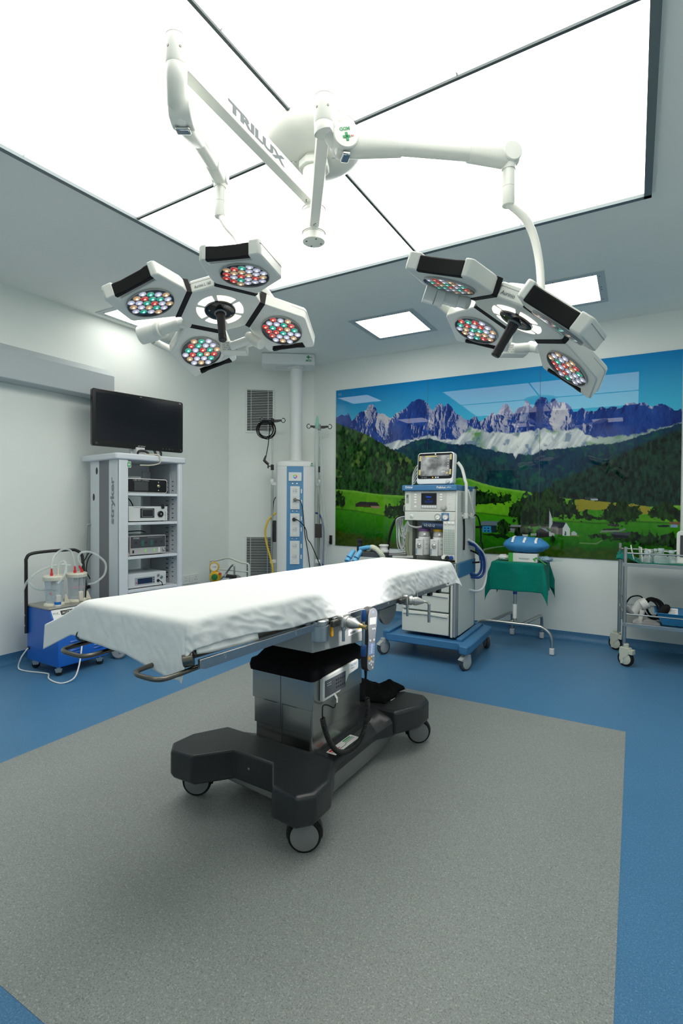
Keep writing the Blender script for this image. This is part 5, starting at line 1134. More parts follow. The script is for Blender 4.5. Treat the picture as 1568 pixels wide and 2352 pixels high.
b = B(); b.tube([bodyring(1.732, 1.001)[i] for i in range(14)], .0012, 5, closed=True); b.out('cap_seam', M('seam_shadow_grey', (.3, .31, .29)), bo, ang=60)
FY = -.1355
b = B(); b.box(-.105, .086, FY - .001, FY + .01, .42, 1.73); sp = b.out('blue_strip', M('pendant_blue', (.10, .29, .52), .4, noise=.02), pd, smooth=False)
pf = frame((-.0095, FY - .001, 0), (1, 0, 0), (0, 0, 1))     # x right, y up, z to the room
b = B(); b.rbox(-.074, .074, 1.56, 1.66, 0, .010, .006, pf); sw = b.out('touch_dimmer', WHITE, sp, bev=.002)
nseg = 12
for i in range(nseg):
    import colorsys
    c = colorsys.hsv_to_rgb(i / nseg, .85, .75); b = B(); a0, a1 = 2 * pi * i / nseg, 2 * pi * (i + 1) / nseg
    b.add([(r * cos(a), 1.612 + r * sin(a), .0106) for r, a in ((.010, a0), (.024, a0), (.024, (a0 + a1) / 2), (.024, a1), (.010, a1))], [(0, 1, 2, 3, 4)], pf)
    b.out('colour_wheel_segment', M('wheel_colour_%d' % i, c, .4, noise=0), sw, smooth=False)
for x in (-.055, -.042, .042, .055):
    for y in (1.585, 1.612, 1.638):
        b = B(); b.box(x - .002, x + .002, y - .002, y + .002, .0098, .0105, pf); b.out('touch_mark', LGREY, sw, smooth=False)
for z in (1.528, 1.21, .895):
    for x in (-.028, .022):
        b = B(); b.lathe([(.010, 0), (.010, .001), (.0085, .004), (.003, .005), (0, .003)], (x, z, 0), (0, 0, 1), 16, pf); b.out('equipotential_stud', CHROME, sp)
for z0, z1 in ((1.235, 1.50), (.918, 1.187), (.60, .87)):
    b = B(); b.box(-.055, .055, z0, z1, 0, .009, pf); pl = b.out('socket_plate', WHITE, sp, bev=.002)
    for cz in (z0 + .065, z0 + .19):
        b = B(); b.box(-.026, .026, cz - .05, cz + .05, .0088, .0098, pf); so_ = b.out('socket_insert', M('insert_white', (.72, .74, .73), .4, noise=.01), pl, bev=.001)
        for x, y, r in ((-.022, .018, .0042), (.0, .018, .0035), (.016, .034, .0036), (.018, .014, .0036), (.006, .026, .0028), (.006, .006, .0028)):
            b = B(); b.cyl((x, cz + y, .0095), (x, cz + y, .0105), r, n=10, m=pf); b.out('pin_hole', BLACK, so_)
        b = B(); b.box(-.024, .024, cz - .045, cz - .012, .0097, .011, pf); b.out('rocker', WHITE, so_, bev=.001)
        b = B(); b.rbox(.067, .081, cz - .005, cz + .045, 0, .0012, .006, pf); b.out('phase_label', PAPER, sp)
mdd(bo, frame((.185, -.1255, 1.755), Vector((.07, .02, 0)), (0, 0, 1)), .5)
for s in (-1, 1):
    for z in (1.53, .62):
        b = B(); b.box(min(s * .225, s * .285), max(s * .225, s * .285), -.03, .03, z - .02, z + .02); b.out('pole_bracket', PW, pd, bev=.004)
b = B(); b.box(.226, .31, -.06, .04, .90, 1.06); b.out('gas_outlet_box', M('outlet_brown_black', (.028, .024, .022), .5), pd, bev=.004)
b = B(); b.box(-.262, -.226, -.06, .04, .85, 1.1); b.out('side_module', BLACK, pd, bev=.004)
# plugs with leads
for nm, lb, p0, mt_, pts in (('power_plug', 'clear-bodied plug with a long black lead in the top socket plate', (.0, 1.345), M('smoky_plug', (.18, .18, .18), .25), [(.035, 1.34, .045), (.06, 1.33, .05), (.085, 1.26, .05), (.10, 1.12, .05), (.115, .95, .05), (.15, .75, .05), (.175, .55, .05), (.18, .46, .05)]),
                            ('power_plug', 'black plug with a black lead in the middle socket plate', (-.01, 1.118), BLACK, [(.025, 1.115, .045), (.06, 1.09, .055), (.10, 1.05, .065), (.13, .99, .065), (.145, .90, .065), (.185, .84, .065), (.23, .74, .06), (.28, .62, .05), (.33, .50, .05)])):
    t = thing(nm, lb, 'plug', mat=PMx @ pf @ Matrix.Translation((p0[0], p0[1], .0105)))
    off = Vector((p0[0], p0[1], .0105))
    b = B(); b.lathe([(.020, 0), (.022, .006), (.020, .022), (.014, .032), (0, .034)], n=18); b.tube([(0.008, 0, .018), (.022, -.002, .026), (.036, -.004, .033)], [.012, .009, .006], 10); b.out('plug_body', mt_, t, ang=40)
    b = B(); b.tube(spline([Vector((.03, -.003, .031))] + [Vector(p) - off for p in pts], 8), .0050, 8); b.out('lead', SOFTBLK, t, ang=60)
def hose(name, label, cat, pts, r, mt_, part='tube'):
    P = [PMx @ Vector(p) for p in pts]
    t = thing(name, label, cat, P[0]); b = B(); b.tube(spline(P, 8), r, 10); b.out(part, mt_, t, ang=60, world=True); return t
hose('gas_hose', 'yellow gas hose looping down the left side of the supply column', 'hose', [(-.226, 0, 1.19), (-.27, -.02, 1.16), (-.325, -.03, 1.09), (-.355, -.03, .97), (-.335, -.03, .82), (-.29, -.06, .66), (-.265, -.08, .55), (-.26, -.08, .42)], .0105, M('yellow_hose', (.75, .50, .02), .4))
hose('gas_hose', 'dark blue gas hose curving out on the right side of the supply column', 'hose', [(.226, 0, 1.19), (.27, -.02, 1.18), (.305, -.03, 1.12), (.325, -.03, 1.02), (.33, -.03, .85), (.325, -.03, .62), (.32, -.03, .45)], .0105, M('navy_hose', (.01, .05, .24), .4))
hose('black_cable', 'thin black cable behind the left pole of the supply column', 'cable', [(-.226, .0, 1.38), (-.25, -.01, 1.35), (-.262, -.02, 1.28), (-.268, -.02, 1.12), (-.25, -.02, 1.02)], .0045, SOFTBLK)
# infusion poles
for s, lb, top in ((-1, 'steel infusion pole with black hooks left of the supply column', 2.262), (1, 'steel infusion pole with black hooks right of the supply column', 2.200)):
    x = -.276 if s < 0 else .272
    t = thing('infusion_pole', lb, 'infusion pole', mat=PMx @ Matrix.Translation((x, -.02, .5)), group='infusion poles on the supply column')
    b = B(); b.lathe([(.0135, -.06), (.0135, 1.02)], n=20); b.out('lower_tube', STEEL, t)
    b = B(); b.lathe([(.0085, 1.0), (.0085, top - .5)], n=16); b.out('upper_tube', CHROME, t)
    b = B(); b.lathe([(.018, 1.035), (.022, 1.045), (.022, 1.075), (.018, 1.085)], n=20); b.out('white_sleeve', WHITE, t, ang=30)
    b = B(); b.lathe([(.018, .095), (.024, .10), (.024, .13), (.018, .14)], n=20); b.out('white_sleeve', WHITE, t, ang=30)
    if s < 0:
        b = B(); b.lathe([(.0185, 1.19), (.0185, 1.255)], n=18); nb_ = b.out('clamp_collar', BLACK, t, bev=.002)
        b = B(); b.tube([(-.015, -.005, 1.235), (-.045, -.01, 1.235)], .006, 8); b.tube([(-.048, -.01, 1.212), (-.048, -.01, 1.258)], [.009, .007], 8); b.out('clamp_knob', BLACK, nb_)
    else:
        b = B(); b.lathe([(.012, 1.17), (.012, 1.24)], n=18); b.out('clamp_collar', BLACK, t, bev=.002)
    b = B(); b.lathe([(.017, top - .535), (.019, top - .53), (.019, top - .475), (.012, top - .468)], n=16); b.out('hub', BLACK, t, ang=30)
    for q_ in (1, -1):
        b = B(); b.loft([[(q_ * xx, sy * .008, zz + sz * hh) for sy, sz in ((-1, -1), (1, -1), (1, 1), (-1, 1))] for xx, zz, hh in ((.01, top - .498, .017), (.06, top - .495, .015), (.10, top - .488, .011), (.108, top - .487, .009))]); arm = b.out('hook_arm', BLACK, t, bev=.003)
        b = B(); b.tube(spline([(q_ * .10, 0, top - .495), (q_ * .118, 0, top - .512), (q_ * .138, 0, top - .508), (q_ * .147, 0, top - .488), (q_ * .138, 0, top - .468), (q_ * .122, 0, top - .462), (q_ * .112, 0, top - .470)], 6), .0042, 8); b.out('wire_hook', BLACK, arm, ang=60)
# coiled black cable hung on the left pole
cc = thing('coiled_cable', 'coil of black cable with a plug hanging on the left infusion pole', 'cable', mat=PMx @ Matrix.Translation((-.345, -.06, 2.25)))
rnd = random.Random(5); P = []
for k in range(6):
    r = .088 + .014 * rnd.random(); ox, oz, oy = rnd.uniform(-.016, .016), rnd.uniform(-.012, .012), .012 * k
    P += [(ox + r * .98 * cos(rad(90 + a)), -oy - .004 * sin(rad(a * 2)), -.098 + oz + r * 1.02 * sin(rad(90 + a))) for a in range(0, 360, 30)]
P += [(.02, -.05, .0), (.045, -.06, -.06), (.035, -.05, -.16), (.025, -.05, -.27), (.01, -.05, -.36), (.0, -.05, -.41)]
b = B(); b.tube(spline(P, 4), .0050, 8); b.out('cable', SOFTBLK, cc, ang=60)
b = B(); b.box(-.055, .06, -.05, .03, -.028, .018); b.out('binding', M('dark_velcro', (.02, .02, .03), .8), cc, bev=.008)
b = B(); b.tube([(.0, -.05, -.40), (-.012, -.05, -.43), (-.02, -.05, -.455), (.01, -.05, -.485), (.03, -.05, -.50)], [.009, .012, .017, .016, .015], 10); b.out('plug', BLACK, cc, ang=50)
# oxygen mask tubing on the right pole
ox = thing('oxygen_tubing', 'pale green mask with clear tubing hung on the right infusion pole', 'tubing', mat=PMx @ Matrix.Translation((.258, -.06, 2.2)))
b = B(); b.lathe([(.008, .125), (.011, .12), (.013, .10), (.016, .095), (.020, .055), (.028, .02), (.030, -.02)], (-.012, 0, 0), n=20); b.out('green_mask', glass('green_clear', (.45, .85, .72), .4, .15), ox, ang=60)
TUB = glass('clear_tubing', (.90, .93, .93), .16, .25)
for pts, r in (([(-.012, -.01, .0), (-.02, -.01, -.30), (-.015, -.01, -.6), (-.02, -.01, -.66)], .022), ([(.012, -.02, .03), (.03, -.02, -.20), (.045, -.02, -.50), (.06, -.02, -.85), (.09, -.02, -1.15), (.095, -.02, -1.5), (.07, -.02, -1.7)], .016), ([(-.01, -.02, -.60), (.01, -.02, -.75), (.04, -.02, -.95), (.06, -.02, -1.2), (.07, -.02, -1.6)], .014)):
    b = B(); b.tube(spline(pts, 8), r, 10); b.out('tubing', TUB, ox, ang=60)
bh = thing('wall_hook', 'small black hook on the back wall under the left end of the mural', 'hook', (-3.235, YB, .86))
b = B(); b.box(-.018, .018, -.02, 0, -.055, .055); b.out('plate', BLACK, bh, bev=.006)
b = B(); b.tube([(0, -.02, -.03), (0, -.04, -.04), (0, -.045, -.02)], .006, 8); b.out('peg', BLACK, bh)
# ------------------------------------------------------------------ anaesthesia machine (x right, y back, z up)
AM = Matrix.Translation((-1.505, 4.10, 0))
an = thing('anaesthesia_machine', 'grey and blue anaesthesia machine on a blue wheeled base at the table head', 'medical machine', mat=AM)
AW = M('machine_warm_white', (.62, .65, .61), .42, noise=.015)
AG = M('machine_grey', (.44, .47, .46), .45, noise=.02)
ABL = M('machine_blue', (.045, .175, .36), .42, noise=.03)
# base
b = B(); b.prism([(-.40, .10), (-.40, -.02), (-.33, -.10), (.30, -.10), (.33, -.185), (.395, -.20), (.405, -.12), (.395, .60), (.30, .66), (-.34, .66), (-.41, .58), (-.43, .42)], .135, .20); ba = b.out('wheel_base', ABL, an, bev=.008)
b = B(); b.box(-.345, -.30, -.10, .58, .20, .222); b.box(.27, .315, -.06, .58, .20, .222); b.box(-.345, .315, .56, .60, .20, .222); b.out('base_kerb', ABL, ba, bev=.004)
for x, y in ((.365, -.13), (.345, .60), (-.375, -.06), (-.36, .60)):
    b = B(); b.cyl((x, y, .10), (x, y, .14), .026, n=16)
    a = rad(-25 if y < 0 else 35); ax = Vector((cos(a), sin(a), 0)); sd = Vector((-sin(a), cos(a), 0)); c = Vector((x, y, .062)) - sd * -.035
    b.prism([(-.01, .062), (.03, .075), (.062, .082), (.07, .09), (.02, .125), (-.04, .125), (-.045, .08)], -.020, .020, frame((x, y, 0), -sd * (1 if y < 0 else -1), (0, 0, 1))); cs = b.out('caster', M('caster_pale_grey', (.40, .42, .42), .45), an, bev=.003)
    b = B(); b.lathe([(.048, -.018), (.062, -.013), (.062, .013), (.048, .018)], (x, y, .062), ax, 32); b.out('tyre', M('tyre_dark_grey', (.05, .055, .06), .6), cs, ang=30)
    b = B(); b.lathe([(.0475, -.019), (.0475, .019), (.03, .022), (0, .022)], (x, y, .062), ax, 28); b.out('wheel_disc', MATS['caster_pale_grey'], cs, ang=30)
# lower cabinet with drawers
b = B(); b.box(-.20, .235, -.03, .50, .222, .80); b.out('cabinet', AG, an, bev=.004)
for z0, z1 in ((.232, .408), (.421, .572), (.585, .70)):
    b = B(); b.box(-.205, .203, -.062, -.03, z0, z1); dr = b.out('drawer', AW, an, bev=.005)
    b = B(); b.loft([[(x, -.062 - d, z1 - .016 - s + .004 * cos(x * 14)) for s, d in ((0, 0), (0, .010), (.008, .010), (.016, 0))] for x in [-.195 + .039 * i for i in range(11)]]); b.out('drawer_lip', AW, dr)
b = B(); b.box(.204, .217, -.045, -.028, .225, .80); b.out('drawer_gap', BLACK, an, smooth=False)
b = B(); b.box(.217, .236, -.064, -.02, .222, .82); b.out('front_post', AW, an, bev=.003)
b = B(); b.box(.238, .258, -.060, .02, .225, .82); b.out('front_post', M('aluminium_post', (.42, .45, .47), .35, .6), an, bev=.004)
b = B(); b.box(.258, .262, .02, .48, .225, .70); b.out('side_panel', AW, an, bev=.002)
b = B(); b.box(.240, .266, .02, .50, .70, .82); b.out('blue_side_panel', ABL, an, bev=.003)
b = B(); b.box(.236, .262, .485, .50, .225, .82); b.out('blue_edge', ABL, an, bev=.002)
b = B(); b.rbox(-.26, .245, -.17, .30, .805, .832, .02); b.out('work_surface', M('worktop_steel', (.50, .51, .50), .25, .9), an, bev=.003)
# upper frame: back, sides, vaporiser bay
b = B(); b.box(-.165, .235, .16, .46, .80, 1.17); b.out('bay_back', AG, an, bev=.003)
b = B(); b.box(-.20, -.165, .06, .46, .83, 1.17); b.out('bay_side', M('bay_olive_grey', (.30, .33, .28), .5), an, bev=.003)
b = B(); b.box(.236, .252, -.015, .46, .82, 1.42); sd_ = b.out('side_panel', AW, an, bev=.003)
for i in range(14):
    b = B(); b.box(.2515, .253, .08, .14, 1.24 + i * .012, 1.246 + i * .012); b.out('vent_slot', GREY, sd_, smooth=False)
b = B(); b.box(.240, .262, .42, .50, .82, 1.44); b.out('rear_post', AG, an, bev=.004)
b = B(); b.box(-.205, .237, -.02, .44, 1.165, 1.24); lo_ = b.out('gauge_panel', AW, an, bev=.004)
fp_ = frame((0, -.0205, 0), (1, 0, 0), (0, 0, 1))
for x, blue in ((.091, 0), (.157, 1)):
    b = B(); b.box(x - .036 if blue else x - .030, x + .028, 1.168, 1.230, 0, .002, fp_); pl = b.out('gauge_plate', M('gauge_blue', (.03, .16, .42), .4) if blue else AW, lo_, bev=.001)
    b = B(); b.lathe([(.026, 0), (.026, .010), (.022, .011), (.0215, .006)], (x, 1.199, .002), (0, 0, 1), 28, fp_); g = b.out('gauge_ring', GREY, lo_)
    b = B(); b.cyl((x, 1.199, .004), (x, 1.199, .0082), .0215, n=28, m=fp_); d_ = b.out('gauge_face', PAPER, g)
    for k in range(9):
        a = rad(220 - k * 32); b = B(); b.tube([(x + .014 * cos(a), 1.199 + .014 * sin(a), .0086), (x + .018 * cos(a), 1.199 + .018 * sin(a), .0086)], .0009, 5, fp_); b.out('tick', DKGREY, d_)
    b = B(); b.tube([(x, 1.199, .0088), (x - .010, 1.189, .0088)], .001, 5, fp_); b.out('needle', BLACK, d_)
b = B(); b.lathe([(.016, 0), (.016, .004), (.013, .006), (0, .006)], (-.141, 1.199, 0), (0, 0, 1), 24, fp_); sw = b.out('power_switch', LGREY, lo_); text('switch_mark', 'I/O', DKGREY, sw, fp_ @ Matrix.Translation((-.141, 1.199, .0064)), w=.016)
b = B(); b.box(-.205, .237, -.02, .44, 1.243, 1.415); ve = b.out('ventilator_unit', AW, an, bev=.005)
b = B(); b.rbox(-.150, .163, 1.255, 1.408, 0, .0015, .006, fp_); vp = b.out('control_panel', M('panel_grey_beige', (.50, .51, .48), .5, noise=.01), ve)
b = B(); b.box(-.056, .080, 1.268, 1.397, .001, .004, fp_); sb_ = b.out('screen_bezel', M('bezel_mid_grey', (.28, .29, .29), .4), vp, bev=.001)
b = B(); b.box(-.054, .079, 1.297, 1.395, .0038, .0046, fp_); sc_ = b.out('screen', M('ventilator_screen', (.006, .007, .012), .2, noise=0), sb_, smooth=False)
SBL = M('screen_blue_text', (.01, .08, .6), .4, noise=0, emit=(.02, .12, .9), estr=.45)
text('screen_text', 'Dräger', SBL, sc_, fp_ @ Matrix.Translation((.012, 1.362, .005)), w=.045, h=.016, bold=.02)
for k, w_ in enumerate((.026, .07, .06)): text('screen_line', ('Fabius', 'system self test running', 'please wait for end')[k], SBL, sc_, fp_ @ Matrix.Translation((.012, 1.342 - .010 * (k + .5 * (k > 0)), .005)), w=w_, h=.005)
for i in range(6):
    b = B(); b.box(-.050 + i * .0218, -.031 + i * .0218, 1.272, 1.291, .0038, .0052, fp_); b.out('soft_key', LGREY, sb_, bev=.001)
for x, zs in ((-.108, (1.384, 1.362, 1.340, 1.318, 1.283)), (.116, (1.384, 1.362, 1.340))):
    for z in zs:
        b = B(); b.box(x - .010, x + .010, z - .006, z + .006, .001, .003, fp_); b.out('key', PAPER, vp, bev=.001)
for z in (1.396, 1.38, 1.364, 1.35):
    b = B(); b.box(.185, .200, z - .005, z + .005, 0, .002, fp_); b.out('key', LGREY, ve, bev=.001)
b = B(); b.lathe([(.028, 0), (.026, .003), (.020, .004), (.019, .018), (.016, .020), (0, .020)], (.140, 1.276, .0015), (0, 0, 1), 28, fp_); b.out('rotary_knob', M('knob_warm_grey', (.40, .41, .39), .4), vp)
for x, z in ((.187, 1.285), (.187, 1.265), (.187, 1.31)):
    b = B(); b.cyl((x, z, 0), (x, z, .003), .006, n=12, m=fp_); b.out('indicator', LGREY, ve)
b = B(); b.box(-.192, -.168, 1.31, 1.385, 0, .0015, fp_); tg = b.out('check_label', M('label_grey_green', (.30, .34, .30), .5), ve, smooth=False)
b = B(); b.prism([(-.186, 1.355), (-.176, 1.355), (-.173, 1.38), (-.188, 1.38)], .0014, .0022, fp_); b.out('label_mark', DKGREY, tg, smooth=False)
# blue top
b = B(); b.rbox(-.228, .255, -.045, .50, 1.415, 1.462, .02); tp = b.out('top_board', ABL, an, bev=.006)
ft_ = frame((0, -.0455, 0), (1, 0, 0), (0, 0, 1))
text('lettering', 'Dräger', PAPER, tp, ft_ @ Matrix.Translation((-.155, 1.442, 0)), w=.068, h=.026, bold=.02); text('lettering', 'Fabius', PAPER, tp, ft_ @ Matrix.Translation((.125, 1.442, 0)), w=.075, h=.018, bold=.015); text('lettering', 'plus', PAPER, tp, ft_ @ Matrix.Translation((.19, 1.441, 0)), w=.038, h=.017, shear=.25)
# absorber hose roll
b = B(); b.cyl((-.05, .0, 1.128), (.135, .0, 1.118), .026, n=24); ro = b.out('dark_blue_roll', M('roll_navy', (.012, .04, .10), .6), an, bev=.006)
text('roll_text', '1-2 1-2 1-2', PAPER, ro, frame((.02, -.0268, 1.126), (1, 0, -.05), (0, 0, 1)), w=.09, h=.02)
b = B(); b.tube(spline([(-.18, -.01, 1.15), (-.16, -.02, 1.12), (-.10, -.01, 1.105), (-.05, .0, 1.115)], 6), .009, 8); b.out('grey_hose', GREY, an, ang=60)
# vaporisers
VW = M('vaporiser_white', (.64, .66, .65), .35, noise=.01)
for x, nm, col in ((-.054, 'purple', M('purple_ring', (.20, .08, .30), .4)), (.076, 'yellow', YELLOW)):
    b = B(); b.lathe([(.050, .0), (.052, .005), (.052, .155)], (x, .06, .872), n=32); vb = b.out('vaporiser', VW, an, bev=.003)
    b = B(); b.lathe([(.050, 0), (.049, .028), (.046, .042)], (x, .06, 1.030), n=32); b.out('dial', M('dial_grey', (.40, .41, .40), .4), vb, ang=30)
    b = B(); b.lathe([(.048, 0), (.050, .003), (.050, .018), (.046, .022), (0, .022)], (x, .06, 1.074), n=32); b.out('colour_ring', col, vb, ang=30)
    b = B(); b.box(x - .054, x + .012, -.012, .03, .870, 1.010); fr_ = b.out('filler_block', VW, vb, bev=.004)
    b = B(); b.lathe([(.017, 0), (.017, .010), (.010, .016), (0, .016)], (x - .02, -.012, .955), (0, -1, 0), 20); b.out('filler_cap', STEEL, fr_)
    b = B(); b.rbox(x - .035, x - .005, -.03, -.012, .946, .964, .006); b.out('filler_wing', STEEL, fr_, bev=.002)
    b = B(); b.box(x - .052, x - .038, -.0128, -.0118, .88, .93); b.out('sight_glass', M('sight_blue_grey', (.25, .35, .42), .2), fr_, smooth=False)
    text('vaporiser_text', 'Dräger', M('ink_navy', (.02, .05, .2), .5, noise=0), fr_, frame((x - .02, -.0126, .995), (1, 0, 0), (0, 0, 1)), w=.022, h=.007)
    b = B(); b.cyl((x + .02, .012, 1.05), (x + .02, .004, 1.05), .010, n=16); b.out('release_button', PAPER, vb)
    for k in range(3): text('side_text', ('Vapor', '2000', 'MAC')[k], DKGREY, vb, frame((x + .035, .0185, 1.0 - .035 * k), (1, .55, 0), (0, 0, 1)), w=.018, h=.01)
# flow tubes
b = B(); b.box(.135, .236, -.02, .06, .845, 1.165); fl2 = b.out('flowmeter_block', AW, an, bev=.003)
for i in range(3):
    b = B(); b.lathe([(.0115, 0), (.0115, .004), (.010, .005), (0, .005)], (.155 + i * .031, 1.147, 0), (0, 0, 1), 20, fp_); gg = b.out('small_gauge', PAPER, fl2)
    b = B(); b.tube([(.155 + i * .031, 1.147, .0055), (.149 + i * .031, 1.141, .0055)], .001, 5, fp_); b.out('needle', BLACK, gg)
for i in range(6):
    x = .149 + i * .0152; b = B(); b.box(x - .0055, x + .0055, .895, 1.098, 0, .004, fp_); ft2 = b.out('flow_tube', M('flow_tube_glass', (.45, .53, .50), .15, noise=.03), fl2, bev=.001)
    for k in range(10):
        b = B(); b.box(x - .004, x + .004, .905 + k * .018, .9075 + k * .018, .0038, .0046, fp_); b.out('flow_mark', DKGREY, ft2, smooth=False)
for i, c in enumerate((WHITE, BLACK, M('knob_blue', (.01, .06, .30), .35))):
    b = B(); b.lathe([(.0155, 0), (.0165, .004), (.0165, .020), (.013, .024), (0, .024)], (.145 + i * .033, .866, 0), (0, 0, 1), 24, fp_); b.out('flow_knob', c, fl2)
# breathing block to the left of the machine
b = B(); b.tube(spline([(-.20, .02, .87), (-.28, -.02, .86), (-.34, -.06, .86)], 6), .02, 12); b.rbox(-.60, -.33, -.16, -.04, .845, .89, .03); bk = b.out('breathing_block', M('breathing_block_grey', (.10, .105, .11), .35, .5, noise=.1), an, bev=.005)
b = B(); b.cyl((-.594, -.10, .88), (-.594, -.10, .945), .026, n=20); b.lathe([(.030, .945), (.022, .952), (.022, .972), (.030, .975), (.030, .99), (.02, .994)], (-.594, -.10, 0), n=20); b.out('relief_valve', BLACK, bk, ang=30)
b = B(); b.tube(spline([(-.57, -.14, .91), (-.50, -.15, .925), (-.45, -.15, .93)], 5), .019, 12); b.out('blue_hose_end', M('light_blue_plastic', (.12, .42, .70), .4), bk)
for x in (-.645, -.575):
    b = B(); b.cyl((x + .02, -.15, .895), (x, -.20, .835), .019, .026, n=18); b.lathe([(.024, 0), (.026, .01), (.026, .03)], (x - .003, -.207, .826), (0, -.5, -.6), 18); b.out('blue_hose_end', MATS['light_blue_plastic'], bk, bev=.002)
b = B(); n = 40; pts = spline([(-.50, -.12, .90), (-.45, -.15, .93), (-.40, -.16, .915), (-.36, -.16, .88), (-.35, -.14, .85)], 10); b.tube(pts, [.020 + (.003 if i % 2 else 0) for i in range(len(pts))], 12); b.out('corrugated_hose', M('cream_hose', (.62, .64, .52), .4), bk, ang=20)
b = B(); b.lathe([(.042, 0), (.045, .004), (.045, .02), (.034, .024), (.034, .05), (.042, .054), (.042, .064), (.036, .068)], (-.37, -.08, .885), n=28); b.out('white_sensor_cap', VW, bk, ang=30)
for x, y in ((-.52, -.08), (-.46, -.09)):
    b = B(); b.lathe([(.036, 0), (.036, .03), (.03, .034), (.026, .034), (.026, .05), (.02, .053)], (x, y, .885), n=24); b.out('valve_dome', M('valve_grey', (.20, .21, .22), .3, .4), bk, ang=30)
b = B(); b.tube([(-.30, -.06, .845), (-.22, .0, .845), (-.15, .04, .845)], .014, 10); b.out('cross_tube', AG, bk)
# hoses and cables
b = B(); b.tube(spline([(-.20, .08, 1.205), (-.26, .07, 1.205), (-.33, .08, 1.165), (-.375, .09, 1.08), (-.405, .10, .98), (-.415, .10, .86), (-.41, .08, .80)], 8), .011, 10); b.out('black_hose', SOFTBLK, an, ang=60)
CG = M('cable_grey', (.45, .48, .48), .5)
rnd = random.Random(2)
for k in range(9):
    x0 = -.235 - .014 * (k % 5); zl = .86 + .05 * rnd.random() + (.12 if k % 3 == 0 else 0); w_ = .02 + .018 * rnd.random()
    b = B(); b.tube(spline([(-.215, .09 - .006 * k, 1.20), (x0 - .02, .08 - .006 * k, 1.17), (x0 - w_, .08, 1.08), (x0 - w_ * .6, .07, zl + .06), (x0 + .01, .07, zl), (x0 + w_ + .015, .07, zl + .07), (x0 + w_, .07, 1.06), (-.215, .08, 1.16)], 7), .0048, 6); b.out('sensor_cable', CG, an, ang=60)
b = B(); b.tube(spline([(-.205, .07, 1.06), (-.215, .06, .95), (-.205, .06, .86), (-.20, .04, .82)], 6), .016, 10); b.out('olive_hose', M('olive_hose', (.22, .25, .15), .5), an, ang=60)
b = B(); b.tube(spline([(-.21, .06, 1.22), (-.235, .04, 1.24), (-.235, .04, 1.285), (-.225, .05, 1.29)], 6), .005, 8); b.out('side_wire_hook', STEEL, an, ang=60)
b = B(); b.tube(spline([(.21, .12, 1.655), (.245, .13, 1.60), (.275, .12, 1.50), (.285, .12, 1.46), (.286, .12, 1.30), (.283, .13, 1.21)], 8), .0135, 10); b.out('white_tube', M('white_tubing', (.66, .68, .64), .35), an, ang=60)
b = B(); b.tube(spline([(.264, .25, 1.43), (.285, .24, 1.36), (.295, .27, 1.28), (.30, .30, 1.22), (.275, .30, 1.19)], 6), .007, 8); b.out('thin_white_tube', MATS['white_tubing'], an, ang=60)
for y in (.13, .32):
    b = B(); b.tube([(.25, y, 1.207), (.30, y, 1.207)], .011, 10); b.cyl((.28, y, 1.185), (.28, y, 1.23), .020, n=16); b.out('tube_clip', M('white_tubing', (.66, .68, .64)), an, bev=.003)
b = B(); b.tube(spline([(.262, .14, 1.18), (.263, .15, 1.08), (.262, .155, .98), (.262, .15, .92)], 6), .008, 8); b.out('black_tube', SOFTBLK, an, ang=60)
for pts, mt_, r in (([(.262, .30, .98), (.30, .34, .95), (.33, .42, .85), (.33, .46, .74), (.30, .44, .68), (.262, .34, .70)], 'navy', .011), ([(.262, .32, .96), (.32, .40, .92), (.345, .48, .82), (.34, .50, .70), (.31, .46, .655), (.262, .36, .67)], 'navy', .011), ([(.262, .28, 1.0), (.31, .36, .95), (.35, .48, .85), (.355, .54, .72), (.345, .50, .58), (.31, .42, .54), (.262, .32, .56)], 'white', .011), ([(.262, .36, .90), (.31, .44, .86), (.33, .46, .80), (.262, .40, .79)], 'black', .008)):
    b = B(); b.tube(spline(pts, 8), r, 10); b.out('%s_hose' % mt_, {'navy': M('navy_hose', (.01, .05, .24), .4), 'white': M('white_hose', (.62, .66, .68), .35), 'black': SOFTBLK}[mt_], an, ang=60)
# stethoscope
stt = thing('stethoscope', 'black stethoscope hanging from the right side of the anaesthesia machine', 'stethoscope', mat=AM @ Matrix.Translation((.30, .33, 1.20)))
b = B(); b.tube(spline([(-.01, -.02, .0), (.005, .0, .012), (.02, .04, -.01), (.028, .08, -.08), (.03, .10, -.16), (.03, .10, -.225)], 8), .0068, 8); b.out('tube', SOFTBLK, stt, ang=60)
for pts in ([(.03, .10, -.22), (.022, .07, -.245), (.018, .055, -.28), (.02, .06, -.31)], [(.03, .10, -.22), (.034, .13, -.245), (.036, .145, -.29), (.034, .14, -.325)]):
    b = B(); b.tube(spline(pts, 6), .0055, 8); b.out('binaural', SOFTBLK, stt, ang=60)
for p, q_ in (((.02, .06, -.31), (.026, .09, -.40)), ((.034, .14, -.325), (.026, .08, -.41))):
    b = B(); b.tube([p, q_], .003, 6); b.out('ear_tube', CHROME, stt)
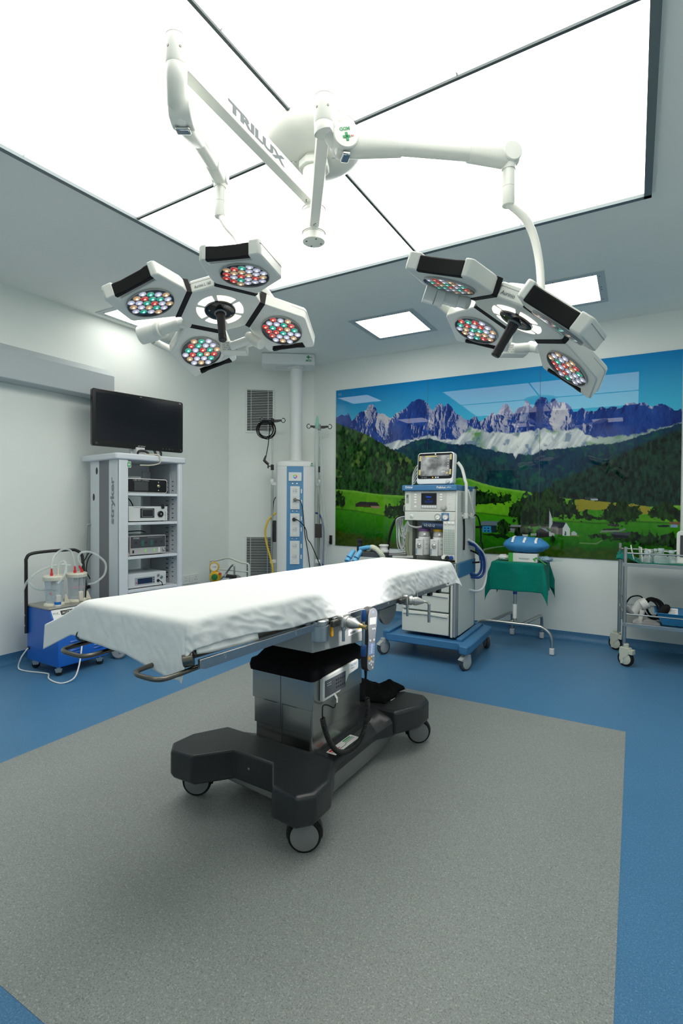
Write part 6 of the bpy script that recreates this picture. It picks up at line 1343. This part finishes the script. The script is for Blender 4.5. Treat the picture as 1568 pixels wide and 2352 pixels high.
# patient monitor on top
mm = thing('patient_monitor', 'white patient monitor with a film-covered screen on top of the anaesthesia machine', 'monitor', mat=AM @ Matrix.Translation((.03, .05, 1.462)) @ Matrix.Rotation(rad(-3), 4, 'Z'))
mf = Matrix.Rotation(rad(-6), 4, 'X') @ frame((0, 0, 0), (1, 0, 0), (0, 0, 1))
b = B(); b.rbox(-.163, .163, .010, .282, -.075, 0, .026, mf); ho = b.out('housing', M('monitor_white', (.72, .74, .74), .35, noise=.01), mm, bev=.008, seg=3)
b = B(); b.rbox(-.10, .10, 0, .02, -.06, -.01, .01, mf); b.out('foot', BLACK, mm)
b = B(); b.rbox(-.154, .154, .056, .274, -.001, .0015, .018, mf); gl = b.out('front_glass', M('gloss_black_panel', (.008, .008, .010), .18, noise=0), mm)
def film(name):
    m = bpy.data.materials.new(name); m.use_nodes = True; N = m.node_tree.nodes; L = m.node_tree.links; b_ = N['Principled BSDF']
    t = N.new('ShaderNodeTexCoord'); n1 = N.new('ShaderNodeTexNoise'); n1.inputs['Scale'].default_value = 9; n1.inputs['Detail'].default_value = 3; L.new(t.outputs['Object'], n1.inputs['Vector'])
    r = N.new('ShaderNodeValToRGB'); r.color_ramp.elements[0].position = .38; r.color_ramp.elements[0].color = (.12, .125, .13, 1); r.color_ramp.elements[1].position = .68; r.color_ramp.elements[1].color = (.55, .56, .56, 1)
    L.new(n1.outputs['Fac'], r.inputs[0]); L.new(r.outputs[0], b_.inputs['Base Color']); b_.inputs['Roughness'].default_value = .22; MATS[name] = m; return m
b = B(); b.box(-.130, .130, .080, .255, .0014, .0026, mf); sc2 = b.out('screen_film', film('wrinkled_screen_film'), gl, smooth=False)
TAPE = M('yellow_tape', (.55, .47, .18), .5, noise=.05)
for x0, x1, y0, y1 in ((-.146, -.128, .09, .135), (-.146, -.128, .21, .255), (.130, .146, .09, .135), (.130, .146, .215, .26), (-.09, .015, .243, .254), (.100, .118, .096, .112)):
    b = B(); b.box(x0, x1, y0, y1, .0024, .0032, mf); b.out('yellow_tape', TAPE, gl, smooth=False)
text('screen_text', 'AFN', PAPER, sc2, mf @ Matrix.Translation((.075, .115, .003)), w=.033, h=.014)
for y in (.14, .16, .18, .20, .22):
    b = B(); b.box(.112, .120, y, y + .006, .0024, .003, mf); b.out('soft_mark', LGREY, sc2, smooth=False)
b = B(); b.cyl((.0, .266, .001), (.0, .266, .0022), .006, n=14, m=mf); b.out('sensor_dot', PAPER, gl)
for x, mt_ in ((-.015, YELLOW), (.012, LGREY), (.032, LGREY), (-.11, DKGREY), (-.09, DKGREY), (-.075, DKGREY)):
    b = B(); b.box(x - .006, x + .006, .062, .073, .0014, .0024, mf); b.out('touch_key', mt_, gl, smooth=False)
b = B(); b.lathe([(.017, 0), (.016, .012), (.012, .015), (0, .015)], (.122, .030, 0), (0, 0, 1), 24, mf); b.out('rotary_knob', M('knob_silver', (.6, .62, .62), .3, .3), ho)
b = B(); b.box(-.125, -.075, .281, .285, -.05, -.02, mf); b.out('alarm_lamp', M('alarm_red_orange', (.6, .12, .05), .4), ho, bev=.001)
for k in range(5):
    b = B(); z = .045 + .032 * k; b.tube(spline([mf @ Vector(p) for p in ((-.160, z + .01, -.045), (-.182, z + .012, -.045), (-.205 - .004 * k, z - .02 - .01 * k, -.05), (-.222, .02, -.05), (-.232 + .008 * k, -.02, -.05), (-.24 + .010 * k, -.05, -.045))], 6), .0042, 6); b.out('sensor_lead', M('lead_pale_grey', (.5, .53, .53), .45), mm, ang=60)
# ------------------------------------------------------------------ instrument stand with green cloth
ms = thing('instrument_stand', 'steel instrument stand on four bent legs under a green cloth', 'instrument stand', (-.93, 4.93, 0))
L0 = Vector((-.93, 4.93, 0))
def W(*p): return Vector(p) - L0
b = B(); b.tube(spline([W(-1.29, 4.76, .06), W(-1.285, 4.76, .14), W(-1.25, 4.76, .205), W(-1.18, 4.76, .232), W(-1.05, 4.76, .238), W(-.93, 4.76, .238), W(-.76, 4.76, .238), W(-.69, 4.76, .228), W(-.635, 4.76, .185), W(-.612, 4.76, .12), W(-.61, 4.76, .05)], 8), .0145, 14); b.out('leg_tube', STEEL, ms, ang=60)
for x, x2 in ((-1.13, -1.055), (-.86, -.775)):
    b = B(); b.tube(spline([W(x, 4.78, .238), W((x + x2) / 2, 5.0, .238), W(x2 - .005, 5.22, .236), W(x2, 5.28, .215), W(x2, 5.305, .17), W(x2, 5.31, .06)], 8), .0145, 14); b.out('leg_tube', STEEL, ms, ang=60)
for x, y in ((-1.29, 4.76), (-.61, 4.76), (-1.055, 5.31), (-.775, 5.31)):
    b = B(); b.rbox(x + .93 - .020, x + .93 + .020, y - 4.93 - .022, y - 4.93 + .022, .004, .062, .012); b.out('foot_caster', M('white_caster', (.62, .64, .64), .4), ms, bev=.006)
b = B(); b.tube([W(-1.0, 4.76, .238), W(-.945, 4.84, .245), W(-.88, 4.76, .238)], .012, 10); b.out('pole_bracket', STEEL, ms)
b = B(); b.cyl(W(-.94, 4.84, .215), W(-.94, 4.84, .62), .0175, n=20); b.out('outer_pole', STEEL, ms, bev=.001)
b = B(); b.cyl(W(-.94, 4.84, .62), W(-.94, 4.84, .775), .013, n=18); b.out('inner_pole', CHROME, ms)
b = B(); b.cyl(W(-.94, 4.84, .49), W(-.94, 4.84, .515), .0185, n=18); b.out('blue_band', M('blue_band', (.02, .07, .3), .4), ms)
b = B(); b.cyl(W(-.94, 4.84, .27), W(-.94, 4.84, .40), .0183, n=18); b.out('pole_label', PAPER, ms)
b = B(); b.box(-.215, .225, -.10, .26, .755, .772); b.out('tray', STEEL, ms, bev=.004)
cl = thing('green_cloth', 'dark green cloth draped over the instrument stand with pointed corners', 'cloth', (-.925, 5.01, .7785))
GCL = M('green_cotton', (.0, .19, .14), .9, noise=.08, nscale=25, bump=.3, bscale=30, spec=.15, sheen=.1)
def fgc(u, v):
    hx, hy = .228, .196; h = .25
    s = (u - .5) * 2 * (hx + h); t = (v - .5) * 2 * (hy + h)
    cx = min(max(s, -hx + .015), hx - .015); cy = min(max(t, -hy + .015), hy - .015); ex, ey = s - cx, t - cy; e = math.hypot(ex, ey)
    if e < 1e-5: return (cx, cy, .004 * mnoise.noise(Vector((s * 8, t * 8, 1))))
    dx, dy = ex / e, ey / e; R = .015
    cor = min(abs(dx), abs(dy)) * 1.414
    if e < R * pi / 2: o, d = R * sin(e / R), R * (1 - cos(e / R))
    else: o, d = R + .05 * (e - .02), R + (e - R * pi / 2)
    al = s if abs(dy) > abs(dx) else t
    o += min(1, e / .1) * (.012 * sin(al * 24 + 1.3) * (1 - cor) + .05 * cor * min(1, e / .2) + .008 * mnoise.noise(Vector((al * 14, e * 6, 3))))
    d *= 1 - .02 * cor
    return (cx + dx * o, cy + dy * o, -d)
b = B(); b.grid(fgc, 90, 80); b.out('fabric', GCL, cl, ang=180, solid=.0025)
b = B(); b.box(.185, .245, -.10, -.04, -.165, -.14, Matrix.Rotation(.15, 4, 'Y')); b.out('pocket_edge', M('pale_teal_edge', (.25, .42, .45), .7), cl, bev=.006)
# glove box
gb = thing('glove_box', 'white and green glove box on the green cloth', 'box', (-.885, 4.925, .781), rad(1))
b = B(); b.box(-.125, .125, -.045, .075, 0, .078); bx = b.out('carton', PAPER, gb, bev=.002)
b = B(); b.box(-.1255, -.085, -.0456, .0755, -.0005, .0785); b.out('green_end', M('bright_green_print', (.06, .42, .06), .5, noise=.02), bx, smooth=False)
gf = frame((0, -.0458, 0), (1, 0, 0), (0, 0, 1))
text('lettering', 'me', DKGREY, bx, gf @ Matrix.Translation((-.022, .030, 0)), w=.022, h=.011); text('lettering', 'd', GREEN, bx, gf @ Matrix.Translation((-.003, .032, 0)), w=.010, h=.016); text('lettering', 'smart', DKGREY, bx, gf @ Matrix.Translation((.032, .031, 0)), w=.052, h=.014)
for x, y in ((.095, .03), (.105, .018), (.108, .035)):
    b = B(); b.cyl((x, y, 0), (x, y, .0006), .008, n=14, m=gf); b.out('green_dot', MATS['bright_green_print'], bx)
# sterile blue pack
sp_ = thing('blue_pack', 'rounded blue sterile pack with white tapes lying on the glove box', 'pack', (-.875, 4.99, .861))
def fp2(u, v):
    a = u * 2 * pi; t = v * pi; x, y, z = cos(a) * sin(t), sin(a) * sin(t), -cos(t)
    sx = math.copysign(abs(x) ** .75, x); sy = math.copysign(abs(y) ** .8, y); sz = math.copysign(abs(z) ** .6, z)
    k = 1 - .22 * max(0, sz)
    w_ = 1 - .14 * (sz < 0) * abs(sz)
    return (sx * (.205 if sz > -.3 else .19) * k * w_ + .01 * mnoise.noise(Vector((x * 3, y * 3, z * 3))), sy * .14 * k * w_, .07 + sz * .07 + .020 * max(0, z) * (-sx * .5 + .3) + .008 * mnoise.noise(Vector((x * 4, y * 4, z * 4 + 3))))
b = B(); b.grid(fp2, 48, 28); b.out('wrapping', M('sterile_blue_wrap', (.045, .25, .55), .65, noise=.04, bump=.3, bscale=40), sp_, ang=75)
for x, ang_ in ((-.10, .0), (.005, 0), (.10, .05)):
    b = B(); P = []
    for k in range(9):
        v = .56 + .30 * k / 8 * .9
        best = min((fp2(u / 200, v) for u in range(100, 200)), key=lambda p: abs(p[0] - x)); P.append(Vector(best) + Vector((0, -.003, .003)))
    b.loft([[p + Vector((-.010, 0, 0)), p + Vector((.010, 0, 0)), p + Vector((.010, .001, .0015)), p + Vector((-.010, .001, .0015))] for p in P]); b.out('white_tape', PAPER if x else PAPER, sp_)
# small things on the cloth
for nm, lb, p, mt_ in (('tissue_wad', 'crumpled white tissue at the left end of the glove box', (-1.06, 4.93, .786), PAPER), ('wrapped_pouch', 'small pale blue pouch on the right of the glove box', (-.70, 4.96, .784), M('pouch_blue_grey', (.25, .38, .48), .4))):
    t = thing(nm, lb, 'medical supply', p)
    def fw_(u, v, p=p): 
        a = u * 2 * pi; r = .055 * sin(v * pi) * (1 + .35 * mnoise.noise(Vector((cos(a) * 3, v * 6, sin(a) * 3)))); return (r * cos(a) * 1.1, r * sin(a) * .8, .026 - .026 * cos(v * pi) + .008 * mnoise.noise(Vector((a, v * 9, p[0]))))
    b = B(); b.grid(fw_, 30, 16); b.out('body', mt_, t, ang=25)
gs = thing('green_packet', 'bright green strip packet lying over the right corner of the green cloth', 'medical supply', (-.725, 4.875, .80))
b = B(); b.box(-.055, .055, -.008, .008, -.003, .003, Matrix.Rotation(rad(35), 4, 'Y')); b.out('packet', M('bright_green_print', (.06, .42, .06), .5), gs, bev=.001)
pa = thing('paper_pouch', 'white paper pouch overhanging the back right edge of the green cloth', 'medical supply', (-.66, 5.03, .787))
b = B(); b.box(-.07, .09, -.05, .05, 0, .006, Matrix.Rotation(rad(-8), 4, 'Y')); b.out('pouch', M('pale_mint_paper', (.50, .66, .62), .6), pa, bev=.002)

# ------------------------------------------------------------------ steel trolley at the right edge
tr = thing('steel_trolley', 'two-shelf steel trolley with cream casters cut by the right picture edge', 'trolley', (-.06, 4.74, 0))
T0 = Vector((-.06, 4.74, 0))
def V(*p): return Vector(p) - T0
XR_ = .83
for x, y, zt in ((-.064, 4.745, .968), (-.112, 5.225, .968), (XR_, 4.745, .968), (XR_, 5.225, .968)):
    b = B(); b.cyl(V(x, y, .17), V(x, y, zt), .0145, n=18); b.out('corner_post', STEEL, tr, bev=.001)
b = B(); b.cyl(V(-.09, 5.0, .33), V(-.09, 5.0, .90), .011, n=14); b.out('side_upright', STEEL, tr)
b = B(); b.tube([V(-.068, 4.76, .44), V(-.108, 5.2, .62)], .007, 8); b.out('side_brace', STEEL, tr)
for z in (.835, .350):
    b = B(); b.box(-.02, XR_ + .07, -.005, .50, z - .008, z, None); b.box(-.02, XR_ + .07, -.008, -.004, z - .024, z + .004, None); b.box(-.02, XR_ + .07, .50, .504, z - .024, z + .004); b.out('shelf', STEEL, tr, bev=.001)
for z in (.918, .425):
    for y in (4.745, 5.225):
        b = B(); b.cyl(V(-.064 if y < 5 else -.112, y, z), V(XR_, y, z), .0065, n=12); b.out('guard_rail', STEEL, tr)
    b = B(); b.cyl(V(-.064, 4.745, z), V(-.112, 5.225, z), .0065, n=12); b.out('guard_rail', STEEL, tr)
CRC = M('cream_caster', (.55, .57, .47), .45)
for x, y in ((-.05, 4.745), (-.135, 5.24), (XR_, 4.745), (XR_, 5.225)):
    b = B(); b.cyl(V(x, y, .15), V(x, y, .185), .022, n=16); c = V(x, y, 0)
    b.prism([(-.034, .02), (-.012, .02), (.0, .06), (.03, .10), (.045, .12), (.035, .155), (-.04, .155), (-.045, .12)], -.024, .024, frame(c, (.9, -.43, 0), (0, 0, 1))); b.box(.025, .062, .105, .142, -.026, .026, frame(c, (.9, -.43, 0), (0, 0, 1))); cs = b.out('caster', CRC, tr, bev=.004)
    b = B(); b.lathe([(.045, -.017), (.060, -.013), (.0625, -.006), (.0625, .006), (.060, .013), (.045, .017)], c + Vector((.0, 0, .063)), (-.43, -.9, 0), 32); b.out('tyre', SOFTBLK, cs, ang=30)
    b = B(); b.lathe([(.0455, -.0175), (.0455, .0175), (.03, .021), (.012, .024), (0, .024)], c + Vector((0, 0, .063)), (-.43, -.9, 0), 28); b.out('wheel_hub', CRC, cs, ang=30)
# things on the trolley
gc2 = thing('green_cloth', 'dark green cloth lining the upper trolley shelf and bunched over its left end', 'cloth', (.0, 4.95, .836))
def f3(u, v):
    x = -.13 + 1.0 * u; y = -.19 + .42 * v; z = .004 + .003 * mnoise.noise(Vector((x * 10, y * 10, 2)))
    l = max(0, .16 - (x + .13)) / .16
    z += l * (.085 + .03 * sin(v * 9) + .03 * mnoise.noise(Vector((v * 6, x * 20, 4)))) if u < .16 else 0
    if u < .08: z -= (.08 - u) / .08 * .06
    return (x, y, max(z, .002))
b = B(); b.grid(f3, 90, 36); b.out('fabric', GCL, gc2, ang=60, solid=.003)
for i, (x, y, rx, lb) in enumerate(((.0, 4.86, .5, 'white instrument pouch leaning nearest the trolley post'), (.05, 4.88, .62, 'white instrument pouch leaning behind the first pouch'), (.09, 4.90, .75, 'white instrument pouch leaning farthest from the trolley post'))):
    t = thing('instrument_pouch', lb, 'pouch', mat=Matrix.Translation((x, y, .842)) @ Matrix.Rotation(rx - 1.6 + .9, 4, 'Y') @ Matrix.Rotation(.15 * i, 4, 'Z'), group='white instrument pouches')
    b = B(); b.box(-.004, .004, -.05, .06, 0, .135 - .015 * i); b.out('paper_side', PAPER, t, bev=.0015)
    b = B(); b.box(.0041, .0055, -.04, .05, .012, .115 - .015 * i); b.out('film_side', M('pouch_film_dark', (.10, .12, .13), .3), t, smooth=False)
for i, (x, y, h, r) in enumerate(((.085, 4.86, .075, .042), (.15, 4.93, .09, .03), (.185, 4.85, .10, .048), (.26, 4.88, .085, .036), (.12, 4.99, .07, .036))):
    lb = ('clear plastic bottle nearest the pouches', 'clear plastic bottle behind the two front bottles', 'tallest clear plastic bottle with a round shoulder', 'clear plastic bottle beside the white device', 'clear plastic bottle at the back of the shelf')[i]
    t = thing('plastic_bottle', lb, 'bottle', (x, y, .842), group='clear bottles on the trolley')
    b = B(); b.lathe([(0, .001), (r, .001), (r, h * .45), (r * .75, h * .62), (r * .42, h * .72), (r * .42, h)], n=20); b.out('body', glass('clear_plastic', (.80, .90, .90), .30, .15), t, ang=40)
    b = B(); b.lathe([(r * .46, h), (r * .46, h + .018), (0, h + .018)], n=16); b.out('cap', M('pale_cap', (.55, .66, .68), .4), t)
dv = thing('handheld_scanner', 'white framed device with a grey screen standing at the right picture edge', 'medical device', mat=Matrix.Translation((.375, 4.90, .842)) @ Matrix.Rotation(rad(-10), 4, 'Z'))
b = B(); b.rbox(-.085, .12, .0, .26, -.03, 0, .03, frame((0, 0, 0), (1, 0, 0), (0, 0, 1))); b.out('housing', M('device_white', (.72, .73, .70), .35), dv, bev=.006)
b = B(); b.box(-.06, .10, .05, .225, -.001, .002, frame((0, 0, 0), (1, 0, 0), (0, 0, 1))); b.out('screen', M('grey_screen', (.055, .058, .062), .25), dv, smooth=False)
b = B(); b.lathe([(.012, 0), (.014, .01), (.012, .03)], (-.135, 0, .085), (1, 0, 0), 14); b.tube(spline([(-.13, 0, .085), (-.17, 0, .088), (-.21, -.01, .075), (-.25, -.02, .05), (-.27, -.02, .02)], 6), .004, 8); b.tube(spline([(-.085, 0, .10), (-.11, 0, .088), (-.13, 0, .085)], 4), .006, 8); b.out('cable', M('white_cable', (.74, .75, .74)), dv, ang=50)
b = B(); b.rbox(-.12, -.02, -.05, .02, 0, .018, .01); b.out('white_foot', MATS['device_white'], dv, bev=.004)
# lower shelf
hd = thing('handheld_light', 'white handheld appliance with a coiled black cable on the lower shelf', 'appliance', (.02, 4.93, .351))
b = B(); b.tube(spline([(-.02, 0, .04), (.0, 0, .09), (.03, 0, .135), (.06, 0, .15)], 5), [.03 + .012 * i / 15 for i in range(16)], 16); b.cyl((.075, -.01, .152), (.03, -.02, .125), .048, .042, n=24); b.out('body', M('device_white', (.72, .73, .70)), hd, bev=.004)
b = B(); b.tube([(-.03, -.03, .05), (-.08, -.05, .10)], [.018, .022], 12); b.out('nozzle', GREY, hd)
b = B(); b.tube([(.03, -.03, .0), (.045, -.03, .09)], [.018, .02], 12); b.out('grip', MATS['device_white'], hd)
P = []
for k in range(5):
    r = .072 + .008 * (k % 3); P += [(.10 + .01 * k - .5 * .06 * sin(rad(a)) * .3 + r * .8 * cos(rad(a)), .04 + .01 * k, .095 + r * sin(rad(a))) for a in range(0, 360, 30)]
b = B(); b.tube(spline(P, 4), .0075, 8); b.tube(spline([(.06, .0, .17), (.02, .0, .20), (-.04, .0, .185), (-.075, .0, .13), (-.085, 0, .08)], 6), .006, 8); b.out('cable', SOFTBLK, hd, ang=60)
bg = thing('plastic_bag', 'flat clear plastic bag lying in front on the lower trolley shelf', 'bag', (.09, 4.80, .353))
def f4(u, v):
    x = -.095 + .19 * u; y = -.05 + .12 * v; e = min(u, 1 - u, v, 1 - v); return (x, y, .002 + min(1, e * 6) * .03 * (.7 + .6 * mnoise.noise(Vector((x * 25, y * 25, 3)))))
b = B(); b.grid(f4, 26, 18); b.out('film', glass('bag_film', (.93, .93, .93), .30, .2), bg, ang=30)
bt = thing('blue_tray', 'bright blue plastic tray on the lower trolley shelf', 'tray', (.40, 4.93, .352))
BTM = M('tray_blue', (.02, .22, .48), .4, noise=.03)
b = B(); o_ = [(-.235, .155, .11), (-.19, .125, .0)]
def rc(hx, hy, z): return [(hx, hy, z), (-hx, hy, z), (-hx, -hy, z), (hx, -hy, z)]
b.loft([rc(.20, .12, .0), rc(.245, .155, .10), rc(.255, .165, .102), rc(.255, .165, .096), rc(.24, .15, .094), rc(.195, .115, .006)]); b.out('shell', BTM, bt, bev=.002)
bp_ = thing('black_case', 'black rounded case leaning on the left rim of the blue tray', 'case', mat=Matrix.Translation((.205, 4.87, .445)) @ Matrix.Rotation(rad(32), 4, 'Y'))
b = B(); b.lathe([(0, -.075), (.018, -.07), (.030, -.03), (.032, .03), (.022, .065), (0, .075)], n=20, m=Matrix.Scale(.7, 4, (0, 1, 0))); b.out('shell', SOFTBLK, bp_, ang=60)
pl_ = thing('printed_card', 'white printed card standing in the blue tray', 'card', mat=Matrix.Translation((.275, 4.86, .41)) @ Matrix.Rotation(rad(-22), 4, 'X'))
b = B(); b.box(-.032, .032, 0, .002, 0, .075); cd = b.out('card', PAPER, pl_, smooth=False)
for k in range(5):
    b = B(); b.box(-.022, .018 - .006 * (k % 2), -.0006, .0, .022 + k * .009, .025 + k * .009); b.out('text_line', GREY, cd, smooth=False)
